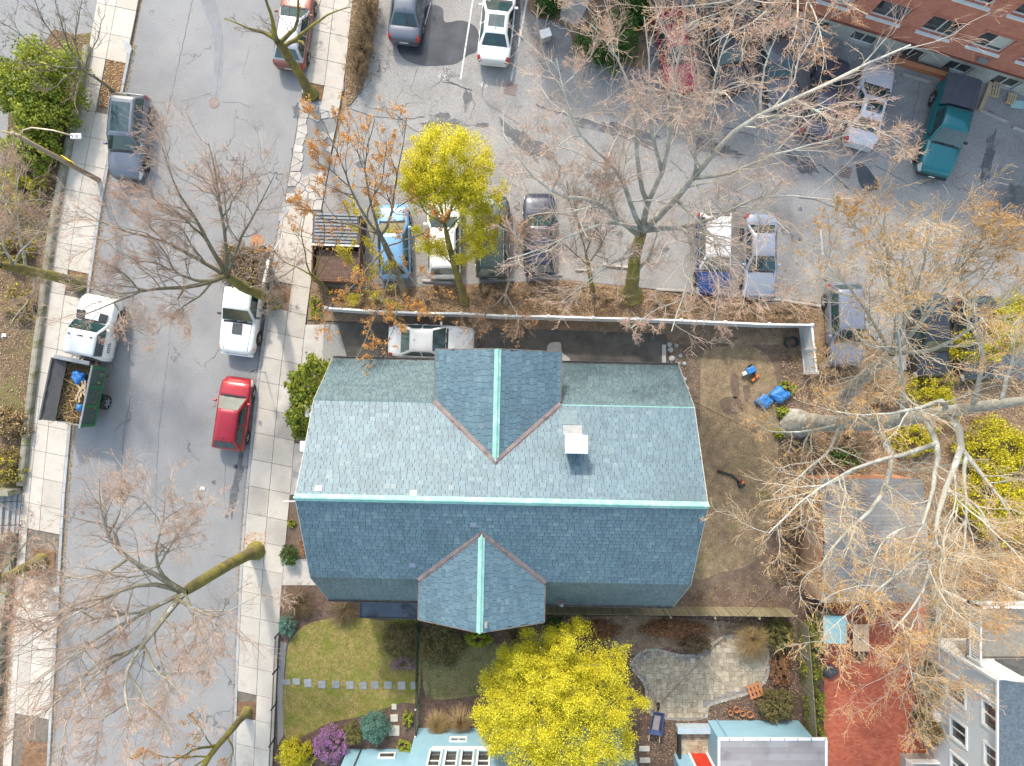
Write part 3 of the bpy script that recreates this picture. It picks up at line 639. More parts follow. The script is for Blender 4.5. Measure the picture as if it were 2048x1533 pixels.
m_trim = M('house_trim', (.36, .35, .32), (.44, .43, .4), 3, .7)
m_wall = M('house_clapboard', (.42, .43, .42), (.5, .5, .49), 2, .8)
xt, ht, yft = -.30, 2.8, 6.33        # top wing
xb, hb, yfb = -.83, 2.8, -5.78       # bottom wing
zW = 9.68
yv = lambda s: 3.95 + (1.55 - 3.95) * s
slate_obj = [0]
big = {'V': [], 'Q': [], 'T': []}
def slate_plane(part, mat, O, u, v, U, Vl, inside, e=.2, w=.295, single=0, seed=0):
    rg = np.random.default_rng(seed); O = np.array(O, float); u = np.array(u, float); v = np.array(v, float); u /= np.linalg.norm(u); v /= np.linalg.norm(v)
    n = np.cross(u, v)
    if n[2] < 0: n = -n
    items = []; rows = int(Vl / e + .6)
    for r in range(rows):
        v0 = r * e; v1 = min(v0 + e * 1.12, Vl + .02); a = -rg.uniform(0, w) if r % 2 else -rg.uniform(0, w) * .6
        while a < U:
            ww = w * rg.choice((.8, .9, 1, 1, 1.1)); c0, c1 = max(a, 0), min(a + ww, U); a += ww
            if c1 - c0 < .06: continue
            if inside((c0 + c1) / 2, (v0 + v1) / 2): items.append((c0, c1, v0 + rg.uniform(-.008, .008), v1, rg.uniform(-.002, .002)))
    items = sorted(items, key=lambda q: -q[2]) if single else items
    V, Q, T = [], [], []
    for k, (c0, c1, v0, v1, dz) in enumerate(items):
        g = .008; lo, hi, th = .026 + dz, .010 + dz, .014
        pts = []
        for (uu, vv, nn) in ((c0 + g, v0, lo), (c1 - g, v0, lo), (c1 - g, v1, hi), (c0 + g, v1, hi)): pts.append(O + u * uu + v * vv + n * nn)
        bot = [p - n * th for p in pts]
        if k < single:
            mb = MB(); mb.hexa([Vector(p) for p in bot] + [Vector(p) for p in pts]); mb.build('slate', mat, part); continue
        b = len(V); V += bot + pts; Q += [(b + 4, b + 5, b + 6, b + 7), (b, b + 1, b + 5, b + 4), (b + 1, b + 2, b + 6, b + 5), (b + 3, b, b + 4, b + 7)]; T += [rg.random()] * 8
    o = fast_mesh('remaining_slates', V, Q, mat, part, T); o['kind'] = 'stuff'
def under(pts, name='roof', parent=None):
    mb = MB(); mb.add([Vector(p) for p in pts], [tuple(range(len(pts)))]); return mb.build(name, m_under, parent if parent else house)
cu = math.hypot(yB, zR - zB); cl = math.hypot(yE - yB, zB - zE)
top_up = under([(-HL, yB, zB), (HL, yB, zB), (HL, 0, zR), (-HL, 0, zR)]); bot_up = under([(HL, -yB, zB), (-HL, -yB, zB), (-HL, 0, zR), (HL, 0, zR)])
top_lo = under([(-HL, yE, zE), (HL, yE, zE), (HL, yB, zB), (-HL, yB, zB)]); bot_lo = under([(HL, -yE, zE), (-HL, -yE, zE), (-HL, -yB, zB), (HL, -yB, zB)])
def ins_up(xc, hw, sgn):
    def f(a, b):
        x = a - HL; y = yB - b * yB / cu
        return not (abs(x - xc) < hw and y > yv(1 - abs(x - xc) / hw) + .02)
    return f
slate_plane(top_up, m_slate, (-HL, yB, zB), (1, 0, 0), (0, -yB, zR - zB), 2 * HL, cu, ins_up(xt, ht, 1), single=300, seed=1)
slate_plane(bot_up, m_slate, (-HL, -yB, zB), (1, 0, 0), (0, yB, zR - zB), 2 * HL, cu, ins_up(xb, hb, -1), seed=2)
slate_plane(top_lo, m_slate_l, (-HL, yE, zE), (1, 0, 0), (0, yB - yE, zB - zE), 2 * HL, cl, lambda a, b: abs(a - HL - xt) > ht - .25, e=.195, seed=3)
slate_plane(bot_lo, m_slate_l, (-HL, -yE, zE), (1, 0, 0), (0, yE - yB, zB - zE), 2 * HL, cl, lambda a, b: abs(a - HL - xb) > hb - .25, e=.195, seed=4)
def wing(xc, hw, yf, sg, seed):
    wl = math.hypot(hw, zW - zB)
    for s in (-1, 1):
        o = under([(xc + s * hw, yf, zB), (xc + s * hw, sg * 3.95, zB), (xc, sg * 1.55, zW), (xc, yf, zW)], 'wing_roof')
        U = abs(yf) - 1.55
        slate_plane(o, m_slate, (xc + s * hw, sg * 1.55, zB), (0, sg, 0), (-s * hw, 0, zW - zB), U, wl, lambda a, b: 1.55 + a > yv(b / wl) - .02, e=.2, seed=seed + s)
        # valley flashing
        a = Vector((xc + s * hw * 1.0, sg * 3.98, zB + .05)); b = Vector((xc, sg * 1.5, zW + .07)); d = (b - a); mid = (a + b) / 2; q = d.to_track_quat('X', 'Z').to_matrix()
        MB().box(mid, (d.length + .1, .24, .05), m=q).build('valley_flashing', m_valley, house); MB().box(mid + Vector((0, 0, .035)), (d.length + .12, .07, .05), m=q).build('valley_rib', m_valley, house)
        # eave and rake trim
        MB().box((xc + s * (hw + .02), (yf + sg * 4.1) / 2, zB - .06), (.08, abs(yf) - 4.1, .12)).build('eave_board', m_gut, house)
        a = Vector((xc + s * hw, yf + sg * .02, zB - .07)); b = Vector((xc, yf + sg * .02, zW - .07)); d = b - a; q = d.to_track_quat('X', 'Z').to_matrix()
        MB().box((a + b) / 2, (d.length, .05, .14), m=q).build('rake_board', m_gut, house)
    # ridge copper
    c = (yf + sg * 1.5) / 2
    for s in (-1, 1):
        q = Matrix.Rotation(s * math.atan2(zW - zB, hw), 3, 'Y'); MB().box((xc + s * .075, c, zW + .015), (.15, abs(yf - sg * 1.5), .012), m=q).build('ridge_flashing', m_copper, house)
    MB().tube([(xc, sg * 1.48, zW + .055), (xc, yf + sg * .03, zW + .055)], .045, 8).build('ridge_roll', m_copper, house)
    # wing walls and window
    wy = yf - sg * .35
    MB().add([(xc - hw + .3, wy, 0), (xc + hw - .3, wy, 0), (xc + hw - .3, wy, zB), (xc, wy, zW - .15), (xc - hw + .3, wy, zB)], [(0, 1, 2, 3, 4)]).build('gable_wall', m_wall, house)
    for s in (-1, 1): MB().box((xc + s * (hw - .31), (wy + sg * 4) / 2, zB / 2), (.02, abs(wy) - 4, zB - .05)).build('wall', m_wall, house)
    for (z, n) in ((1.9, 2), (4.6, 2), (7.3, 1)):
        for k in range(n): house_window((xc + (k - (n - 1) / 2) * 2.0, wy + sg * .03, z), 1.0, 1.5, 0 if sg > 0 else math.pi)
def house_window(c, w, h, rz):
    Mx = Matrix.Rotation(rz, 3, 'Z'); c = Vector(c)
    o = MB().box(c, (w, .04, h), rz).build('window', m_wglass, house)
    fr = MB()
    for s in (-1, 1): fr.box(c + Mx @ Vector((s * (w / 2 + .04), .02, 0)), (.09, .08, h + .18), rz); fr.box(c + Mx @ Vector((0, .021, s * (h / 2 + .04))), (w, .08, .09), rz)
    fr.box(c + Mx @ Vector((0, .015, 0)), (w, .05, .05), rz); fr.build('frame', m_whitep, o)
wing(xt, ht, yft, 1, 10); wing(xb, hb, yfb, -1, 20)
# main ridge copper
for s in (-1, 1):
    q = Matrix.Rotation(-s * math.atan2(zR - zB, yB), 3, 'X')
    for k in range(7):
        x0, x1 = -HL - .02 + k * (2 * HL + .04) / 7, -HL - .02 + (k + 1) * (2 * HL + .04) / 7
        MB().box(((x0 + x1) / 2, s * .085, zR - .012 + .003 * (k % 2)), (x1 - x0 + .02, .15, .014), m=q).build('ridge_flashing', m_copper, house)
MB().tube([(-HL - .05, 0, zR + .06), (0, 0, zR + .055), (HL + .05, 0, zR + .06)], .055, 8).build('ridge_roll', m_copper, house)
# break flashings, gutters, rakes
for x0, x1 in ((-HL, xt - ht), (xt + ht, HL)):
    MB().box(((x0 + x1) / 2, yB + .02, zB + .03), (x1 - x0, .05, .014)).build('break_flashing', m_copper if x0 > 0 else m_slate_l, house)
def gutter(x0, x1, y, sg):
    prof = [(0, 0), (sg * .02, -.1), (sg * .12, -.11), (sg * .15, .0), (sg * .13, .0), (sg * .11, -.09), (sg * .03, -.08), (sg * .015, 0)]
    vs = [(x, y + a, zE + .0 + b) for x in (x0, x1) for a, b in prof]; n = 8
    MB().add(vs, [tuple(range(n)), tuple(range(n, 2 * n))[::-1]] + [(i, i + n, (i + 1) % n + n, (i + 1) % n) for i in range(n)]).build('gutter', m_gut, house)
gutter(-HL, xt - ht, yE + .01, 1); gutter(xt + ht, HL, yE + .01, 1); gutter(-HL, xb - hb, -yE - .01, -1); gutter(xb + hb, HL, -yE - .01, -1)
for sx in (-1, 1):
    for sy in (-1, 1):
        for (a, b) in (((sx * HL, sy * yE, zE), (sx * HL, sy * yB, zB)), ((sx * HL, sy * yB, zB), (sx * HL, 0, zR))):
            a, b = Vector(a), Vector(b); d = b - a; q = d.to_track_quat('X', 'Z').to_matrix()
            MB().box((a + b) / 2 + Vector((sx * .012, 0, -.08)), (d.length + .02, .03, .15), m=q).build('rake_board', m_trim, house)
    gx = sx * (HL - .3)
    MB().add([(gx, -yE + .35, 0), (gx, yE - .35, 0), (gx, yE - .35, zE + .3), (gx, yB - .12, zB - .1), (gx, 0, zR - .15), (gx, -yB + .12, zB - .1), (gx, -yE + .35, zE + .3)], [tuple(range(7))]).build('gable_wall', m_wall, house)
    for (y, z) in ((-3, 1.9), (0, 1.9), (3, 1.9), (-3, 4.7), (0, 4.7), (3, 4.7), (-1.2, 7.6), (1.2, 7.6)): house_window((gx + sx * .03, y, z), 1.0, 1.5, -sx * math.pi / 2)
for sy in (-1, 1):
    MB().box((0, sy * (yE - .36), zE / 2 + .1), (2 * HL - .64, .02, zE + .2)).build('wall', m_wall, house); MB().box((0, sy * (yE - .17), zE - .06), (2 * HL - .1, .34, .03)).build('soffit', m_trim, house)
    for x in (-7, -5, -3.8, 3.5, 5, 7):
        for z in (1.8, 3.9): house_window((x, sy * (yE - .34), z), .9, 1.3, 0 if sy > 0 else math.pi)
# loose pale slates near the ridge
for (px, py) in ((637, 984), (827, 989), (948, 1051), (820, 1150)):
    up = py < 1003; loc = P(px, py, 10.45 if up else 9.9) - Vector((hc.x, hc.y, 0)); y = loc.y
    q = Matrix.Rotation(-(1 if y > 0 else -1) * math.atan2(zR - zB, yB), 3, 'X')
    MB().box((loc.x, y, zR - abs(y) * (zR - zB) / yB + .045), (.28, .24, .012), m=q).build('replaced_slate', M('pale_slate_%d' % px, (.55, .55, .52) if up else (.19, .23, .31), None, 4, .6), house)
# chimney
c0 = P(1151, 884, 10.95) - Vector((hc.x, hc.y, 0)); cx_, cy_ = c0.x, c0.y - .05
ch = MB().box((cx_, cy_, 9.9), (.78, .62, 1.9)).build('chimney', M('chimney_stucco', (.5, .5, .52), (.62, .62, .63), 4, .8), house)
cap = MB(); cap.box((cx_, cy_, 10.86), (.92, .76, .06)); cap.add([(cx_ - .44, cy_ - .36, 10.9), (cx_ + .44, cy_ - .36, 10.9), (cx_ + .44, cy_ + .36, 10.9), (cx_ - .44, cy_ + .36, 10.9), (cx_ - .12, cy_ - .02, 11.02), (cx_ + .12, cy_ - .02, 11.02)], [(0, 1, 5, 4), (1, 2, 5), (2, 3, 4, 5), (3, 0, 4)])
cap.build('chimney_cap', m_whitep, ch)
q = Matrix.Rotation(-math.atan2(zR - zB, yB), 3, 'X')
MB().box((cx_, cy_ + .45, zR - (cy_ + .45) * .633 + .04), (.85, .5, .012), m=q).build('chimney_flashing', m_grey, ch); MB().box((cx_ - .12, cy_ + 1.0, zR - (cy_ + 1.0) * .633 + .042), (.7, .75, .008), m=q).build('mortar_stain', M('mortar_wash', (.11, .17, .2), (.17, .23, .25), 5, .6), ch)
def pipe(px, py, z, h, r=.06, lean=(0, 0)):
    p = P(px, py, z) - Vector((hc.x, hc.y, 0)); MB().tube([(p.x, p.y, z - .15), (p.x + lean[0] * h, p.y + lean[1] * h, z + h)], r, 10).build('vent_pipe', m_grey, house); MB().box((p.x, p.y, z + .0), (.3, .3, .03), m=q).build('pipe_flashing', m_valley, house)
pipe(1338, 768, 6.3, .35, .05); pipe(1379, 945, 9.5, .45, .06); pipe(1127, 1203, 5.9, .5, .07); pipe(978, 1240, 9.3, .6, .07, (0, -.2))
# flat porch roof, stoop, flag
pr = [P(x, y, 3.0) - Vector((hc.x, hc.y, 0)) for x, y in ((726, 1205), (840, 1205), (840, 1241), (726, 1241))]
mdk = M('membrane_roof', (.06, .075, .1), (.1, .12, .15), 1.5, .5, c3=(.04, .045, .055), c3s=.9, c3t=(.5, .6))
po = MB().prism([(p.x, p.y) for p in pr], 2.85, 3.0).build('porch_roof', mdk, house)
for s in ((pr[3], pr[2]), (pr[3], pr[0])): a, b = s; d = b - a; MB().box(((a.x + b.x) / 2, (a.y + b.y) / 2, 3.03), (d.length, .05, .08), math.atan2(d.y, d.x)).build('edge_metal', m_darkgrey, po)
for p in (pr[2], pr[3]): MB().box((p.x * .985 + .05, p.y + .12, 1.42), (.12, .12, 2.84)).build('porch_post', m_whitep, po)
def hl(px, py, z): v = P(px, py, z) - Vector((hc.x, hc.y, 0)); return Matrix.Rotation(-TH, 3, 'Z') @ v
sp = [hl(x, y, .3) for x, y in ((589, 888), (606, 888), (600, 992), (580, 990))]
MB().prism([(p.x, p.y) for p in sp], .05, .32).build('stoop', m_oldconc, house, bevel=.02)
p = hl(604, 893, 3.0); MB().box((p.x + .25, p.y, 3.0), (.7, .55, .08)).build('door_hood', m_whitep, house); MB().box((p.x + .05, p.y - .3, 2.9), (.45, .04, .06)).build('hood_edge', m_darkgrey, house)
p = hl(618, 822, 1.2); MB().box((p.x + .2, p.y, 1.6), (.5, .65, .45)).build('window_unit', m_whitep, house, bevel=.03)
p = hl(590, 1004, 6.0); fl = MB().tube([(p.x + .6, p.y + .03, 5.8), (p.x - .55, p.y + .02, 6.1)], .025, 6).build('flag_pole', m_whitep, house)
MB().add([(p.x + .2, p.y - .02, 5.88), (p.x - .5, p.y - .03, 6.05), (p.x - .42, p.y - .1, 5.5), (p.x + .15, p.y - .05, 5.4)], [(0, 1, 2, 3)]).build('furled_flag', M('flag_cloth', (.1, .14, .3), (.6, .6, .62), 6, .8), fl)
# ================================================================ BRICK APARTMENT BUILDING
A = P(1786, 110); B = P(2048, 190); A.z = B.z = 0; ua = (B - A).normalized(); ang = math.atan2(ua.y, ua.x)
apt = empty('brick_apartment_building', A, ang, 'red brick apartment block with white-silled sliding windows', 'building')
m_bw = brickmat('facade_brick', (.5, .155, .1), (.6, .22, .15), (.52, .32, .26), 1, 1, .21, .075, rot=(math.pi / 2, 0, 0))
m_found = M('foundation_stone', (.36, .37, .35), (.47, .475, .455), 1.2, .9, .2, 30, c3=(.3, .31, .28), c3s=.5)
def facade(parent, u0, u1, z0, z1, holes, mat, name, y=0.0, th=.25):
    """front wall as a grid with holes, depth th behind"""
    us = sorted({u0, u1} | {h[0] for h in holes} | {h[1] for h in holes}); zs = sorted({z0, z1} | {h[2] for h in holes} | {h[3] for h in holes})
    us = [u for u in us if u0 <= u <= u1]; zs = [z for z in zs if z0 <= z <= z1]; mb = MB()
    for i in range(len(us) - 1):
        for j in range(len(zs) - 1):
            cu_, cz = (us[i] + us[i + 1]) / 2, (zs[j] + zs[j + 1]) / 2
            if any(h[0] < cu_ < h[1] and h[2] < cz < h[3] for h in holes): continue
            mb.add([(us[i], y, zs[j]), (us[i + 1], y, zs[j]), (us[i + 1], y, zs[j + 1]), (us[i], y, zs[j + 1])], [(0, 1, 2, 3)])
    for h in holes:
        mb.add([(h[0], y, h[2]), (h[1], y, h[2]), (h[1], y + th, h[2]), (h[0], y + th, h[2])], [(0, 1, 2, 3)]); mb.add([(h[0], y, h[3]), (h[1], y, h[3]), (h[1], y + th, h[3]), (h[0], y + th, h[3])], [(3, 2, 1, 0)])
        for uu in (h[0], h[1]): mb.add([(uu, y, h[2]), (uu, y, h[3]), (uu, y + th, h[3]), (uu, y + th, h[2])], [(0, 1, 2, 3)])
    return mb.build(name, mat, parent)
def slider(parent, h, y=0.0, sill=True, blind=False):
    u0, u1, z0, z1 = h; c = (u0 + u1) / 2; zc = (z0 + z1) / 2
    w = MB().box((c, y + .2, zc), (u1 - u0, .02, z1 - z0)).build('window', m_wglass, parent)
    f = MB()
    for s in (u0 + .025, c, u1 - .025): f.box((s, y + .17, zc), (.05, .06, z1 - z0 - .1))
    for s in (z0 + .025, z1 - .025): f.box((c, y + .169, s), (u1 - u0, .06, .05))
    f.build('frame', m_whitep, w)
    if sill: MB().box((c, y - .03, z0 - .05), (u1 - u0 + .2, .22, .09)).build('sill', m_whitep, w)
    if blind: MB().box((c + (u1 - u0) * .25, y + .185, zc + .1), ((u1 - u0) * .44, .01, (z1 - z0) * .8)).build('blind', M('blind', (.5, .52, .5), None, 2, .8), w)
holes = []
for k in range(-8, 7):
    for z in (2.72, 5.86): holes.append((-.15 + k * 2.73, -.15 + k * 2.73 + 1.67, z, z + 1.45))
low = [(-.05 + k * 2.73, -.05 + k * 2.73 + 1.42, .14, 1.15) for k in range(-8, 7)]
facade(apt, -23, 18, 1.5, 7.9, holes, m_bw, 'brick_wall'); facade(apt, -23, 18, -.1, 1.46, low, m_found, 'foundation', y=-.06)
MB().box((-2.5, -.02, 1.48), (41, .16, .05)).build('water_table', M('dark_brick_course', (.2, .07, .05), None, 3, .9), apt)
for i, h in enumerate(holes): slider(apt, h, 0, True, i % 3 == 0)
for i, h in enumerate(low): slider(apt, h, -.06, False)
for h in holes: MB().box(((h[0] + h[1]) / 2, -.008, h[3] + .1), (h[1] - h[0] + .3, .02, .2)).build('lintel', M('lintel_brick', (.4, .16, .11), (.47, .2, .15), 20, .9) if 'lintel_brick' not in bpy.data.materials else bpy.data.materials['lintel_brick'], apt)
MB().box((-2.5, 6.3, 3.9), (41, 12.1, 7.8)).build('rear_block', m_bw, apt); MB().box((-2.5, 6.2, 8.02), (41.2, 12.6, .24)).build('flat_roof', m_darkgrey, apt)
MB().box((3.9, -.1, 2.0), (.5, .18, .25)).build('vent_hood', m_grey, apt)
# brick planter edging and timber items by the building
pe = empty('brick_planter', P(1835, 140), ang, 'low orange brick planter edge at the foot of the apartment block', 'planter'); MB().box((0, 0, .2), (3.2, .25, .4)).build('edge', M('orange_brick', (.45, .17, .07), (.55, .24, .12), 8, .9), pe); MB().box((0, .5, .12), (3.2, .7, .2)).build('soil', m_mulch, pe)
tb = empty('timber_border', P(1968, 195), ang, 'pale timber border right of the teal pickup', 'border'); MB().box((0, .1, .1), (.2, 1.9, .2), -.1).build('beam', m_woodtan, tb); MB().box((.35, .95, .1), (1.0, .2, .2)).build('beam', m_woodtan, tb)
def pallet(px, py, rz, w, d, n, label, mat, z=.06):
    c = P(px, py); t = empty('wooden_pallet', (c.x, c.y, z), rz, label, 'pallet')
    for k in range(n): MB().box((-w / 2 + (k + .5) * w / n, 0, .12), (w / n * .62, d, .025)).build('slat', mat, t)
    for s in (-1, 0, 1): MB().box((0, s * d * .42, .055), (w, .09, .1)).build('runner', mat, t)
pallet(1983, 180, ang + .1, .75, .95, 5, 'small yellowish pallet by the apartment foundation', m_woodtan); pallet(2019, 200, ang, .5, .6, 4, 'smaller pallet between the border and the pale lid', m_woodtan)
ld = empty('plastic_lid', P(2032, 211), ang, 'pale turquoise plastic sheet lying by the apartment block', 'sheet'); MB().box((0, 0, .12), (.75, .45, .03), .2).build('panel', M('turquoise', (.35, .55, .55), None, 2, .5), ld, bevel=.02)
# ================================================================ GARAGE
gar = empty('brick_garage', P(1740, 1080), 0, 'low garage with grey shingle roof and orange brick side wall', 'garage'); O = gar.location
m_shing = brickmat('shingles', (.22, .21, .205), (.3, .285, .275), (.15, .145, .14), 1, 1, .9, .2)
def rel(o, px, py, z=0): return P(px, py, z) - Vector((o.location.x, o.location.y, 0))
c = [rel(gar, 1640, 958, 2.55), rel(gar, 1845, 958, 2.55), rel(gar, 1845, 1205, 2.55), rel(gar, 1640, 1205, 2.55)]
m_gbrick = brickmat('garage_brick', (.6, .24, .12), (.7, .33, .18), (.45, .3, .2), 1, 1, .21, .075, rot=(math.pi / 2, 0, math.pi / 2))
MB().prism([(c[0].x - .05, c[0].y - .1), (c[1].x - .1, c[1].y - .1), (c[2].x - .1, c[2].y + .1), (c[3].x - .05, c[3].y + .1)], 0, 2.5).build('wall', m_gbrick, gar)
ym = (c[0].y + c[3].y) / 2; rf = MB()
rf.add([(c[0].x, c[0].y, 2.52), (c[1].x, c[1].y, 2.52), (c[1].x, ym, 3.05), (c[0].x, ym, 3.05)], [(0, 1, 2, 3)]); rf.add([(c[3].x, c[3].y, 2.52), (c[2].x, c[2].y, 2.52), (c[2].x, ym, 3.05), (c[3].x, ym, 3.05)], [(3, 2, 1, 0)])
r_ = rf.build('roof', m_shing, gar); md = r_.modifiers.new('s', 'SOLIDIFY'); md.thickness = .06
MB().add([(c[0].x - .04, c[0].y, 2.5), (c[3].x - .04, c[3].y, 2.5), (c[3].x - .04, ym, 3.0)], [(0, 1, 2)]).build('gable', m_gbrick, gar)
MB().box((c[3].x + 3.2, c[3].y + .09, 1.1), (2.6, .06, 2.1)).build('garage_door', m_whitep, gar)
# ================================================================ GREY HOUSE (lower right)
gh = empty('grey_sided_house', P(1855, 1277), -math.pi / 2, 'pale grey vertical-sided house with white window frames and white deck railings', 'house')
def sidingmat():
    m, t, b = nmat('grey_siding'); L = t.links; tc = t.nodes.new('ShaderNodeTexCoord'); w = t.nodes.new('ShaderNodeTexWave'); w.wave_type = 'BANDS'; w.bands_direction = 'X'; w.wave_profile = 'SAW'; w.inputs['Scale'].default_value = 2.0
    L.new(tc.outputs['Object'], w.inputs['Vector']); gr = ramp(t, w.outputs['Fac'], .93, .97); col = mixc(t, mixc(t, (.56, .58, .59), (.63, .645, .65), noise(t, tc.outputs['Object'], 1.1)), (.26, .28, .29), gr); L.new(col, b.inputs['Base Color']); b.inputs['Roughness'].default_value = .8
    bn = t.nodes.new('ShaderNodeBump'); bn.invert = True; bn.inputs['Strength'].default_value = .5; L.new(gr, bn.inputs['Height']); L.new(bn.outputs[0], b.inputs['Normal']); return m
m_sid = sidingmat()
# local frame: x runs towards the bottom of the picture, y runs right (into the house)
gw = [(1.36, 2.36, 1.8, 3.3), (1.36, 2.5, 4.75, 6.0), (3.42, 4.4, 2.15, 3.4), (3.42, 4.4, 4.9, 6.0), (5.3, 6.3, 2.2, 3.4), (5.4, 6.4, 4.9, 6.0)]
facade(gh, 0, 12, 0, 6.2, gw, m_sid, 'west_wall', th=.12)
for h in gw:
    u0, u1, z0, z1 = h; c = (u0 + u1) / 2; zc = (z0 + z1) / 2; w = MB().box((c, .1, zc), (u1 - u0, .02, z1 - z0)).build('window', m_wglass, gh); f = MB()
    for s in (u0 - .05, u1 + .05): f.box((s, -.02, zc), (.13, .06, z1 - z0 + .26))
    for s in (z0 - .065, z1 + .065): f.box((c, -.021, s), (u1 - u0 - .03, .06, .13))
    f.box((c, .07, zc), (.06, .05, z1 - z0)); f.build('frame', m_whitep, w)
MB().add([(0, 0.01, 0), (0, 9, 0), (0, 9, 6.2), (0, .01, 6.2)], [(0, 1, 2, 3)]).build('north_wall', m_sid, gh); MB().box((1.1, -.06, 3.1), (.12, .1, 6.2)).build('corner_board', m_whitep, gh); MB().box((0, -.01, 3.1), (.14, .14, 6.2)).build('corner_board', m_whitep, gh)
rf = MB(); rf.add([(-.25, -.25, 6.2), (12, -.25, 6.2), (12, 4.5, 8.6), (-.25, 4.5, 8.6)], [(0, 1, 2, 3)]); rf.add([(-.25, 9.2, 6.2), (12, 9.2, 6.2), (12, 4.5, 8.6), (-.25, 4.5, 8.6)], [(3, 2, 1, 0)])
r_ = rf.build('roof', M('blue_grey_shingle', (.075, .1, .13), (.12, .15, .185), 6, .9, .4, 30, speck=.25, sscale=14), gh); r_.modifiers.new('s', 'SOLIDIFY').thickness = .1
for (x, y, L_, r0) in ((5.9, -.28, 12.3, 0), (-.27, 4.5, 9.5, math.pi / 2)): MB().box((x, y, 6.16), (L_, .06, .14), r0).build('eave_board', m_whitep, gh)
MB().box((3.9, -.2, .9), (.5, .4, .6)).build('meter_box', m_whitep, gh); MB().tube([(4.9, -.05, 4.6), (4.9, -.2, 4.6)], .12, 12).build('wall_lamp', m_whitep, gh)
m_deck = M('grey_deck_boards', (.2, .185, .165), (.28, .265, .24), 6, .9)
# north deck with white railings
dk = MB().box((-1.6, 2.4, 3.0), (2.9, 4.2, .12)).build('deck', m_deck, gh)
def railing(a, b, z):
    a, b = Vector(a), Vector(b); d = b - a; ln = d.length; an = math.atan2(d.y, d.x); c = (a + b) / 2
    for zz in (z + .95, z + .12): MB().box((c.x, c.y, zz), (ln, .08, .07), an).build('rail', m_whitep, gh)
    for k in range(int(ln / .13)): p = a + d * ((k + .5) * .13 / ln); MB().box((p.x, p.y, z + .53), (.04, .04, .76), an).build('baluster', m_whitep, gh)
    for p in (a, b): MB().box((p.x, p.y, z + .5), (.12, .12, 1.1), an).build('rail_post', m_whitep, gh)
railing((-3.0, .35, 0), (-3.0, 4.4, 0), 3.06); railing((-3.0, .35, 0), (-.15, .35, 0), 3.06)
MB().box((-3.0, 6.6, 4.6), (.1, 4.0, .1)).build('rail', m_whitep, gh); railing((-2.6, 4.8, 0), (-.15, 4.8, 0), 4.4); railing((-2.6, 4.8, 0), (-2.6, 8, 0), 4.4); MB().box((-1.4, 6.5, 4.35), (2.5, 3.6, .1)).build('deck', m_deck, gh)
for (x, y) in ((-2.9, .4), (-2.9, 4.3), (-2.5, 4.9), (-2.5, 7.9)): MB().box((x, y, 1.5), (.14, .14, 3.0)).build('deck_post', m_whitep, gh)
MB().box((-.05, 2.4, 4.2), (.08, 1.6, 2.0)).build('patio_door', m_wglass, gh)
# ramp / landing with white rail, bottom right
ldg = empty('entry_landing', P(1840, 1520), 0, 'pale entry landing with white curved handrail beside the brick drive', 'landing'); a = [rel(ldg, x, y) for x, y in ((1798, 1505), (1870, 1505), (1880, 1600), (1800, 1600))]
MB().prism([(p.x, p.y) for p in a], 0, .7).build('platform', m_oldconc, ldg); MB().tube([(a[0].x, a[0].y, .7), (a[0].x - .05, a[0].y + .02, 1.55), (a[0].x + .35, a[0].y + .05, 1.7), (a[0].x + .8, a[0].y - .2, 1.7), (a[0].x + 1.2, a[0].y - 1.4, 1.7)], .05, 8).build('handrail', m_whitep, ldg)
MB().box((a[0].x + .02, a[0].y - 1.0, .95), (.06, 2.0, .5)).build('side_panel', m_whitep, ldg); MB().box(((a[0].x + a[1].x) / 2, a[0].y, 1.0), (a[1].x - a[0].x, .06, .4)).build('side_panel', m_whitep, ldg)
# ================================================================ LIGHT BLUE HOUSE
m_blue = M('light_blue_paint', (.26, .46, .58), (.3, .51, .63), 1.5, .75)
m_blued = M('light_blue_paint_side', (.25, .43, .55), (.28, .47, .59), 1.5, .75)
bl = empty('light_blue_house', P(1040, 1455), math.pi, 'light blue house with white framed windows behind the large yellow maple', 'house')
# local: x runs left in the picture, y runs down (into the house); front face at y=0
x0 = -(P(1250, 1455).x - bl.location.x); x1 = -(P(834, 1455).x - bl.location.x)
ww = [(2.0 + k * .82 + .55, 2.0 + k * .82 + 1.22, 2.45, 4.1) for k in range(3, -1, -1)]
ww = [(1.62 + k * .84, 1.62 + k * .84 + .62, 2.45, 4.1) for k in range(4)]; bs = [(2.94, 3.8, 1.14, 1.6)]
facade(bl, x0, x1, 0, 6.5, ww + bs, m_blue, 'front_wall', th=.14)
for h in ww + bs:
    u0, u1, z0, z1 = h; c = (u0 + u1) / 2; zc = (z0 + z1) / 2; w = MB().box((c, .12, zc), (u1 - u0, .02, z1 - z0)).build('window', m_wglass, bl); f = MB()
    for s in (u0, u1): f.box((s, -.01, zc), (.1, .08, z1 - z0 + .1))
    for s in (z0, z1): f.box((c, -.011, s), (u1 - u0 - .1, .08, .1))
    f.box((c, .09, zc + .1), (u1 - u0, .05, .05)) if z1 - z0 > 1 else f.box((c, .09, zc), (.06, .05, z1 - z0)); f.build('frame', m_whitep, w)
MB().box((2.9, -.03, 2.3), (3.6, .14, .08)).build('window_ledge', m_whitep, bl)
MB().box(((x0 + x1) / 2, 3.3, 3.2), (x1 - x0, 6.3, 6.3)).build('body', m_blued, bl); MB().box(((x0 + x1) / 2, 3.2, 6.6), (x1 - x0 + .5, 7, .3)).build('roof', m_darkgrey, bl)
yb = P(0, 1455).y - P(0, 1497).y; xa = -(P(697, 1497).x - bl.location.x)
bw2 = [(-(-6.42 - bl.location.x), -(-7.38 - bl.location.x), .54, 1.07)]
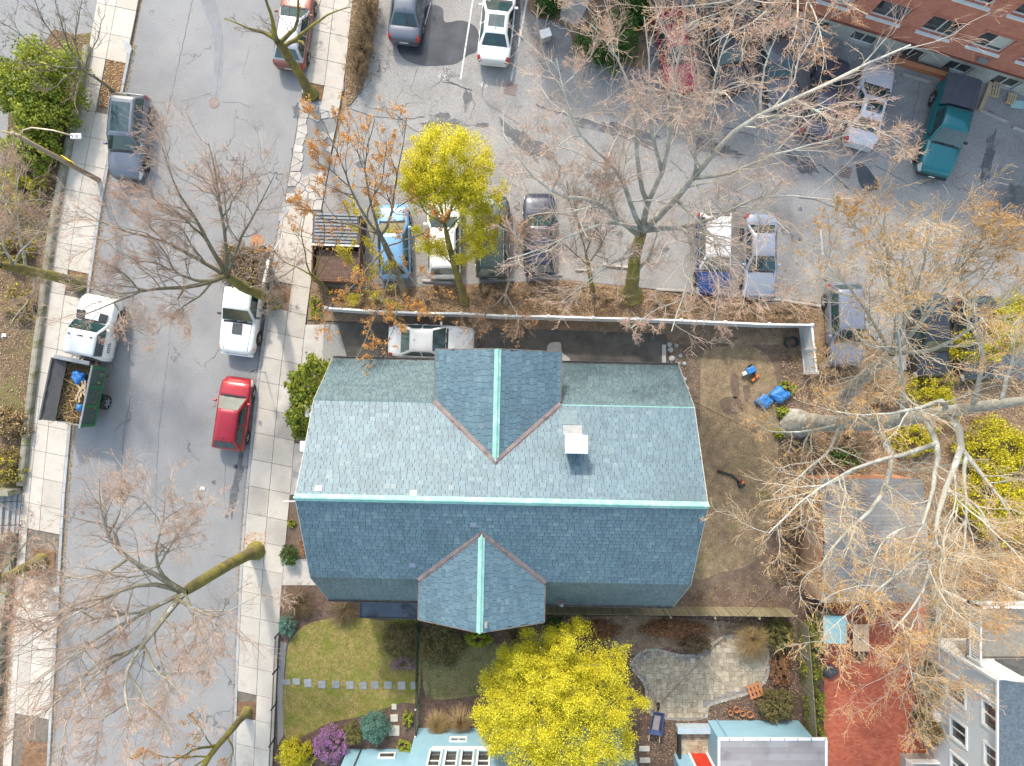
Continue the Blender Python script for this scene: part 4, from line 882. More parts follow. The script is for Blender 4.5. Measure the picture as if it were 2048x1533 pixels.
sx = MB().box(((x1 + xa) / 2 + .01, yb + 2.5, 1.65), (xa - x1 - .02, 5, 3.3)).build('side_extension', m_blue, bl)
h = bw2[0]; w = MB().box(((h[0] + h[1]) / 2, yb - .02, .8), (abs(h[1] - h[0]) - .2, .02, .4)).build('window', m_wglass, sx); f = MB()
for s in (-1, 1): f.box(((h[0] + h[1]) / 2 + s * .43, yb - .03, .8), (.09, .06, .6)); f.box(((h[0] + h[1]) / 2, yb - .031, .8 + s * .25), (.78, .06, .09))
f.build('frame', m_whitep, w); MB().tube([(xa - .75, yb - .05, .02), (xa - .72, yb - .05, 3.2)], .04, 8).build('downpipe', m_darkgrey, sx)
# rear wing with grey roof
bx = empty('blue_rear_wing', P(1520, 1500), 0, 'low light blue wing with brown-grey roof and white gutter beside the brick drive', 'house'); O = bx.location
y0 = P(0, 1440).y - O.y; xl, xr = 11.01 - O.x, 16.1 - O.x
MB().prism([(xl, y0), (xr, y0), (xr, y0 - 6), (xl, y0 - 6)], 0, 2.3).build('wall', m_blue, bx)
m_flat = brickmat('flat_roof_felt', (.25, .23, .235), (.31, .3, .31), (.27, .25, .26), 1, 1, 1.3, .35)
rp = [rel(bx, 1440, 1481, 2.45), rel(bx, 1650, 1479, 2.45)]
r_ = MB().prism([(rp[0].x, rp[0].y), (rp[1].x, rp[1].y), (rp[1].x, rp[1].y - 6), (rp[0].x, rp[0].y - 6)], 2.3, 2.45).build('roof', m_flat, bx)
gt = MB(); gt.box(((rp[0].x + rp[1].x) / 2, rp[0].y + .06, 2.42), (rp[1].x - rp[0].x + .2, .12, .12)); gt.box((rp[0].x - .06, rp[0].y - 3, 2.419), (.12, 6, .12)); gt.box((rp[1].x + .06, rp[0].y - 3, 2.419), (.12, 6, .12)); gt.build('gutter', m_white, r_)
for k in range(8): MB().box((rp[0].x + .5 + k * .72, rp[0].y + .06, 2.49), (.03, .13, .02)).build('gutter_bracket', m_darkgrey, r_)
MB().tube([(xl + .5, y0 + .06, .02), (xl + .52, y0 + .06, 2.3)], .04, 8).build('downpipe', m_blued, bx)
# porch with red door
pq = [rel(bx, x, y) for x, y in ((1347, 1507), (1432, 1507))]
MB().prism([(pq[0].x, pq[0].y), (pq[1].x - .1, pq[1].y), (pq[1].x - .1, pq[1].y - 4), (pq[0].x, pq[0].y - 4)], 0, 2.6).build('porch_wall', m_blued, bx)
cx2 = (rel(bx, 1395, 1507).x); dr = MB().box((cx2, pq[0].y + .03, 1.05), (.86, .05, 2.0)).build('door', M('red_door', (.55, .03, .015), (.62, .05, .02), 2, .5), bx); f = MB()
for s in (-1, 1): f.box((cx2 + s * .5, pq[0].y + .04, 1.08), (.13, .08, 2.16))
f.box((cx2, pq[0].y + .041, 2.12), (.86, .08, .13)); f.build('door_frame', m_whitep, dr)
lw = [rel(bx, 1349, 1452), rel(bx, 1417, 1452)]; MB().box(((lw[0].x + lw[1].x) / 2 + .05, lw[0].y, .3), (lw[1].x - lw[0].x, .35, .6)).build('low_wall', M('pale_blue_concrete', (.38, .47, .53), (.45, .53, .58), 3, .8), bx); MB().box((lw[0].x + .16, lw[0].y - .95, .35), (.13, 1.4, .6)).build('planter_rail', m_black, bx)
# ================================================================ VEHICLES
def lerp(a, b, t): return a + (b - a) * t
SHAPES = dict(
    sedan=dict(L=4.75, W=1.84, belt=.95, roof=1.44, wsb=.86, wst=.10, rrt=-1.05, rrb=-1.72, deck=1.02, nose=.66, tail=.98, wr=.60, fw=1.42, rw=-1.38),
    hatch=dict(L=4.15, W=1.76, belt=.96, roof=1.52, wsb=.95, wst=.22, rrt=-1.45, rrb=-1.95, deck=.95, nose=.70, tail=.95, wr=.60, fw=1.28, rw=-1.28),
    suv=dict(L=4.7, W=1.88, belt=1.08, roof=1.72, wsb=.92, wst=.28, rrt=-1.85, rrb=-2.2, deck=1.05, nose=.86, tail=1.05, wr=.66, fw=1.40, rw=-1.36),
    wagon=dict(L=4.8, W=1.82, belt=.98, roof=1.5, wsb=.9, wst=.2, rrt=-1.85, rrb=-2.25, deck=1.0, nose=.72, tail=1.0, wr=.62, fw=1.42, rw=-1.36),
    pickup=dict(L=5.4, W=1.95, belt=1.12, roof=1.78, wsb=1.05, wst=.42, rrt=-.72, rrb=-.85, deck=1.12, nose=.98, tail=1.1, wr=.68, fw=1.72, rw=-1.6),
    cab=dict(L=3.55, W=2.05, belt=1.45, roof=2.15, wsb=.30, wst=-.25, rrt=-1.55, rrb=-1.68, deck=1.4, nose=1.25, tail=1.4, wr=.74, fw=.75, rw=-99))
m_carpaint = {}
def paint(name, c, metal=.25, rough=.32):
    if name not in m_carpaint: m_carpaint[name] = M('paint_' + name, c, tuple(min(1, x * 1.06) for x in c), 1.5, rough, metal=metal, coat=.7)
    return m_carpaint[name]
def vehicle(name, label, cat, px, py, deg, pt, shape='sedan', scale=1.0, group=None, sunroof=False, rails=False, roof_sheen=None, plate_front=False, bed=False, wheelmat=None, z0=0.0, **ov):
    S = dict(SHAPES[shape]); S.update(ov)
    L_, W_, belt, roof = S['L'] * scale, S['W'] * (1 + (scale - 1) * .4), S['belt'], S['roof']
    c = P(px, py, .8); t = empty(name, (c.x, c.y, z0), math.radians(deg), label, cat, group)
    hx = L_ / 2; wb = W_ / 2 * .93; wr = S['wr'] * W_ / 1.84
    st = [(-hx, .76, S['tail'] - .26), (-hx + .05, .87, S['tail'] - .06), (-hx + .18, .95, S['tail']), (-hx + .5, .985, S['deck']), (S['rrb'] - .0, 1.0, S['deck'] + .0), (S['rrt'], 1.0, belt), (0, 1.0, belt), (S['wsb'], 1.0, belt),
          (lerp(S['wsb'], hx, .35), .995, lerp(belt, S['nose'], .22)), (lerp(S['wsb'], hx, .7), .975, lerp(belt, S['nose'], .55)), (hx - .22, .93, S['nose'] + .02), (hx - .07, .84, S['nose'] - .10), (hx, .72, S['nose'] - .30)]
    st = sorted(st)
    sx = np.array([s[0] for s in st]); sw = np.array([s[1] for s in st]) * W_ / 2; sz = np.array([s[2] for s in st])
    def sec(x, off=0.0):
        w = float(np.interp(x, sx, sw)); zt = float(np.interp(x, sx, sz)); zb = .24 if hx - abs(x) > .25 else .30
        h = [(.0, zt + .025), (.45, zt + .02), (.80, zt + .0), (.93, zt - .05), (.985, zt - .14), (1.0, lerp(zb, zt, .55)), (.985, lerp(zb, zt, .25)), (.93, zb), (0, zb)]
        pts = []
        for f, z in h: pts.append(Vector((x, f * w + (off if f > .5 else 0) , z + (off if f < .95 else 0))))
        return pts
    def ring(x, off=0.0):
        a = sec(x, off); return [Vector((p.x, -p.y, p.z)) for p in a[:0:-1]][1:] + a[:-1] + [a[-1]]
    xs = sorted(set(list(sx) + [lerp(sx[i], sx[i + 1], .5) for i in range(len(sx) - 1)]))
    vs, fs = [], []; n = None
    for x in xs:
        r = ring(x); n = len(r); vs += r
    for i in range(len(xs) - 1):
        for k in range(n): k2 = (k + 1) % n; fs.append((i * n + k, i * n + k2, (i + 1) * n + k2, (i + 1) * n + k))
    fs += [tuple(range(n))[::-1], tuple(range((len(xs) - 1) * n, len(xs) * n))]
    bm_ = MB().add(vs, fs); body = bm_.build('body', pt, t, smooth=True)
    bmx = bmesh.new(); bmx.from_mesh(body.data); bmesh.ops.recalc_face_normals(bmx, faces=bmx.faces); bmx.to_mesh(body.data); bmx.free()
    # cabin
    def wz(z): return lerp(wb, wr, max(0, min(1, (z - belt) / (roof - belt))))
    prof = [(S['wsb'], belt - .01), (S['wst'], roof - .03), (S['wst'] - .18, roof), (lerp(S['wst'], S['rrt'], .5), roof + .015), (S['rrt'] + .18, roof), (S['rrt'], roof - .03), (S['rrb'], belt - .01)]
    vs, fs = [], []
    for x, zt in prof:
        w = wz(zt); zl = belt - .04
        row = [(wb, zl), (lerp(wb, w, .5), lerp(zl, zt, .5)), (w, zt - .05 if zt > belt + .1 else zt), (w - .07, zt), (w * .5, zt + .02), (0, zt + .028)]
        row = [Vector((x, y, max(z, zl))) for y, z in row]; vs += row + [Vector((p.x, -p.y, p.z)) for p in row[-2::-1]]
    n = 11
    for i in range(len(prof) - 1):
        for k in range(n - 1): fs.append((i * n + k, i * n + k + 1, (i + 1) * n + k + 1, (i + 1) * n + k))
    cab_ = MB().add(vs, fs).build('cabin', roof_sheen or pt, t, smooth=True)
    bmx = bmesh.new(); bmx.from_mesh(cab_.data); bmesh.ops.recalc_face_normals(bmx, faces=bmx.faces); bmx.to_mesh(cab_.data); bmx.free()
    def glasspatch(nm, x0, x1, s0, s1, wf, bulge=.03):
        g, f = [], []; d = Vector((x1 - x0, 0, roof - belt)).normalized(); nrm = Vector((-d.z, 0, d.x)) if x1 < x0 else Vector((-d.z, 0, d.x)); 
        if nrm.z < 0: nrm = -nrm
        N = 8
        for i in range(4):
            s = lerp(s0, s1, i / 3); z = lerp(belt, roof - .02, s); x = lerp(x0, x1, s)
            for k in range(N + 1):
                q = -1 + 2 * k / N; g.append(Vector((x, q * (wz(z) - .07) * wf, z + .026 * (1 - q * q))) + nrm * .018)
        for i in range(3):
            for k in range(N): f.append((i * (N + 1) + k, i * (N + 1) + k + 1, (i + 1) * (N + 1) + k + 1, (i + 1) * (N + 1) + k))
        o = MB().add(g, f).build(nm, m_glass, t, smooth=True); return o
    glasspatch('windshield', S['wsb'], S['wst'], .06, .94, 1.0); glasspatch('rear_window', S['rrb'], S['rrt'], .16, .92, .94)
    # side windows
    for sgn in (-1, 1):
        xa0, xa1 = S['wsb'] - .22, S['wst'] - .06; xb0, xb1 = (S['rrb'] + .22, S['rrt'] + .06); zl, zh = belt + .03, roof - .09
        nwin = 2 if shape in ('sedan', 'hatch') else (1 if shape in ('cab',) or (shape == 'pickup') else 3)
        for k in range(nwin):
            f0, f1 = k / nwin, (k + 1) / nwin
            l0, l1 = lerp(xa0, xb0, f0) - (.04 if k else 0), lerp(xa0, xb0, f1) + (.04 if k < nwin - 1 else 0); h0, h1 = lerp(xa1, xb1, f0) - (.04 if k else 0), lerp(xa1, xb1, f1) + (.04 if k < nwin - 1 else 0)
            q = [Vector((l0, sgn * (wz(zl) + .012), zl)), Vector((l1, sgn * (wz(zl) + .012), zl)), Vector((h1, sgn * (wz(zh) + .014), zh)), Vector((h0, sgn * (wz(zh) + .014), zh))]
            MB().add(q, [(0, 1, 2, 3) if sgn < 0 else (3, 2, 1, 0)]).build('side_window', m_glass, t)
        # mirrors, handles
        mx = S['wsb'] - .3; mr = MB().box((mx, sgn * (wb + .13), belt + .08), (.13, .2, .14)).build('wing_mirror', pt if shape != 'pickup' else m_plastic, t, bevel=.04)
        for hxp in (lerp(S['wst'], S['rrt'], .38), lerp(S['wst'], S['rrt'], .82)): MB().box((hxp, sgn * (W_ / 2 + .002), belt - .17), (.17, .03, .03)).build('door_handle', m_chrome if shape == 'suv' else pt, t)
        # lights
        def lightpatch(nm, x0, x1, j0, j1, mat):
            g, f = [], []
            for i in range(4):
                x = lerp(x0, x1, i / 3); a = sec(x, .012)[j0:j1 + 1]; g += [Vector((p.x + (.012 if x > 0 else -.012), sgn * p.y, p.z)) for p in a]
            m_ = j1 - j0 + 1
            for i in range(3):
                for k in range(m_ - 1): f.append((i * m_ + k, i * m_ + k + 1, (i + 1) * m_ + k + 1, (i + 1) * m_ + k))
            MB().add(g, f).build(nm, mat, t, smooth=True)
        lightpatch('headlight', hx - .42, hx - .05, 3, 5, m_clear_light)
        if shape != 'cab': lightpatch('taillight', -hx + .02, -hx + .3, 2 if shape in ('sedan',) else 3, 5, m_red_light)
        if shape in ('cab', 'pickup'): MB().box((hx - .38, sgn * (W_ / 2 * .93), S['nose'] - .12), (.16, .06, .08)).build('indicator', m_amber, t)
        # wheels
        for wx in (S['fw'] * scale, S['rw'] * scale):
            if wx < -50: continue
            rad = .36 if shape in ('suv', 'pickup') else (.40 if shape == 'cab' else .325)
            y = sgn * (W_ / 2 - .09)
            ar = MB(); ar.tube([(wx, sgn * (W_ / 2 - .2), rad + .02), (wx, sgn * (W_ / 2 + .004), rad + .02)], rad + .07, 20); ar.build('wheel_arch', m_plastic, t)
            wh = MB(); wh.tube([(wx, y - .11, rad), (wx, y - .095, rad), (wx, y + .095, rad), (wx, y + .11, rad)], [rad * .9, rad, rad, rad * .9], 20); w_o = wh.build('wheel', m_rubber, t, smooth=False)
            rm = MB(); yy = y + sgn * .112; rm.tube([(wx, yy - sgn * .03, rad), (wx, yy, rad)], rad * .62, 16); rm.build('rim', m_plastic, w_o)
            sp = MB()
            for k in range(5): a = k * 2 * math.pi / 5 + .3; sp.box((wx + math.cos(a) * rad * .34, yy + sgn * .006, rad + math.sin(a) * rad * .34), (rad * .66, .014, .075), m=Matrix.Rotation(-a, 3, 'Y'))
            sp.tube([(wx, yy, rad), (wx, yy + sgn * .02, rad)], rad * .16, 10); sp.build('spoke', wheelmat or m_alloy, w_o)
    # bumpers / grille / plates
    MB().box((hx - .06, 0, S['nose'] - .33), (.14, W_ * .62, .16)).build('grille', m_plastic, t, bevel=.03)
    if shape != 'cab' and not bed: MB().box((-hx + .02, 0, S['tail'] - .33), (.06, .5, .13)).build('number_plate', m_plate, t)
    if shape == 'sedan' or shape == 'wagon' or shape == 'hatch': MB().box((-hx + .05, 0, .42), (.14, W_ * .8, .14)).build('rear_bumper', pt, t, bevel=.05)
    wp_ = MB()
    for s in (-.35, .25): wp_.box((S['wsb'] + .02, s * wb, belt + .045), (.05, .55, .02), .08)
    wp_.build('wiper', m_black, t)
    MB().box((S['wsb'] + .06, 0, belt + .018), (.1, wb * 1.7, .012)).build('cowl', m_plastic, t)
    sm = MB(); ya = wb * .84
    sm.add([Vector((lerp(S['wsb'], hx, .06), y_, float(np.interp(lerp(S['wsb'], hx, .06), sx, sz)) + .026)) for y_ in (-ya, -ya + .018)] + [Vector((lerp(S['wsb'], hx, .88), y_, float(np.interp(lerp(S['wsb'], hx, .88), sx, sz)) + .028)) for y_ in (-ya * .85 + .018, -ya * .85)], [(0, 1, 2, 3)])
    sm.add([Vector((p[0], -p[1], p[2])) for p in sm.v[:4]], [(3, 2, 1, 0)]); sm.build('bonnet_seam', m_plastic, t)
    if sunroof:
        a, b = (S['wst'] - .2, S['wst'] - .85) if sunroof == 1 else (S['wst'] - .22, S['rrt'] + .35); ww = wr * .72
        MB().add([Vector((a, -ww, roof + .03)), Vector((a, ww, roof + .03)), Vector((b, ww, roof + .042)), Vector((b, -ww, roof + .042)), Vector((a, 0, roof + .042)), Vector((b, 0, roof + .055))], [(0, 4, 5, 3), (4, 1, 2, 5)]).build('sunroof', m_glass, t)
    if rails:
        for s in (-1, 1): MB().tube([(S['wst'] - .15, s * (wr - .05), roof + .0), (S['wst'] - .25, s * (wr - .05), roof + .07), (S['rrt'] + .25, s * (wr - .05), roof + .07), (S['rrt'] + .1, s * (wr - .05), roof)], .022, 6).build('roof_rail', m_grey if rails == 1 else pt, t)
    if shape in ('sedan', 'wagon', 'hatch'): MB().add([(S['rrt'] + .3, -.03, roof + .02), (S['rrt'] + .3, .03, roof + .02), (S['rrt'] + .12, 0, roof + .08), (S['rrt'] + .1, 0, roof + .02)], [(0, 1, 2), (1, 3, 2), (3, 0, 2), (0, 3, 1)]).build('antenna', m_plastic, t)
    return t, S, hx, W_
G1 = 'vehicles parked along the street'; G2 = 'cars parked in the lot'
vehicle('parked_suv', 'dark grey SUV with panoramic glass roof parked at the left kerb', 'car', 256, 272, -95, paint('slate_grey', (.15, .165, .2)), 'suv', 1.0, G1, sunroof=2, rails=1)
vehicle('parked_hatchback', 'bright red hatchback parked at the right kerb', 'car', 464, 828, 82, paint('red', (.36, .012, .025)), 'hatch', .98, G1)
vehicle('parked_wagon', 'maroon car parked under the mossy tree at the top of the street', 'car', 587, 55, 82, paint('maroon', (.2, .06, .045)), 'hatch', 1.08, G1, roof_sheen=paint('roof_sky_sheen', (.45, .46, .5)))  # pale cabin colour paints the sky's reflection on a maroon roof
vehicle('parked_sedan', 'dark slate sedan parked next to the puddle at the top of the lot', 'car', 816, -2, 84, paint('graphite', (.1, .115, .15)), 'sedan', 1.0, G2)
vehicle('parked_sedan', 'white sedan with small sunroof parked right of the puddle', 'car', 995, 38, 84, paint('white', (.78, .78, .77), 0.0), 'sedan', 1.02, G2, sunroof=1)
vehicle('parked_sedan', 'white sedan parked in the driveway beside the slate-roofed house', 'car', 862, 683, -2, paint('white', (.78, .78, .77), 0.0), 'sedan', 1.0)
vehicle('parked_hatchback', 'light blue car parked next to the brown dumpster', 'car', 787, 482, 92, paint('sky_blue', (.17, .36, .6)), 'hatch', 1.03, G2)
vehicle('parked_suv', 'white SUV with roof rails parked under the yellow maple', 'car', 888, 474, 90, paint('white', (.78, .78, .77), 0.0), 'suv', .98, G2, rails=2)
vehicle('parked_suv', 'dark green SUV with red tail lights parked between the white and the navy car', 'car', 985, 474, 90, paint('dark_green', (.05, .08, .075)), 'suv', .98, G2, rails=1)
vehicle('parked_sedan', 'navy car parked right of the dark green SUV', 'car', 1079, 466, 90, paint('navy', (.03, .042, .075)), 'wagon', .94, G2)
vehicle('parked_suv', 'blue car with painted white roof glare parked under the pale branches', 'car', 1428, 508, -91, paint('royal_blue', (.025, .06, .2)), 'suv', .97, G2, roof_sheen=paint('white', (.78, .78, .77), 0.0))  # white cabin colour stands in for a bright reflection on the roof
vehicle('parked_sedan', 'pale steel-blue sedan parked right of the blue car with painted roof glare', 'car', 1521, 511, -91, paint('steel_blue', (.3, .335, .41)), 'sedan', .98, G2)
vehicle('parked_suv', 'lavender-grey SUV parked just beyond the white fence corner', 'car', 1690, 650, -88, paint('lavender_grey', (.2, .215, .27)), 'suv', .98, G2)
vehicle('parked_suv', 'black SUV parked under the gold-budded trees, left of the pair', 'car', 1858, 672, -86, paint('black', (.03, .032, .036)), 'suv', 1.0, G2)
vehicle('parked_suv', 'charcoal SUV parked under the gold-budded trees, right of the pair', 'car', 1952, 678, -86, paint('charcoal', (.05, .052, .06)), 'suv', 1.0, G2)
vehicle('parked_sedan', 'silver-white sedan parked left of the teal pickup', 'car', 1742, 208, 74, paint('silver_white', (.62, .62, .66), .1), 'sedan', 1.02, G2, sunroof=1)
vehicle('parked_sedan', 'dark blue-grey sedan parked left of the silver-white sedan', 'car', 1652, 192, 74, paint('dusk_blue', (.07, .082, .115)), 'sedan', 1.0, G2)
vehicle('parked_sedan', 'crimson car parked beside the evergreen hedge under bare branches', 'car', 1352, 98, -80, paint('crimson', (.42, .035, .075)), 'sedan', 1.0, G2)
vehicle('parked_suv', 'dark grey SUV parked right of the crimson car', 'car', 1452, 100, -78, paint('charcoal', (.05, .052, .06)), 'suv', 1.0, G2)
vehicle('parked_sedan', 'grey car mostly hidden by branches near the apartment block', 'car', 1555, 128, -77, paint('mid_grey', (.14, .14, .155)), 'sedan', 1.0, G2)
# --- pickups
def open_bed(t, S, hx, W_, pt, name='cargo_bed', x1=None, wall=.45, floor=.72):
    x0 = -hx + .04; x1 = x1 or S['rrb'] - .06; w = W_ / 2; b = MB()
    b.box(((x0 + x1) / 2, 0, S['belt'] + .03), (x1 - x0, W_ - .26, .03)); fl = b.build(name, m_plastic, t)
    for s in (-1, 1): MB().box(((x0 + x1) / 2, s * (w - .07), S['belt'] + .13), (x1 - x0, .11, .26)).build('bed_side', pt, t, bevel=.02)
    MB().box((x0 + .03, 0, S['belt'] + .1), (.06, W_ - .26, .28)).build('tailgate', pt, t, bevel=.02); MB().box((x1 - .02, 0, S['belt'] + .12), (.05, W_ - .26, .26)).build('bulkhead', pt, t)
    return x0, x1
teal = paint('teal', (.0, .145, .165), .2, .3)
tp, S, hx, W_ = vehicle('parked_pickup', 'teal pickup truck with dark grey bed cover near the apartment block', 'pickup', 1893, 256, -105, teal, 'pickup', 1.0, G2, bed=True)
x0, x1 = open_bed(tp, S, hx, W_, teal); MB().add([(x0, -W_ / 2 + .03, 1.38), (x1 + .02, -W_ / 2 + .03, 1.4), (x1 + .02, W_ / 2 - .03, 1.4), (x0, W_ / 2 - .03, 1.38), (x0 + .05, -.62, 1.6), (x1, -.62, 1.64), (x1, .62, 1.64), (x0 + .05, .62, 1.6)], [(0, 1, 5, 4), (2, 3, 7, 6), (3, 0, 4, 7), (1, 2, 6, 5), (4, 5, 6, 7)]).build('bed_cover', M('bed_cover', (.06, .068, .09), (.085, .092, .115), 3, .55), tp)
MB().box((hx - .03, 0, .55), (.18, W_ * .86, .2)).build('front_bumper', m_plastic, tp, bevel=.05); MB().box((hx + .06, 0, .6), (.02, .34, .12)).build('number_plate', m_plate, tp)
white = paint('white', (.78, .78, .77), 0.0)
wp2, S, hx, W_ = vehicle('parked_pickup', 'white pickup truck heaped with cut brush at the right kerb', 'pickup', 486, 606, -97.5, white, 'pickup', 1.06, G1, bed=True, wheelmat=M('dusty_rim', (.35, .28, .2), None, 3, .5))
x0, x1 = open_bed(wp2, S, hx, W_, white); MB().box((S['wsb'] + .42, 0, 1.13), (.6, .55, .06)).build('bonnet_scoop', m_darkgrey, wp2, bevel=.02); MB().box((hx - .02, 0, .6), (.2, W_ * .88, .24)).build('front_bumper', white, wp2, bevel=.06)
brush_spots = []
brush_spots.append((wp2.location.copy(), math.radians(-97.5), x0, x1, W_))
# --- dump truck
tk, S, hx, W_ = vehicle('dump_truck', 'white landscaping dump truck with green-sided bed full of yard waste', 'truck', 194, 656, 78.5, paint('white', (.78, .78, .77), 0.0), 'cab', 1.0, G1)
for s in (-1, 1): MB().box((.62, s * .62, 1.475), (.42, .46, .05), s * .08).build('bonnet_vent', m_plastic, tk, bevel=.02)
for s in (-1, 0, 1): MB().box((-.52, s * .6, 2.2), (.06, .3 if s == 0 else .1, .05)).build('roof_marker', m_black, tk)
MB().box((-3.4, 0, .62), (4.2, .85, .28)).build('chassis', m_darkgrey, tk)
m_gr = M('truck_green', (.02, .15, .05), (.03, .2, .07), 3, .6); m_mesh = M('screen_panel', (.05, .08, .075), (.075, .105, .1), 5, .6); bx0, bx1, bw, zb, zt = -5.3, -1.98, 1.08, 1.15, 2.35
MB().box(((bx0 + bx1) / 2, 0, zb), (bx1 - bx0, 2 * bw, .1)).build('bed_floor', m_darkgrey, tk)
for s in (-1, 1):
    side = MB().box(((bx0 + bx1) / 2, s * bw, (zb + zt) / 2), (bx1 - bx0, .05, zt - zb)).build('bed_side', m_mesh, tk)
    for k in range(4): MB().box((bx0 + .1 + k * (bx1 - bx0 - .2) / 3, s * (bw + .02), (zb + zt) / 2), (.12, .1, zt - zb + .02)).build('stake', m_gr if s < 0 else m_darkgrey, side)
    MB().box(((bx0 + bx1) / 2, s * bw, zt + .03), (bx1 - bx0 + .06, .09, .07)).build('top_rail', m_grey if s < 0 else m_darkgrey, side); MB().box(((bx0 + bx1) / 2, s * bw, zb - .03), (bx1 - bx0, .1, .14)).build('sill', m_gr if s < 0 else m_darkgrey, side)
MB().box((bx1, 0, (zb + zt) / 2), (.06, 2 * bw, zt - zb)).build('headboard', m_darkgrey, tk); MB().box((bx1 + .12, 0, zt + .1), (.2, 1.9, .08)).build('cab_guard', m_grey, tk); MB().box((bx0, -.1, zb + .35), (.05, 2 * bw, .6)).build('tailgate', m_grey, tk)
tarp = MB(); N = 10
for i in range(N + 1):
    for j in range(4):
        x = lerp(bx0, bx1, i / N); y = bw - .02 - j * .2; tarp.v.append((x, y, zt + .02 - j * .09 - .05 * abs(math.sin(i * 1.9 + j)))); 
tarp.f = [(i * 4 + j, i * 4 + j + 1, (i + 1) * 4 + j + 1, (i + 1) * 4 + j) for i in range(N) for j in range(3)]; tarp.build('tarpaulin', M('black_tarp', (.06, .058, .06), (.09, .085, .085), 5, .7, .4, 12), tk, smooth=True)
for s in (-1, 1):
    for q, r_ in ((0, .42),):
        y = s * .95; wh = MB().tube([(-4.0, y - .24, .42), (-4.0, y - .2, .42), (-4.0, y + .2, .42), (-4.0, y + .24, .42)], [.38, .42, .42, .38], 20).build('wheel', m_rubber, tk); yy = y + s * .245
        MB().tube([(-4.0, yy - s * .03, .42), (-4.0, yy, .42)], .26, 16).build('rim', m_plastic, wh); sp = MB()
        for k in range(6): a = k * math.pi / 3; sp.box((-4.0 + math.cos(a) * .15, yy + s * .006, .42 + math.sin(a) * .15), (.26, .014, .09), m=Matrix.Rotation(-a, 3, 'Y'))
        sp.build('spoke', m_chrome, wh)
brush_truck = (tk.location.copy(), math.radians(78.5), bx0, bx1, bw)
door = MB()   # worn lettering on the truck door
for k in range(5): door.box((-.75 - k * .11, -(W_ / 2 + .004), 1.15), (.06, .012, .09)); door.box((-.72 - k * .12, -(W_ / 2 + .004), 1.0), (.075, .012, .05))
door.build('door_lettering', m_black, tk)
# ================================================================ STREET FURNITURE AND SMALL THINGS
# utility pole: base (200,362)
b = P(200, 362); up = empty('utility_pole', (b.x, b.y, .1), 0, 'tall wooden utility pole with street lamp and yellow sign at the left pavement', 'utility pole')
topw = P(27, 268, 7.05); lean = Vector((topw.x - b.x, topw.y - b.y, 0))
def pp(z): return Vector((lean.x * z / 7, lean.y * z / 7, z))
MB().tube([pp(0), pp(3.5), pp(7.05)], [.14, .125, .11], 12).build('pole', M('pole_wood', (.27, .21, .15), (.36, .29, .21), 6, .9, .3, 25), up, smooth=True)
q0 = pp(6.6); lamp = P(150, 273, 6.7) - Vector((b.x, b.y, .1)); mid = lerp(q0, lamp, .35) + Vector((0, .25, .45))
MB().tube([q0, lerp(q0, mid, .5) + Vector((0, .06, .12)), mid, lerp(mid, lamp, .5) + Vector((0, .06, .05)), lamp], .035, 8).build('lamp_arm', M('arm_metal', (.55, .42, .33), (.62, .5, .42), 4, .4, metal=.4), up, smooth=True)
hd = MB().box((lamp.x + .05, lamp.y, lamp.z), (.5, .26, .12)).build('lamp_head', m_whitep, up, bevel=.04); MB().box((lamp.x + .12, lamp.y, lamp.z + .065), (.16, .14, .02)).build('lamp_fins', m_grey, hd); MB().lathe((lamp.x - .08, lamp.y, lamp.z + .06), [(.04, 0), (.04, .05), (.01, .06)], 8).build('photocell', m_bluetarp, hd)
sg = pp(2.9); MB().box((sg.x + .05, sg.y + .18, 2.9), (.55, .03, .5), -.5, m=Matrix.Rotation(math.radians(-35), 3, 'Z')).build('sign_plate', m_yellow, up)
c_ = MB().tube([pp(7.0) + Vector((-.5, .1, 0)), pp(7.0) + Vector((.4, -.1, .0))], .05, 6).build('crossbar', m_wood, up)
# wires
def wire(a, b, r, label, sag=.4, name='overhead_wire', cat='wire'):
    a, b = Vector(a), Vector(b); pts = []
    for k in range(13):
        t = k / 12; p = a.lerp(b, t); p.z -= sag * 4 * t * (1 - t); pts.append(p)
    o = MB().tube(pts, r, 4, False).build(name, m_black, smooth=True); tag(o, label, cat)
wire(P(1380, 800, 6), P(1530, 873, 4.5), .012, 'thin black wire running from the slate-roofed house across the back lawn', .2)
wire(P(1300, 1430, 1.0), P(1575, 1150, 5), .012, 'thin wire slanting over the patio from the wheelbarrow corner', .15)
# trash can
def bucket(name, label, px, py, r0, r1, h, mat, cat, inner=m_soil, rx=0, z=0.0):
    c = P(px, py); t = empty(name, (c.x, c.y, z), 0, label, cat); n = 20
    MB().lathe((0, 0, 0), [(r0, 0), (r1, h), (r1 + .02, h), (r1 + .02, h + .03), (r1 - .015, h + .03), (r1 - .03, h - .1), (r0 - .03, .2)], n).build('shell', mat, t, smooth=False)
    MB().lathe((0, 0, h * .55), [(r1 - .05, 0), (r1 * .5, .06), (.001, .08)], 12).build('contents', inner, t); return t
bc = bucket('waste_barrel', 'dark plastic waste barrel standing behind the dump truck', 175, 834, .25, .29, .75, m_darkgrey, 'barrel')
MB().box((.3, -.05, .6), (.05, .2, .05)).build('handle', m_darkgrey, bc)
bucket('planter_pot', 'round grey pot of twigs beside the rusty manhole and the brush pickup', 531, 503, .22, .27, .45, m_granite, 'pot')
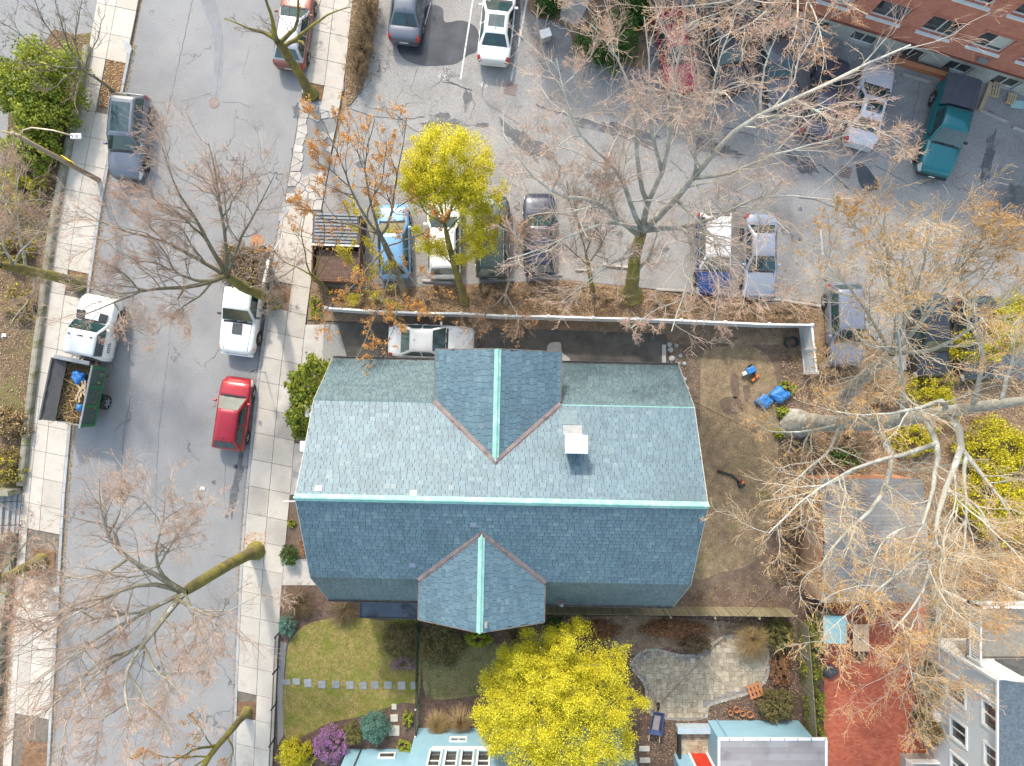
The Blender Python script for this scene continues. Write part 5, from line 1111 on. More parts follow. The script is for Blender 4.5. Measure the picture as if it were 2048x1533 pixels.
# parking signs seen edge-on / kerb plates
def signpost(px, py, label, w, h, ang_, mat, zt=2.3):
    c = P(px, py); t = empty('street_sign', (c.x, c.y, .12), ang_, label, 'sign'); MB().tube([(0, 0, 0), (0, 0, zt)], .025, 6).build('post', m_grey, t); MB().box((.0, .035, zt - h / 2), (w, .015, h)).build('plate', mat, t, bevel=.02)
signpost(532, 745, 'grey metal parking sign by the kerb above the red hatchback', .32, .45, .6, m_grey)
signpost(549, 632, 'grey metal sign post at the tree pit beside the white pickup', .35, .5, -.9, m_grey)
# white rail lying across the pickup bed
rl = MB(); a, b_ = P(537, 520, 2.0), P(520, 605, 1.7); rl.tube([a, b_], .09, 8); rl.tube([P(560, 480, 1.4), P(537, 520, 2.0)], .02, 6); rr = rl.build('birch_log', M('birch_bark', (.6, .6, .58), (.75, .75, .73), 9, .8, c3=(.2, .19, .18), c3s=4, c3t=(.62, .66)), smooth=True); tag(rr, 'pale birch log sticking out of the brush on the white pickup', 'log')
# dumpster
c = P(684, 505); dp = empty('dumpster', (c.x, c.y, .02), math.radians(-2), 'large brown steel dumpster with slatted grey lid beside the light blue car', 'dumpster'); w, d, h = 2.55, 3.6, 1.35
for s in (-1, 1):
    MB().box((s * w / 2, 0, h / 2), (.07, d, h)).build('side', m_brown, dp); MB().box((0, s * d / 2, h / 2), (w, .07, h - .01)).build('end', m_brown, dp)
    for k in range(5): MB().box((s * (w / 2 + .05), -d / 2 + .3 + k * .75, h / 2), (.06, .09, h - .1)).build('rib', m_brown, dp)
MB().box((0, 0, .1), (w - .08, d - .08, .1)).build('floor', m_mulch, dp); lidm = M('lid_grey', (.2, .22, .25), (.27, .29, .32), 4, .5)
lid = MB().box((-.02, d / 4 + .1, h + .03), (w - .1, d / 2 - .15, .04)).build('lid', M('lid_dark', (.08, .09, .105), None, 4, .6), dp)
for k in range(9): MB().box((-.02, .3 + k * .185, h + .07), (w - .25, .1, .05)).build('lid_slat', lidm, lid)
MB().box((0, .12, h + .06), (w, .09, .07)).build('cross_bar', m_whitep, dp); MB().box((0, d / 2 - .02, h + .06), (w, .07, .06)).build('rim_bar', m_grey, dp); MB().box((0, -d / 4, .75), (w - .2, d / 2 - .2, .5)).build('rubbish', m_mulch, dp)
# stepping stones, front garden
m_step = M('slate_step', (.2, .215, .22), (.28, .295, .295), 5, .85, .3, 30, rnd=.22)
for i, (x, y, w, h) in enumerate(((572, 1363, 20, 10), (594, 1362, 15, 12), (617, 1365, 15, 16), (645, 1368, 15, 15), (673, 1368, 15, 15), (701, 1369, 15, 16), (727, 1370, 15, 15), (751, 1369, 15, 15), (777, 1369, 15, 15), (804, 1370, 15, 16), (829, 1370, 14, 15))):
    a, b = P(x - w / 2, y - h / 2), P(x + w / 2, y + h / 2); o = MB().box((0, 0, 0), (abs(b.x - a.x), abs(b.y - a.y), .06), random.Random(i).uniform(-.06, .06)).build('stepping_stone', m_step, bevel=.012); o.location = ((a.x + b.x) / 2, (a.y + b.y) / 2, .1)
    tag(o, '%s square slate stepping stone from the pavement across the front lawn' % ['first', 'second', 'third', 'fourth', 'fifth', 'sixth', 'seventh', 'eighth', 'ninth', 'tenth', 'eleventh'][i], 'stepping stone', 'stepping stones across the front lawn')
m_pale = M('pale_slab', (.46, .43, .36), (.55, .52, .45), 4, .9, .2, 30)
for x, y, w, h, l in ((789, 1412, 10, 11, 'smallest pale square slab in the dark bed beside the chain-link fence'), (789, 1435, 15, 14, 'mossy framed square slab in the bed right of the blue-green dome shrub'), (789, 1460, 21, 20, 'largest pale square slab right of the blue-green dome shrub'), (1288, 1496, 21, 10, 'upper grey stepping slab in the mulch below the wheelbarrow'), (1289, 1519, 21, 10, 'lower grey stepping slab in the mulch below the wheelbarrow')):
    a, b = P(x - w / 2, y - h / 2), P(x + w / 2, y + h / 2); o = MB().box((0, 0, 0), (abs(b.x - a.x), abs(b.y - a.y), .07)).build('garden_slab', m_pale, bevel=.012); o.location = ((a.x + b.x) / 2, (a.y + b.y) / 2, .1); tag(o, l, 'slab')
# wheelbarrow on patio corner
c = P(1309, 1437); wb_ = empty('wheelbarrow', (c.x, c.y, .1), math.radians(80), 'dark blue wheelbarrow at the lower left corner of the patio', 'wheelbarrow')
m_navy = M('navy_tray', (.03, .055, .13), (.05, .08, .18), 4, .45)
MB().add([(-.42, -.28, .35), (.42, -.2, .35), (.42, .2, .35), (-.42, .28, .35), (-.6, -.38, .62), (.68, -.32, .62), (.68, .32, .62), (-.6, .38, .62), (-.54, -.32, .6), (.62, -.26, .6), (.62, .26, .6), (-.54, .32, .6), (-.38, -.24, .38), (.38, -.17, .38), (.38, .17, .38), (-.38, .24, .38)],
         [(0, 3, 2, 1), (0, 1, 5, 4), (1, 2, 6, 5), (2, 3, 7, 6), (3, 0, 4, 7), (4, 5, 9, 8), (5, 6, 10, 9), (6, 7, 11, 10), (7, 4, 8, 11), (8, 9, 13, 12), (9, 10, 14, 13), (10, 11, 15, 14), (11, 8, 12, 15), (12, 13, 14, 15)]).build('tray', m_navy, wb_)
MB().box((0, 0, .42), (.8, .36, .05)).build('load', M('board_load', (.25, .22, .22), None, 3, .8), wb_)
for s in (-1, 1): MB().tube([(.85, s * .05, .2), (.3, s * .2, .33), (-.5, s * .28, .4), (-1.0, s * .3, .6)], .02, 6).build('handle', m_woodtan, wb_); MB().tube([(-.3, s * .24, .36), (-.35, s * .26, 0)], .018, 6).build('leg', m_black, wb_)
MB().tube([(.85, -.05, .2), (.85, .05, .2)], .19, 14).build('wheel', m_rubber, wb_)
# pallet, pots, birdbath stones
pallet(1508, 1379, .35, .85, .75, 4, 'orange-brown wooden pallet leaning at the right patio edge', m_terra, .12)
for i, (x, y, r) in enumerate(((1470, 1415, .17), (1482, 1423, .15), (1497, 1425, .18), (1458, 1422, .13))):
    c = P(x, y); t = empty('terracotta_pot', (c.x, c.y, .08), 0, ['terracotta pot at the back of the pot cluster below the patio', 'middle terracotta pot between two others below the patio', 'rightmost and largest terracotta pot below the patio', 'small dark clay pot at the left of the pot cluster'][i], 'pot', 'terracotta pots below the patio')
    MB().lathe((0, 0, 0), [(r * .65, 0), (r * .92, .2), (r * 1.05, .2), (r * 1.05, .26), (r * .9, .26), (r * .8, .12)], 16).build('pot', m_terra, t); MB().lathe((0, 0, .13), [(r * .8, 0), (.001, .01)], 12).build('soil', m_mulch, t)
# stones heap by the driveway end
rgs = random.Random(13)
for i, (x, y, r) in enumerate(((1340, 700, .16), (1352, 692, .12), (1343, 718, .2), (1360, 712, .14), (1336, 735, .15), (1352, 742, .3), (1368, 728, .12), (1366, 760, .18), (1372, 778, .16), (1345, 755, .13), (1338, 690, .14), (1356, 728, .12))):
    c = P(x, y); bm = bmesh.new(); bmesh.ops.create_icosphere(bm, subdivisions=2, radius=r)
    for v in bm.verts: v.co *= rgs.uniform(.8, 1.12); v.co.z *= .55
    me = bpy.data.meshes.new('rubble_stone'); bm.to_mesh(me); bm.free(); me.materials.append(m_granite); o = link(bpy.data.objects.new('rubble_stone', me)); o.location = (c.x, c.y, .1); o.rotation_euler = (0, 0, rgs.uniform(0, 3)); tag(o, ['grey rubble stone touching the concrete edging, upper middle of the heap', 'small grey rubble stone at the upper right of the heap by the driveway end', 'rounded grey rubble stone touching the edging, middle of the heap', 'small grey rubble stone in the right middle of the heap', 'grey rubble stone at the lower left of the heap, near the gutter', 'largest flat grey rubble stone at the foot of the heap', 'small outlying rubble stone right of the largest one', 'grey rubble stone beside the slate roof corner', 'lowest rubble stone, hard against the rake of the slate roof', 'small rubble stone below left of the largest one', 'topmost rubble stone, against the edging under the branches', 'small rubble stone just above the largest one'][i], 'stone', 'rubble stones at the driveway end')
# blue bags on the back lawn
def bag(px, py, s, label, mat=m_bluetarp, name='tarp_bag'):
    c = P(px, py); bm = bmesh.new(); bmesh.ops.create_icosphere(bm, subdivisions=3, radius=s); r2 = random.Random(int(px))
    for v in bm.verts:
        k = 1 + .22 * math.sin(v.co.x * 9 / s * .4 + px) * math.cos(v.co.y * 8 / s * .4) + r2.uniform(-.07, .07); v.co = Vector((v.co.x * k * 1.2, v.co.y * k, max(-.3 * s, v.co.z * k * .75)))
    me = bpy.data.meshes.new(name); bm.to_mesh(me); bm.free(); me.materials.append(mat); o = link(bpy.data.objects.new(name, me)); o.location = (c.x, c.y, .08 + s * .3); tag(o, label, 'bag', 'blue tarp bags in the back yard')
bag(1525, 803, .36, 'crumpled blue tarp bag, left of the pair by the right edge of the back lawn'); bag(1557, 790, .42, 'larger crumpled blue tarp bag, right of the pair by the back lawn')
c = P(1497, 741); gm = empty('garden_machine', (c.x, c.y, .08), math.radians(25), 'small blue garden machine with orange bar on the back lawn', 'garden machine')
MB().box((0, 0, .28), (.5, .36, .3)).build('engine', m_bluetarp, gm, bevel=.06); MB().box((-.36, -.02, .25), (.3, .2, .14)).build('chute', m_whitep, gm, bevel=.03); MB().box((.1, -.52, .12), (.5, .12, .1), .3).build('bar', M('orange_paint', (.7, .17, .03), None, 1, .5), gm); MB().box((.1, -.3, .2), (.06, .5, .05)).build('handle', m_black, gm)
for s in (-1, 1): MB().tube([(.15, s * .2, .12), (.15, s * .26, .12)], .12, 12).build('wheel', m_rubber, gm)
c = P(1462, 955); lb = empty('leaf_blower', (c.x, c.y, .08), 0, 'black leaf blower with long tube lying on the back lawn', 'leaf blower')
tube_pts = [rel(lb, x, y) + Vector((0, 0, .09)) for x, y in ((1434, 941), (1448, 946), (1462, 950), (1470, 957), (1477, 965))]
MB().tube(tube_pts, [.075, .07, .06, .055, .05], 10).build('blower_tube', m_plastic, lb, smooth=True); p = rel(lb, 1480, 968); MB().box((p.x, p.y, .17), (.36, .3, .3), .5).build('motor', m_plastic, lb, bevel=.06); MB().box((p.x + .05, p.y + .12, .26), (.2, .12, .14), .5).build('tank', M('orange_plastic', (.6, .14, .03), None, 1, .5), lb, bevel=.03)
# dark round bin under branches at the fence corner
bucket('compost_bin', 'dark round compost bin inside the white fence corner', 1577, 686, .3, .34, .7, m_darkgrey, 'bin')
# shed and table near garage
c = P(1644, 1240); sh = empty('tool_shed', (c.x, c.y, 0), 0, 'small shed with pale teal roof below the garage', 'shed'); MB().box((0, 0, .75), (.95, 1.3, 1.5)).build('wall', m_wood, sh); MB().add([(-.6, -.75, 1.5), (.6, -.75, 1.6), (.6, .75, 1.6), (-.6, .75, 1.5), (-.6, -.75, 1.56), (.6, -.75, 1.66), (.6, .75, 1.66), (-.6, .75, 1.56)], [(3, 2, 1, 0), (4, 5, 6, 7), (0, 1, 5, 4), (1, 2, 6, 5), (2, 3, 7, 6), (3, 0, 4, 7)]).build('roof', M('teal_roof', (.24, .42, .45), (.3, .5, .52), 3, .7), sh)
c = P(1708, 1266); tbx = empty('tiled_table', (c.x, c.y, .07), 0, 'tan tiled rectangular table with dark square centre on the brick drive', 'table')
for i in range(4):
    for j in range(7): MB().box((-.38 + (i + .5) * .22 - .06, -.75 + (j + .5) * .215, .74), (.212, .207, .03)).build('tile', M('tan_tile', (.55, .36, .22), (.62, .44, .3), 5, .6, rnd=.08) if 'tan_tile' not in bpy.data.materials else bpy.data.materials['tan_tile'], tbx)
MB().box((0, 0, .71), (.86, 1.5, .03)).build('top_board', m_wood, tbx); MB().box((0, .05, .762), (.24, .3, .02)).build('centre_plate', m_darkgrey, tbx)
for sx_ in (-1, 1):
    for sy_ in (-1, 1): MB().box((sx_ * .36, sy_ * .66, .35), (.07, .07, .7)).build('leg', m_wood, tbx)
c = P(1716, 1303); cb = empty('brush_bundle', (c.x, c.y, .07), 0, 'dark bundle on the brick drive below the tiled table', 'bundle'); MB().lathe((0, 0, 0), [(.3, 0), (.42, .2), (.3, .4), (.05, .45)], 10).build('pile', m_mulch, cb)
bag(1658, 1340, .35, 'dark covered heap along the left edge of the brick drive', m_darkgrey, 'covered_heap')
# utility box slab top
c = P(1090, 78); ub = empty('utility_box', (c.x, c.y, .02), .3, 'small white concrete utility box standing in the lot near the evergreen hedge', 'utility box'); MB().box((0, 0, .3), (.55, .42, .6)).build('housing', m_conc, ub, bevel=.02); MB().box((0, 0, .62), (.6, .47, .05)).build('lid', m_whitep, ub)
# ivy fence strip posts between patio bed and brick drive
vf = empty('ivy_fence', P(1598, 1370), 0, 'grey timber fence overgrown with ivy left of the brick drive', 'fence')
a, b = P(1592, 1236), P(1612, 1500); d = b - a; ln = d.length; u_ = d / ln
for k in range(int(ln / .16)): p = a + u_ * (k * .16) - vf.location; MB().box((p.x, p.y, .85), (.03, .145, 1.7), math.atan2(u_.y, u_.x) - math.pi / 2).build('board', m_wood, vf)
MB().tube([a - vf.location + Vector((.06, 0, 1.5)), b - vf.location + Vector((.06, 0, 1.5))], .04, 6).build('rail', m_wood, vf)
# litter
for (x, y, l) in ((47, 1238, 'small white paper scrap on the pavement under the large bare tree'), (12, 672, 'small white paper scrap on the left bed beside the wall'), (405, 978, 'tiny white paper scrap on the street below the red hatchback')):
    p = P(x, y); o = MB().add([(-.16, -.1, 0), (.14, -.08, .02), (.16, .1, .05), (-.1, .12, .0), (.02, .02, .07)], [(0, 1, 4), (1, 2, 4), (2, 3, 4), (3, 0, 4)]).build('paper_scrap', m_whitep); o.location = (p.x, p.y, .16 if x < 100 else .01); tag(o, l, 'litter')
# ================================================================ VEGETATION
def unit(v): return v / (np.linalg.norm(v, axis=-1, keepdims=True) + 1e-9)
def resample(pts, K, rng, wob=0.0):
    """polyline (m,3) -> smooth (K,3)"""
    p = np.asarray(pts, float); m = len(p)
    d = np.r_[0, np.cumsum(np.linalg.norm(np.diff(p, axis=0), axis=1))]; t = np.linspace(0, d[-1], K)
    out = np.stack([np.interp(t, d, p[:, i]) for i in range(3)], 1)
    for _ in range(2): out[1:-1] = .25 * out[:-2] + .5 * out[1:-1] + .25 * out[2:]
    if wob: n = rng.normal(0, wob, (K, 3)); n[0] = 0; n[1:-1] = (n[:-2] + n[1:-1] + n[2:]) / 2; out += n
    return out
def tubes(Pp, Rr, sides):
    """Pp (N,K,3), Rr (N,K)"""
    N, K, _ = Pp.shape
    T = np.empty_like(Pp); T[:, 1:-1] = Pp[:, 2:] - Pp[:, :-2]; T[:, 0] = Pp[:, 1] - Pp[:, 0]; T[:, -1] = Pp[:, -1] - Pp[:, -2]; T = unit(T)
    ref = np.zeros((N, 1, 3)); mean = unit(Pp[:, -1] - Pp[:, 0]); ax = np.argmin(np.abs(mean), 1); ref[np.arange(N), 0, ax] = 1
    U = unit(np.cross(T, ref)); Wv = np.cross(U, T)
    a = np.arange(sides) * 2 * np.pi / sides
    V = Pp[:, :, None, :] + Rr[:, :, None, None] * (U[:, :, None, :] * np.cos(a)[None, None, :, None] + Wv[:, :, None, :] * np.sin(a)[None, None, :, None])
    idx = np.arange(N * K * sides).reshape(N, K, sides); i0 = idx[:, :-1]; i1 = idx[:, 1:]
    Q = np.stack([i0, np.roll(i0, -1, 2), np.roll(i1, -1, 2), i1], -1).reshape(-1, 4)
    return V.reshape(-1, 3), Q
def grow(Pp, Rr, m, lr, ang, K, rng, up=.25, curl=.25, tmin=.15, tmax=1.0, rtip=.005, rk=.6, lmin=.15, lmax=9., grav=0.0):
    N, K0, _ = Pp.shape
    idx = np.repeat(np.arange(N), m); n = len(idx); t = rng.uniform(tmin, tmax, n)
    f = t * (K0 - 1); i0 = np.minimum(f.astype(int), K0 - 2); a = (f - i0)[:, None]
    pos = Pp[idx, i0] * (1 - a) + Pp[idx, i0 + 1] * a; tan = unit(Pp[idx, i0 + 1] - Pp[idx, i0])
    r0 = (Rr[idx, i0] * (1 - a[:, 0]) + Rr[idx, i0 + 1] * a[:, 0])
    plen = np.linalg.norm(np.diff(Pp, axis=1), axis=2).sum(1)[idx]
    perp = unit(np.cross(tan, rng.normal(size=(n, 3)))); A = rng.uniform(ang[0], ang[1], n)[:, None]
    d = unit(np.cos(A) * tan + np.sin(A) * perp + np.array([0, 0, up]))
    L_ = np.clip(plen * rng.uniform(lr[0], lr[1], n) * (1.1 - .6 * t), lmin, lmax)
    out = np.empty((n, K, 3)); out[:, 0] = pos; step = (L_ / (K - 1))[:, None]
    for k in range(1, K):
        d = unit(d + rng.normal(0, curl, (n, 3)) + np.array([0, 0, up * .25 - grav])); out[:, k] = out[:, k - 1] + d * step
    rs = np.minimum(r0 * rk, .006 + L_ * .0095)
    R2 = np.maximum(rs[:, None] * np.linspace(1, .3, K)[None], rtip)
    return out, R2
def leafquads(C, size, rng, flat=.5, n_dir=None, asp=.6):
    n = len(C); nr = unit(rng.normal(size=(n, 3)) + np.array([0, 0, flat])); u = unit(np.cross(nr, rng.normal(size=(n, 3)))); v = np.cross(nr, u); s = size * rng.uniform(.6, 1.3, n)[:, None]
    V = np.stack([C - u * s, C + v * s * asp, C + u * s, C - v * s * asp], 1).reshape(-1, 3); return V, np.arange(4 * n).reshape(n, 4)
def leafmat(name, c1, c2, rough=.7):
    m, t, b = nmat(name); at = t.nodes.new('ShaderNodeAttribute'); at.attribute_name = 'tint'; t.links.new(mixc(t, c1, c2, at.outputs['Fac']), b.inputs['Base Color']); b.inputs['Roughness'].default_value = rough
    tr = t.nodes.new('ShaderNodeBsdfTranslucent'); t.links.new(mixc(t, c1, c2, at.outputs['Fac']), tr.inputs[0]); mx = t.nodes.new('ShaderNodeMixShader'); mx.inputs[0].default_value = .3
    o = t.nodes['Material Output']; t.links.new(b.outputs[0], mx.inputs[1]); t.links.new(tr.outputs[0], mx.inputs[2]); t.links.new(mx.outputs[0], o.inputs[0]); return m
tw_red = M('russet_twig', (.28, .25, .21), (.58, .395, .3), tint=True, rough=.9)
tw_dark = M('dark_twig', (.15, .125, .1), (.36, .26, .19), tint=True, rough=.9)
tw_pale = M('pale_twig', (.46, .45, .4), (.64, .42, .31), tint=True, rough=.9)
tw_olive = M('olive_twig', (.22, .2, .09), (.45, .42, .12), tint=True, rough=.9)
tw_gold = M('gold_twig', (.45, .44, .39), (.57, .45, .31), tint=True, rough=.9)
bud_or = leafmat('orange_bud', (.58, .25, .07), (.75, .42, .11)); bud_red = leafmat('russet_bud', (.5, .2, .12), (.6, .28, .17)); bud_gold = leafmat('gold_bud', (.52, .27, .05), (.72, .4, .1))
lf_yel = leafmat('yellow_blossom', (.42, .36, .02), (.95, .85, .035)); lf_green = leafmat('green_leaf', (.07, .12, .02), (.22, .28, .05)); lf_lime = leafmat('lime_leaf', (.22, .28, .025), (.48, .5, .06)); lf_ever = leafmat('evergreen_leaf', (.03, .085, .02), (.1, .2, .035))
lf_olive = leafmat('olive_leaf', (.13, .14, .04), (.3, .27, .08)); lf_blue = leafmat('bluegreen_needle', (.08, .19, .15), (.2, .36, .29)); lf_pur = leafmat('purple_flower', (.42, .12, .46), (.62, .3, .62)); lf_mau = leafmat('mauve_leaf', (.22, .14, .15), (.42, .32, .34))
lf_bram = leafmat('bramble_stem', (.24, .17, .11), (.48, .36, .25)); lf_lit0 = leafmat('dry_leaf', (.32, .2, .1), (.62, .43, .24)); lf_straw = leafmat('straw_blade', (.38, .25, .1), (.62, .46, .24)); lf_rust = leafmat('rust_leaf', (.25, .12, .06), (.5, .27, .14)); lf_brown = leafmat('brown_stem', (.16, .11, .06), (.3, .22, .12)); lf_gy = leafmat('green_gold_leaf', (.3, .29, .02), (.68, .58, .03))
lf_gold2 = leafmat('gold_green_leaf', (.4, .36, .04), (.72, .58, .06))
def px3(q): return np.array(P(q[0], q[1], q[2]))
def tree(name, label, trunk, limbs, bark, twig, seed, cat='tree', lv=((10, (.4, .75), (.45, 1.05), 7), (9, (.35, .7), (.45, 1.05), 6), (7, (.35, .75), (.4, .9), 4)), bud=None, nbud=0, bsize=.03, group=None, up=.3, curl=.2, rtip=.0045, rlimb=None, tmin0=.2, bclump=0.0, limbbark=None, barelimb=(), fill=None, grav=0., lmax=(4., 1.8, .9)):
    """trunk: [(px,py,z,r)...]; limbs: list of [(px,py,z)...]"""
    rng = np.random.default_rng(seed); tp = np.array([px3(q) for q in trunk]); tr = np.array([q[3] for q in trunk])
    base = Vector(tp[0]); t = empty(name, (base.x, base.y, 0), 0, label, cat, group or 'trees of the street, lot and gardens'); B = np.array([base.x, base.y, 0])
    K = 14; T_ = resample(tp, K, rng, .02); rr = np.interp(np.linspace(0, 1, K), np.linspace(0, 1, len(tr)), tr); rr[0] *= 1.7; rr[1] *= 1.15; rr[-2:] *= [.92, .7]
    V, Q = tubes((T_ - B)[None], rr[None], 10)
    fast_mesh('trunk', V, Q, bark, t, smooth=True)
    K = 11; LP = []; LR = []
    for i, l in enumerate(limbs):
        p = np.array([px3(q) for q in l]); pool = np.concatenate([T_[4:]] + LP) if LP else T_[4:]; prad = np.concatenate([rr[4:]] + LR) if LR else rr[4:]
        dd = np.linalg.norm(pool - p[0], axis=1); j = int(dd.argmin()); r0 = (rlimb[i] if rlimb else tr[-1] * .62)
        if dd[j] < 3: p[0] = pool[j]; r0 = min(r0 * 1.05, prad[j] * 1.05) if j >= len(T_) - 4 else r0 * 1.15
        LP.append(resample(p, K, rng, .05)); LR.append(max(.016, r0 * .16) + (r0 * .85 - max(.016, r0 * .16)) * (1 - np.linspace(0, 1, K)) ** 1.25)
    LP = np.array(LP); LR = np.array(LR)
    V, Q = tubes(LP - B, LR, 7); fast_mesh('limb', V, Q, limbbark or bark, t, smooth=True, tint=np.broadcast_to((np.linspace(0, 1, K) ** .6)[None, :, None], (len(LP), K, 7)).ravel())
    keep = [i for i in range(len(limbs)) if i not in barelimb]
    cur, cr = LP[keep], LR[keep]; Vs, Qs, Ts = [], [], []; off = 0; nl = len(lv); tips = []
    for k, (m, lr, ang, KK) in enumerate(lv):
        cur, cr = grow(cur, cr, m, lr, ang, KK, rng, up, curl, tmin0 if k == 0 else .12, 1.0, rtip, lmax=lmax[min(k, len(lmax) - 1)], lmin=(.6, .35, .18)[min(k, 2)], grav=grav)
        s = 4 if k == 0 else 3; V, Q = tubes(cur - B, cr, s); Vs.append(V); Qs.append(Q + off); off += len(V)
        tt = (k + np.linspace(0, 1, KK)) / nl; Ts.append(np.broadcast_to(np.clip(tt ** 1.3, 0, 1)[None, :, None], (len(cur), KK, s)).ravel())
        tips.append(cur)
    o = fast_mesh('crown', np.concatenate(Vs), np.concatenate(Qs), twig, t, np.concatenate(Ts))
    if bud is not None and nbud:
        src = np.concatenate([tips[-1].reshape(-1, 3)] + ([tips[-2][:, 2:].reshape(-1, 3)] if nl > 1 else [])); C = src[rng.integers(0, len(src), nbud)]
        if bclump:
            nb = nbud // 5; C = np.repeat(src[rng.integers(0, len(src), nb)], 5, 0) + rng.normal(0, bclump, (nb * 5, 3))
        if fill:
            fx, fy, fz, fr, fh, fn = fill; c0 = px3((fx, fy, fz)); a_ = unit(rng.normal(size=(fn // 5, 3))); a_[:, 2] = np.abs(a_[:, 2]); rr_ = rng.uniform(.35, 1, fn // 5) ** .5 * (1 + .1 * np.sin(a_[:, 0] * 6) * np.cos(a_[:, 1] * 5))
            cc_ = c0 + a_ * rr_[:, None] * np.array([fr, fr, fh]); C = np.concatenate([C, np.repeat(cc_, 5, 0) + rng.normal(0, bclump, (len(cc_) * 5, 3))])
        V, Q = leafquads(C - B, bsize, rng, 1.2 if bud is lf_yel else .5); fast_mesh('buds', V, Q, bud, t, np.repeat(rng.random(len(C)), 4))
    return t
# --- street trees
tree('street_tree', 'mossy pruned street tree leaning over the maroon car at the top of the street', [(622, 188, .1, .27), (600, 150, 1.9, .25), (575, 110, 4, .23), (553, 80, 6.0, .2)],
     [[(556, 82, 5.8), (520, 62, 6.2), (487, 52, 6.6), (450, 40, 7)], [(553, 78, 6), (545, 45, 7), (530, 0, 8), (510, -60, 9.5)], [(575, 95, 5.5), (590, 55, 6.5), (597, 5, 7.6), (610, -70, 9)], [(580, 95, 5.3), (620, 55, 6.2), (660, 30, 7), (700, 15, 7.6)], [(575, 98, 5.2), (605, 82, 5.3), (620, 108, 5.5)], [(553, 82, 6), (540, 50, 6.4)]],
     m_bark_m, tw_dark, 1, lv=((5, (.25, .5), (.5, 1.0), 6), (4, (.35, .6), (.4, .9), 5), (3, (.4, .7), (.4, .8), 4)), rtip=.006)
tree('street_tree', 'spreading bare street tree growing over the brush-laden white pickup', [(549, 600, .1, .36), (520, 588, 2.5, .3), (480, 572, 4.6, .26), (455, 552, 5.6, .24)],
     [[(460, 555, 5.4), (400, 520, 6.5), (330, 482, 8), (255, 462, 9), (200, 449, 9.5), (165, 420, 10)], [(455, 545, 5.5), (418, 490, 7), (380, 420, 9), (340, 350, 10.5), (318, 295, 11)], [(462, 540, 5.5), (445, 440, 8.3), (432, 350, 10), (415, 285, 11)], [(470, 540, 5.4), (485, 470, 7.5), (518, 410, 9), (550, 345, 10)],
      [(450, 560, 5.4), (365, 578, 6.5), (285, 577, 8), (230, 602, 9), (160, 632, 9.6)], [(440, 568, 5.5), (375, 565, 6.5), (340, 530, 7.6), (300, 472, 8.8)], [(500, 575, 4.2), (560, 560, 5.5), (605, 520, 6.6)], [(430, 575, 5.5), (370, 610, 6.5), (330, 640, 7.5)], [(500, 572, 4.6), (545, 590, 5.2), (580, 620, 5.6)], [(340, 540, 7.4), (265, 520, 8.6), (240, 500, 9)], [(418, 490, 7), (370, 440, 8.8), (300, 390, 10)], [(365, 578, 6.5), (350, 600, 7.4), (385, 660, 8.4)], [(330, 482, 8), (270, 420, 9.4), (230, 390, 10)], [(285, 577, 8), (240, 540, 9), (200, 520, 9.6)], [(440, 440, 8.2), (480, 380, 9.4), (490, 320, 10.4)], [(400, 520, 6.5), (350, 440, 8.4), (290, 430, 9.6)], [(230, 602, 9), (250, 650, 9.4), (300, 680, 9.8)]],
     m_bark_m, tw_red, 2, rlimb=[.12, .13, .12, .1, .13, .1, .06, .07, .05, .07, .07, .05] + [.05] * 5, bud=bud_red, nbud=6000, bsize=.015, limbbark=m_limbd)
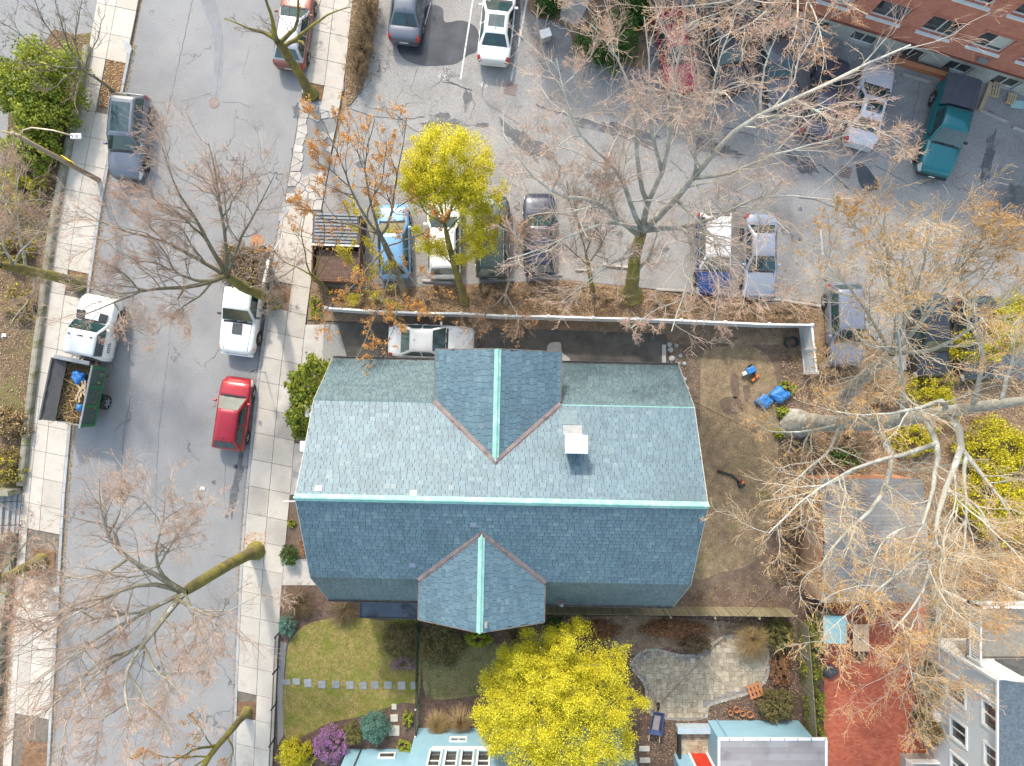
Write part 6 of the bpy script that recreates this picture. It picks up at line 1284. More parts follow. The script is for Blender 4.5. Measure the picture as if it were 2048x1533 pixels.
tree('street_tree', 'large spreading bare tree with lichen-pale limbs over the lower street', [(512, 1102, .1, .33), (470, 1122, 2.8, .3), (415, 1155, 5.6, .28), (370, 1185, 7.7, .27)],
     [[(372, 1184, 7.6), (330, 1165, 8.5), (262, 1120, 9.5), (215, 1075, 10.5), (190, 1010, 11.5), (195, 955, 12)], [(330, 1165, 8.4), (305, 1125, 9), (318, 1070, 10), (330, 1030, 10.8), (330, 975, 11.5)], [(365, 1180, 7.8), (300, 1160, 8.7), (235, 1183, 9.6), (183, 1216, 10.4), (91, 1258, 11), (16, 1312, 11.5)], [(368, 1186, 7.7), (287, 1226, 8.8), (183, 1236, 10), (141, 1254, 10.6)],
      [(320, 1210, 8.4), (282, 1232, 8.9), (177, 1284, 10.2), (125, 1321, 10.8), (73, 1368, 11.3), (10, 1420, 11.8)], [(366, 1190, 7.7), (325, 1240, 8.6), (283, 1290, 9.4), (255, 1340, 10.4), (250, 1400, 11.2), (272, 1465, 12)], [(360, 1200, 7.9), (390, 1226, 8.4), (432, 1238, 8.8), (470, 1215, 9.4), (515, 1190, 10)], [(285, 1288, 9.3), (320, 1350, 10), (355, 1382, 10.6), (400, 1422, 11.2)],
      [(275, 1300, 9.5), (190, 1345, 10.4), (155, 1385, 10.8), (130, 1440, 11.4), (125, 1505, 12)], [(270, 1302, 9.5), (190, 1330, 10.3), (110, 1410, 11), (55, 1442, 11.5), (5, 1490, 12)], [(250, 1130, 9.6), (185, 1165, 10), (110, 1150, 10.6), (60, 1120, 11)], [(305, 1125, 9), (350, 1080, 9.8), (380, 1030, 10.6)], [(325, 1240, 8.6), (360, 1275, 9.4), (385, 1320, 10)], [(215, 1075, 10.4), (250, 1010, 11), (265, 960, 11.4)], [(255, 1350, 10.4), (300, 1420, 11), (330, 1460, 11.6)], [(183, 1236, 10), (120, 1200, 10.8), (60, 1190, 11.2)], [(250, 1400, 11.2), (200, 1440, 11.6), (190, 1510, 12)], [(320, 1350, 10), (390, 1340, 10.6), (440, 1360, 11)], [(177, 1284, 10.2), (200, 1340, 10.8), (225, 1400, 11.2)], [(366, 1190, 7.8), (410, 1290, 9), (440, 1300, 9.6)], [(91, 1258, 11), (40, 1240, 11.4), (0, 1230, 11.8)], [(287, 1226, 8.8), (240, 1270, 9.8), (215, 1310, 10.4)], [(330, 1040, 10.7), (400, 1000, 11.2), (430, 1010, 11.4)]],
     m_bark_m, tw_red, 3, rlimb=[.15, .1, .13, .12, .13, .17, .1, .08, .1, .1, .08, .06, .05, .06, .06] + [.06] * 8, bud=bud_red, nbud=9000, bsize=.015, limbbark=m_limb, lv=((10, (.4, .75), (.45, 1.05), 7), (9, (.35, .7), (.45, 1.05), 6), (7, (.35, .75), (.4, .9), 4)))
tree('street_tree', 'mossy leaning tree with orange buds at the bottom edge of the street', [(494, 1424, .1, .2), (460, 1462, 2.5, .17), (420, 1510, 4.2, .15), (390, 1560, 5.5, .13)],
     [[(440, 1480, 3.4), (380, 1500, 5), (330, 1545, 6.5)], [(462, 1462, 2.6), (470, 1500, 3.6), (450, 1560, 5)], [(420, 1510, 4.2), (350, 1520, 5.5), (290, 1505, 6.6)], [(420, 1505, 4), (400, 1450, 5), (380, 1430, 5.8)], [(410, 1520, 4.4), (330, 1560, 6), (250, 1510, 7.5)]],
     m_bark_m, tw_dark, 4, bud=bud_or, nbud=1500, bsize=.045, bclump=.04, rlimb=[.09, .06, .05, .04, .05], lv=((5, (.3, .5), (.5, 1), 5), (4, (.35, .6), (.4, .9), 4), (3, (.4, .7), (.4, .8), 4)))
tree('young_tree', 'young dark-twigged tree in the pit by the left pavement behind the grey SUV', [(226, 182, .1, .085), (195, 158, 1.6, .08), (163, 138, 3.0, .07)],
     [[(164, 140, 3), (150, 70, 5), (165, 0, 7)], [(162, 138, 3), (105, 70, 5), (60, -10, 7)], [(162, 138, 3), (70, 95, 5), (-5, 40, 6.5)], [(162, 140, 3), (90, 130, 4.6), (10, 125, 6)], [(166, 140, 2.9), (190, 95, 4), (208, 30, 5.5)], [(160, 142, 3), (120, 165, 3.8), (70, 182, 4.8)], [(162, 145, 2.9), (150, 190, 3.5), (155, 225, 4)], [(160, 135, 3.1), (125, 60, 5.2), (110, -20, 7)]],
     m_bark_d, tw_dark, 5, lv=((7, (.3, .6), (.4, .8), 6), (4, (.35, .6), (.3, .7), 5), (3, (.4, .7), (.3, .7), 4)), rlimb=[.045] * 8, up=.45, rtip=.006)
tree('street_tree', 'thick mossy trunk in the left pavement pit with pale branches over the bed', [(158, 567, .1, .3), (120, 557, 1.8, .27), (80, 547, 3.2, .25), (0, 530, 6, .22)],
     [[(60, 545, 4), (40, 470, 6), (30, 400, 8), (45, 330, 9)], [(30, 540, 5), (0, 480, 7), (20, 380, 8.5)], [(80, 547, 3.4), (60, 600, 5), (20, 650, 6.5)], [(30, 540, 5), (60, 480, 6.5), (100, 440, 7.5)], [(-20, 530, 7), (-10, 430, 8.5), (20, 300, 10)]],
     m_bark_m, tw_red, 6, rlimb=[.08, .08, .06, .05, .08], limbbark=m_limbp, bud=bud_or, nbud=1500, bsize=.03)
tree('street_tree', 'stubby mossy trunk in the lower left pavement pit beside the low wall', [(82, 1122, .1, .27), (40, 1140, 1.9, .25), (0, 1160, 3.6, .23), (-60, 1185, 6, .2)],
     [[(0, 1160, 3.8), (30, 1110, 5.5), (60, 1080, 7)], [(-30, 1170, 5), (20, 1190, 6.5), (60, 1230, 8)], [(40, 1140, 2.2), (70, 1165, 3.6), (95, 1185, 4.6)]],
     m_bark_m, tw_red, 7, rlimb=[.06, .06, .04], bud=bud_red, nbud=2500, bsize=.025)
# --- strip trees
tree('budding_maple', 'small mossy maple with orange buds at the corner of the planting strip', [(660, 585, .06, .14), (640, 565, 1.6, .12), (622, 550, 3, .1)],
     [[(622, 550, 3), (600, 490, 5), (610, 430, 6.5)], [(625, 552, 2.8), (650, 480, 5), (645, 410, 6.5)], [(622, 550, 3), (575, 530, 4.5), (545, 500, 5.6)], [(630, 556, 2.4), (660, 520, 4), (690, 460, 5.5)]],
     m_bark_m, tw_dark, 8, bud=bud_or, nbud=1200, bsize=.04, bclump=.035, rlimb=[.05, .05, .04, .04], lv=((5, (.35, .6), (.4, .8), 6), (4, (.4, .6), (.3, .7), 5), (2, (.4, .7), (.3, .7), 4)), group='budding maples in the planting strip')
tree('budding_maple', 'slender maple with orange bud clusters over the light blue car and dumpster', [(810, 588, .06, .2), (800, 560, 1.6, .18), (782, 515, 3.6, .16), (762, 472, 5.2, .14)],
     [[(762, 472, 5.2), (735, 440, 6.2), (700, 375, 7.6), (665, 290, 9), (650, 240, 9.5)], [(760, 470, 5.3), (740, 400, 7), (725, 330, 8.5), (745, 240, 10)], [(765, 475, 5), (790, 410, 6.6), (800, 330, 8.2), (815, 235, 9.8)], [(755, 470, 5.2), (700, 450, 6.3), (640, 440, 7.5), (585, 400, 8.6)], [(775, 500, 4.4), (720, 560, 5.2), (670, 600, 5.8), (640, 640, 6)], [(790, 545, 3.4), (760, 620, 4.6), (730, 690, 5.2), (715, 715, 5.4)], [(795, 548, 3.2), (800, 620, 4.5), (770, 700, 5)], [(780, 505, 4.2), (830, 560, 5), (860, 640, 5.4)], [(740, 445, 6), (760, 360, 7.6), (770, 280, 9)], [(770, 490, 4.6), (840, 470, 6), (900, 430, 7)], [(700, 375, 7.6), (640, 330, 8.8), (620, 300, 9.2)]],
     m_bark_d, tw_dark, 9, bud=bud_or, nbud=13000, bsize=.042, bclump=.05, rlimb=[.085, .08, .08, .06, .06, .05, .05, .05, .05, .05, .04], lv=((8, (.3, .55), (.4, .9), 6), (5, (.35, .6), (.3, .8), 5), (3, (.4, .7), (.3, .7), 4)), rtip=.006, group='budding maples in the planting strip')
tree('blossoming_maple', 'tall maple with bright yellow blossom over the parked white SUV', [(928, 602, .06, .2), (918, 560, 2, .18), (900, 500, 4, .15), (890, 450, 5.2, .12)],
     [[(890, 450, 5.2), (870, 390, 6.4), (850, 330, 7.6), (838, 285, 8.2)], [(890, 450, 5.2), (893, 380, 6.6), (890, 320, 8), (882, 280, 8.4)], [(892, 455, 5), (915, 390, 6.4), (925, 330, 7.6), (930, 290, 8)], [(892, 460, 4.8), (935, 420, 6), (960, 350, 7), (965, 320, 7.2)], [(888, 455, 5), (855, 430, 6), (830, 380, 7), (825, 340, 7.2)], [(905, 510, 3.8), (950, 460, 5), (985, 430, 5.6)], [(880, 420, 5.8), (905, 350, 7.4), (905, 310, 8.2)], [(890, 450, 5.2), (915, 370, 7), (950, 310, 7.8)], [(888, 440, 5.4), (870, 360, 7.2), (860, 300, 8)], [(890, 440, 5.4), (935, 390, 6.6), (950, 370, 7.2)], [(888, 440, 5.4), (850, 380, 6.6), (835, 320, 7.6)], [(912, 540, 2.8), (880, 500, 4), (850, 480, 4.8)], [(912, 540, 2.8), (950, 510, 4), (985, 480, 4.6)], [(905, 515, 3.6), (960, 440, 5.2), (1000, 400, 6)]],
     m_bark_m, tw_olive, 10, bud=lf_yel, nbud=56000, bsize=.036, bclump=.1, rlimb=[.05] * 14, lv=((10, (.25, .45), (.5, 1.1), 6), (6, (.35, .6), (.4, .9), 5), (4, (.4, .7), (.4, .9), 4)), up=.2, fill=(897, 345, 6.2, 2.2, 2.2, 16000), group='yellow blossoming maples', lmax=(1.3, .7, .4))
tree('budding_maple', 'thin pale sapling by the white fence between two maples', [(1010, 605, .06, .07), (1012, 590, 1.5, .06), (1018, 560, 3, .05)], [[(1018, 560, 3), (1000, 500, 4.4), (985, 430, 5.6)], [(1018, 560, 3), (1040, 520, 4.2), (1060, 470, 5.2)], [(1012, 590, 1.5), (970, 620, 3), (940, 660, 3.6)], [(1012, 590, 1.6), (1040, 640, 3), (1030, 680, 3.4)]],
     m_bark_g, tw_dark, 11, bud=bud_or, nbud=2200, bsize=.03, bclump=.03, rlimb=[.03] * 4, group='budding maples in the planting strip')
tree('yellow_leaved_sapling', 'yellow-leaved sapling growing through the right half of the dumpster', [(742, 590, .06, .07), (735, 560, 1.6, .06), (728, 520, 3, .05)], [[(728, 520, 3), (715, 470, 4.2), (715, 430, 5)], [(728, 520, 3), (745, 480, 4), (760, 440, 4.6)], [(732, 545, 2.2), (705, 530, 3.2), (690, 500, 3.8)], [(735, 560, 1.7), (760, 550, 3), (775, 520, 3.6)], [(735, 560, 1.6), (725, 590, 2.6), (710, 610, 3)], [(735, 560, 1.6), (760, 600, 2.6), (785, 620, 3)]],
     m_bark_d, tw_gold, 19, bud=lf_gold2, nbud=6000, bsize=.045, bclump=.06, rlimb=[.03] * 6, lv=((6, (.4, .7), (.4, .9), 5), (4, (.4, .7), (.4, .9), 4)), lmax=(1.0, .5))
# --- big pale tree over the lot
big_lv = ((10, (.35, .65), (.5, 1.1), 7), (9, (.35, .7), (.45, 1.0), 6), (7, (.35, .75), (.4, .9), 4))
tree('great_bare_tree', 'huge pale-limbed bare tree arching over the middle of the parking lot', [(1262, 590, .06, .42), (1266, 550, 2.2, .36), (1272, 500, 4.4, .3), (1285, 462, 6, .27)],
     [[(1285, 465, 6), (1320, 430, 7.4), (1370, 385, 9), (1430, 300, 11), (1485, 228, 12.4), (1560, 205, 13), (1606, 203, 13.2), (1702, 135, 14), (1820, 94, 14.8)], [(1282, 468, 6), (1290, 400, 8), (1335, 330, 10), (1340, 230, 12), (1345, 150, 13), (1372, 50, 14)], [(1275, 480, 5.6), (1230, 440, 7.5), (1183, 386, 9), (1130, 402, 10), (1086, 378, 11), (1050, 345, 11.6), (1005, 270, 12.4)], [(1280, 465, 6), (1240, 350, 9), (1200, 300, 10.5), (1165, 290, 11.4), (1125, 203, 12.6), (1110, 120, 13.4)], [(1290, 420, 7.4), (1270, 300, 10), (1262, 182, 12.4), (1235, 91, 13.6), (1180, 48, 14.4)],
      [(1300, 470, 6), (1385, 450, 8), (1386, 530, 8.6), (1365, 595, 9), (1345, 665, 9.4)], [(1300, 465, 6.2), (1400, 455, 8), (1465, 425, 9.6), (1520, 380, 11), (1580, 395, 12), (1680, 400, 12.8)], [(1280, 470, 6), (1215, 440, 8), (1150, 470, 9), (1080, 500, 9.8), (1010, 520, 10.4)], [(1270, 510, 4.4), (1235, 520, 6.5), (1180, 555, 8), (1120, 600, 9)], [(1380, 380, 9.2), (1420, 360, 10.4), (1500, 330, 11.6), (1590, 300, 12.8), (1700, 270, 13.6)], [(1335, 330, 10), (1300, 240, 12), (1300, 130, 13.4), (1285, 40, 14.2)], [(1430, 300, 11), (1420, 210, 12.4), (1440, 120, 13.4), (1470, 20, 14.2)], [(1485, 228, 12.4), (1530, 130, 13.4), (1560, 40, 14)], [(1606, 203, 13.2), (1660, 240, 13.6), (1740, 250, 14), (1800, 290, 14.4)], [(1345, 420, 8), (1430, 480, 9.2), (1490, 540, 9.8), (1540, 620, 10.2)], [(1386, 500, 8.6), (1440, 560, 9.4), (1430, 640, 9.8)], [(1365, 595, 9), (1310, 620, 9.4), (1260, 660, 9.6)], [(1230, 440, 7.5), (1215, 380, 9), (1215, 330, 10)], [(1086, 378, 11), (1120, 330, 12), (1090, 270, 12.6)], [(1270, 560, 2.4), (1300, 520, 4.5), (1320, 450, 6.6)], [(1125, 203, 12.6), (1170, 130, 13.4), (1200, 60, 14)], [(1370, 385, 9), (1395, 300, 11), (1385, 220, 12.4), (1400, 130, 13.4)]],
     m_bark_m, tw_pale, 12, lv=big_lv, bud=bud_red, nbud=16000, bsize=.016, rlimb=[.2, .17, .15, .14, .14, .12, .13, .11, .08, .11, .1, .09, .08, .08, .08, .07, .06, .06, .06, .12, .06, .08], limbbark=m_limbp, rtip=.005, curl=.24)
tree('bare_tree', 'slim mossy-footed bare tree left of the huge pale tree in the strip', [(1186, 588, .06, .14), (1180, 555, 2, .12), (1172, 510, 4, .1)], [[(1172, 510, 4), (1150, 440, 6), (1130, 360, 8)], [(1172, 510, 4), (1195, 440, 6), (1210, 360, 8)], [(1176, 530, 3), (1130, 490, 5), (1090, 450, 6.4)], [(1176, 530, 3.2), (1200, 490, 5), (1190, 420, 6.6)]], m_bark_m, tw_dark, 13, rlimb=[.05] * 4, limbbark=m_limbd)
tree('bare_tree', 'bare tree with russet twigs rising beside the apartment block corner', [(1530, 20, .05, .2), (1560, -10, 3, .18), (1590, -50, 6, .15)], [[(1560, -10, 3.2), (1520, 40, 6), (1470, 60, 8), (1420, 90, 9)], [(1590, -50, 6), (1600, 30, 8), (1580, 100, 9.4)], [(1590, -50, 6), (1680, 0, 8), (1740, 30, 9)], [(1575, -30, 4.6), (1500, -10, 7), (1400, 10, 9), (1300, 20, 10)], [(1600, -50, 6.5), (1640, 60, 9), (1650, 140, 10)], [(1570, -20, 4), (1450, 20, 7), (1350, 60, 8.6)]], m_bark_g, tw_pale, 14, lv=((10, (.3, .5), (.5, 1.), 6), (8, (.35, .6), (.4, .9), 5), (5, (.35, .7), (.35, .8), 4)), bud=bud_or, nbud=9000, bsize=.025, rlimb=[.08] * 6, limbbark=m_limbp)
# --- right-hand gold trees
gold_lv = ((11, (.4, .75), (.5, 1.1), 7), (9, (.35, .7), (.45, 1.0), 6), (6, (.35, .75), (.4, .9), 4))
tree('gold_budded_tree', 'gold-budded tree with leaning grey trunk beyond the white fence corner', [(1688, 800, .05, .36), (1710, 770, 2, .33), (1745, 740, 4.2, .3), (1785, 705, 6.2, .26)],
     [[(1785, 705, 6.2), (1790, 640, 8), (1780, 560, 10), (1765, 480, 12), (1770, 410, 13)], [(1785, 705, 6.2), (1850, 640, 8.5), (1900, 560, 10.5), (1930, 470, 12)], [(1780, 708, 6), (1740, 690, 7.6), (1690, 680, 8.6), (1640, 740, 9)], [(1790, 700, 6.4), (1830, 600, 9), (1850, 500, 11), (1860, 420, 12.4)], [(1785, 705, 6.2), (1730, 620, 8.4), (1690, 560, 10), (1640, 520, 11)], [(1790, 700, 6.4), (1880, 700, 8.4), (1960, 640, 10), (2040, 580, 11.4)], [(1830, 600, 9), (1790, 520, 11), (1730, 450, 12.4)], [(1850, 640, 8.5), (1930, 600, 10), (2010, 500, 12)], [(1765, 480, 12), (1700, 450, 12.8), (1660, 430, 13)], [(1760, 725, 5), (1720, 760, 6.4), (1660, 770, 7.6)], [(1900, 560, 10.5), (1970, 470, 12), (2020, 410, 13)]],
     m_bark_g, tw_gold, 15, lv=gold_lv, bud=bud_gold, nbud=46000, bsize=.028, rlimb=[.14, .14, .1, .13, .11, .13, .08, .09, .07, .06, .08], limbbark=m_limbp, group='gold-budded trees on the right')
tree('gold_budded_tree', 'massive grey leaning trunk with long pale limbs over the brick garage', [(1590, 848, .05, .55), (1650, 846, 3, .45), (1720, 850, 6, .38), (1800, 842, 9, .32), (1930, 815, 12, .25), (2060, 800, 14.4, .2)],
     [[(1740, 850, 6.8), (1792, 900, 8), (1778, 960, 9), (1768, 1005, 9.6), (1715, 1035, 10), (1662, 1085, 10.4), (1632, 1145, 10.6)], [(1850, 832, 10), (1880, 880, 11), (1866, 960, 11.6), (1850, 1040, 12), (1820, 1095, 12.2), (1812, 1140, 12.4)], [(1890, 822, 11), (1940, 865, 12), (1932, 905, 12.4), (1890, 960, 12.6), (1868, 1100, 13), (1850, 1200, 13.2), (1790, 1265, 13.4)], [(1905, 818, 11.4), (1895, 795, 12), (1820, 818, 12.4), (1740, 838, 12.6), (1665, 825, 12.8)], [(1865, 890, 11), (1800, 912, 11.6), (1720, 930, 12), (1670, 962, 12.2), (1600, 1002, 12.4), (1535, 1065, 12.6)], [(1640, 850, 3), (1590, 868, 5), (1530, 862, 6.4), (1510, 845, 7)], [(1935, 880, 12.2), (1990, 980, 13), (2050, 1065, 13.4)], [(1932, 905, 12.4), (1930, 1000, 13), (1935, 1100, 13.4), (1905, 1200, 13.6)], [(1715, 1035, 10), (1690, 1110, 10.8), (1660, 1180, 11.2)], [(1820, 840, 9.6), (1810, 760, 11.4), (1795, 650, 13), (1790, 600, 13.6)], [(1960, 812, 12.6), (1965, 720, 14), (1950, 600, 15)], [(1690, 848, 4.6), (1650, 910, 6.4), (1600, 960, 7.6), (1545, 990, 8.4)], [(1868, 1100, 13), (1800, 1150, 13.2), (1700, 1210, 13.4), (1640, 1290, 13.4)], [(1850, 1040, 12), (1780, 1060, 12.6), (1740, 1130, 13), (1720, 1210, 13.2)], [(1890, 960, 12.6), (1960, 1010, 13.2), (2010, 1120, 13.6)], [(1850, 1200, 13.2), (1830, 1250, 13.4), (1800, 1300, 13.6)], [(1980, 810, 13), (2020, 720, 14.2), (2040, 640, 15)]],
     m_bark_g, tw_gold, 16, lv=((11, (.35, .65), (.5, 1.1), 7), (9, (.35, .7), (.45, 1.0), 6), (6, (.35, .75), (.4, .9), 4)), bud=bud_gold, nbud=48000, bsize=.028, rlimb=[.2, .16, .18, .12, .13, .1, .12, .12, .09, .12, .12, .1, .1, .09, .09, .07, .1], limbbark=m_limbp, group='gold-budded trees on the right', grav=.03, tmin0=.25)
tree('gold_budded_tree', 'gold-budded tree overhanging the grey house deck and the brick drive', [(1868, 1215, .05, .16), (1880, 1228, 1.6, .15), (1900, 1245, 3.6, .13)], [[(1900, 1245, 3.6), (1860, 1290, 6), (1800, 1330, 8), (1760, 1370, 9)], [(1900, 1245, 3.6), (1830, 1240, 6.4), (1760, 1250, 8)], [(1895, 1240, 3.2), (1940, 1200, 6), (1990, 1150, 8)], [(1900, 1245, 3.6), (1850, 1310, 6.2), (1810, 1380, 7.4), (1800, 1420, 8)], [(1900, 1245, 3.8), (1950, 1230, 6.6), (1990, 1240, 8.2)], [(1895, 1240, 3.4), (1850, 1180, 6), (1800, 1130, 8)]], m_bark_g, tw_gold, 17, lv=gold_lv, bud=bud_or, nbud=12000, bsize=.038, rlimb=[.06] * 6, group='gold-budded trees on the right', grav=.06)
# --- large yellow maple in the garden
tree('blossoming_maple', 'large round maple in full yellow blossom beside the patio', [(1096, 1296, .06, .2), (1098, 1310, 1.5, .18), (1102, 1330, 2.6, .16)],
     [[(1102, 1330, 2.6), (1192, 1375, 4.3), (1266, 1412, 5.4)], [(1102, 1330, 2.6), (1181, 1414, 4.3), (1246, 1483, 5.4)], [(1102, 1330, 2.6), (1167, 1431, 4.3), (1220, 1513, 5.4)], [(1102, 1330, 2.6), (1131, 1446, 4.3), (1155, 1541, 5.4)], [(1102, 1330, 2.6), (1099, 1454, 4.3), (1096, 1555, 5.4)], [(1102, 1330, 2.6), (1067, 1440, 4.3), (1038, 1529, 5.4)], [(1102, 1330, 2.6), (1038, 1425, 4.3), (985, 1503, 5.4)], [(1102, 1330, 2.6), (1023, 1394, 4.3), (959, 1446, 5.4)], [(1102, 1330, 2.6), (1030, 1356, 4.3), (971, 1376, 5.4)], [(1102, 1330, 2.6), (1046, 1323, 4.3), (1000, 1317, 5.4)], [(1102, 1330, 2.6), (1070, 1302, 4.3), (1044, 1278, 5.4)], [(1102, 1330, 2.6), (1105, 1290, 4.3), (1108, 1258, 5.4)], [(1102, 1330, 2.6), (1129, 1293, 4.3), (1150, 1262, 5.4)], [(1102, 1330, 2.6), (1171, 1320, 4.3), (1227, 1311, 5.4)], [(1102, 1330, 2.6), (1178, 1340, 4.3), (1239, 1348, 5.4)], [(1102, 1330, 2.6), (1165, 1385, 5.2), (1216, 1430, 7.0)], [(1102, 1330, 2.6), (1152, 1413, 5.2), (1193, 1481, 7.0)], [(1102, 1330, 2.6), (1118, 1431, 5.2), (1131, 1514, 7.0)], [(1102, 1330, 2.6), (1083, 1429, 5.2), (1068, 1511, 7.0)], [(1102, 1330, 2.6), (1055, 1407, 5.2), (1017, 1470, 7.0)], [(1102, 1330, 2.6), (1043, 1370, 5.2), (994, 1403, 7.0)], [(1102, 1330, 2.6), (1058, 1338, 5.2), (1022, 1344, 7.0)], [(1102, 1330, 2.6), (1078, 1324, 5.2), (1058, 1319, 7.0)], [(1102, 1330, 2.6), (1120, 1313, 5.2), (1135, 1299, 7.0)], [(1102, 1330, 2.6), (1153, 1332, 5.2), (1195, 1334, 7.0)], [(1102, 1330, 2.6), (1165, 1354, 5.2), (1216, 1373, 7.0)], [(1102, 1330, 2.6), (1124, 1398, 6.0), (1142, 1453, 8.2)], [(1102, 1330, 2.6), (1091, 1399, 6.0), (1081, 1455, 8.2)], [(1102, 1330, 2.6), (1077, 1375, 6.0), (1057, 1412, 8.2)], [(1102, 1330, 2.6), (1094, 1345, 6.0), (1087, 1357, 8.2)], [(1102, 1330, 2.6), (1121, 1348, 6.0), (1137, 1363, 8.2)], [(1102, 1330, 2.6), (1135, 1371, 6.0), (1161, 1405, 8.2)]],
     m_bark_d, tw_olive, 18, bud=lf_yel, nbud=140000, bsize=.035, bclump=.11, rlimb=[.06] * 32, lv=((8, (.22, .42), (.5, 1.1), 6), (5, (.35, .6), (.4, .9), 5), (4, (.4, .7), (.4, .9), 4)), up=.3, fill=(1112, 1405, 5.0, 3.9, 3.6, 40000), group='yellow blossoming maples', tmin0=.4, lmax=(1.4, .8, .4))
# --- leafy shrubs
def shrub(name, label, px, py, rx, ry, h, leaf, n, size, seed, cat='shrub', z=.08, clump=None, stem=True, shape='dome', asp=.6, flat=.6, group=None, second=None):
    rng = np.random.default_rng(seed); c = P(px, py, h * .5); t = empty(name, (c.x, c.y, z), 0, label, cat, group)
    nc = clump or max(30, n // 40)
    a = unit(rng.normal(size=(nc, 3))); a[:, 2] = np.abs(a[:, 2]); rad = rng.uniform(.55, 1.0, nc) ** .6; lump = 1 + .16 * np.sin(a[:, 0] * 5 + seed) * np.cos(a[:, 1] * 4)
    C = a * (rad * lump)[:, None] * np.array([rx, ry, h * .75]) + np.array([0, 0, h * .22])
    idx = rng.integers(0, nc, n); Lp = C[idx] + rng.normal(0, 1, (n, 3)) * np.array([rx, ry, h]) * .085; Lp[:, 2] = np.maximum(Lp[:, 2], .02)
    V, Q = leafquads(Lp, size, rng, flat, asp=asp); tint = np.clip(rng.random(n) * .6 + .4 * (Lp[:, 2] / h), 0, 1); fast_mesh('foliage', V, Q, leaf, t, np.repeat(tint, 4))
    if second: m2, n2, s2 = second; idx = rng.integers(0, nc, n2); L2 = C[idx] * 1.06 + rng.normal(0, 1, (n2, 3)) * np.array([rx, ry, h]) * .09; V, Q = leafquads(L2, s2, rng, 1.2); fast_mesh('flowers', V, Q, m2, t, np.repeat(rng.random(n2), 4))['kind'] = 'stuff'
    if stem:
        k = min(26, nc); ends = C[:k]; st_ = np.zeros((k, 5, 3)); b0 = rng.normal(0, .08, (k, 3)) * [1, 1, 0]
        for q in range(5): st_[:, q] = b0 + (ends - b0) * (q / 4) + np.array([0, 0, 1]) * (.12 * h * math.sin(q / 4 * math.pi))
        V, Q = tubes(st_, np.tile(np.linspace(.03, .008, 5), (k, 1)) * max(.5, min(1.2, h / 1.5)), 4); fast_mesh('stems', V, Q, lf_brown, t, np.full(len(V), .3))
    return t
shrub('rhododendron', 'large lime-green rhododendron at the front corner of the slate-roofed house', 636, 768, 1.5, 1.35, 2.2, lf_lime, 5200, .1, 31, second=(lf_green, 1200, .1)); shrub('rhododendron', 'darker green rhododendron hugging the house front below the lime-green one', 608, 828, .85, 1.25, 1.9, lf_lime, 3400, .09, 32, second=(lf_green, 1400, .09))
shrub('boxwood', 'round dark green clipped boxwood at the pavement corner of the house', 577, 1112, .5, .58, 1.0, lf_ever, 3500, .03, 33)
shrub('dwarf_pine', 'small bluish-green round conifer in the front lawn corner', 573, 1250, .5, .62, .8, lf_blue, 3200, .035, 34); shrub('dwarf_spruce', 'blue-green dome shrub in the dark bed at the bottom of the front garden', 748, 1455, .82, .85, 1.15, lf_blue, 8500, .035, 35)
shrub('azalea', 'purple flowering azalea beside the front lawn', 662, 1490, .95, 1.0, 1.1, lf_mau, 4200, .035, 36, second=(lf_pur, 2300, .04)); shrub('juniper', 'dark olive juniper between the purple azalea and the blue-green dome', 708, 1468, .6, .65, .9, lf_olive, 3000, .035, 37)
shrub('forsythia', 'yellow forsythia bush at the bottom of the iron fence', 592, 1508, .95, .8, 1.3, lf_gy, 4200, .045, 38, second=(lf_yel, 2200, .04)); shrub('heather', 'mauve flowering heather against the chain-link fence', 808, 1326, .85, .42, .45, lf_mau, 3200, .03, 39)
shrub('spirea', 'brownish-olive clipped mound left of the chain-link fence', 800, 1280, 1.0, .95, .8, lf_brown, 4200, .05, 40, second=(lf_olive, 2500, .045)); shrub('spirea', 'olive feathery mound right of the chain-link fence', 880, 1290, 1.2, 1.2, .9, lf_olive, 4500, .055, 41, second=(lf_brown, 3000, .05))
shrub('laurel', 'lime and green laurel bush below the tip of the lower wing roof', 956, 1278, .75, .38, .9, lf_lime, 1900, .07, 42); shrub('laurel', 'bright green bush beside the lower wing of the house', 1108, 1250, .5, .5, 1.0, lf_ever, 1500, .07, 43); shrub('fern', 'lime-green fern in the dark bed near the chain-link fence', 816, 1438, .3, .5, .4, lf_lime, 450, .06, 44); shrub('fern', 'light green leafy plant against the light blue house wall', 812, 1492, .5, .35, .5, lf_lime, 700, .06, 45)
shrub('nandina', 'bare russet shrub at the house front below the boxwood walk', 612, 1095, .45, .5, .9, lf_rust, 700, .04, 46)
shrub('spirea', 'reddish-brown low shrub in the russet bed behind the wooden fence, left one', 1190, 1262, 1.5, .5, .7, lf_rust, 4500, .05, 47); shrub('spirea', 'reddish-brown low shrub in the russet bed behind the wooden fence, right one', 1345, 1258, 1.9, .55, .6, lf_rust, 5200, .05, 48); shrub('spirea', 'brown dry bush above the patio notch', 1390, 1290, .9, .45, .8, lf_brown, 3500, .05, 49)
shrub('juniper', 'olive bush at the right end of the wooden fence', 1560, 1270, .85, .9, 1.2, lf_olive, 4200, .05, 50); shrub('juniper', 'olive-brown bush at the lower right patio corner', 1555, 1412, .9, .85, 1.1, lf_olive, 4200, .05, 51, second=(lf_brown, 2000, .05)); shrub('spirea', 'dark brown bush between the patio and the ivy fence', 1562, 1335, .6, 1.0, .6, lf_rust, 2600, .05, 52)
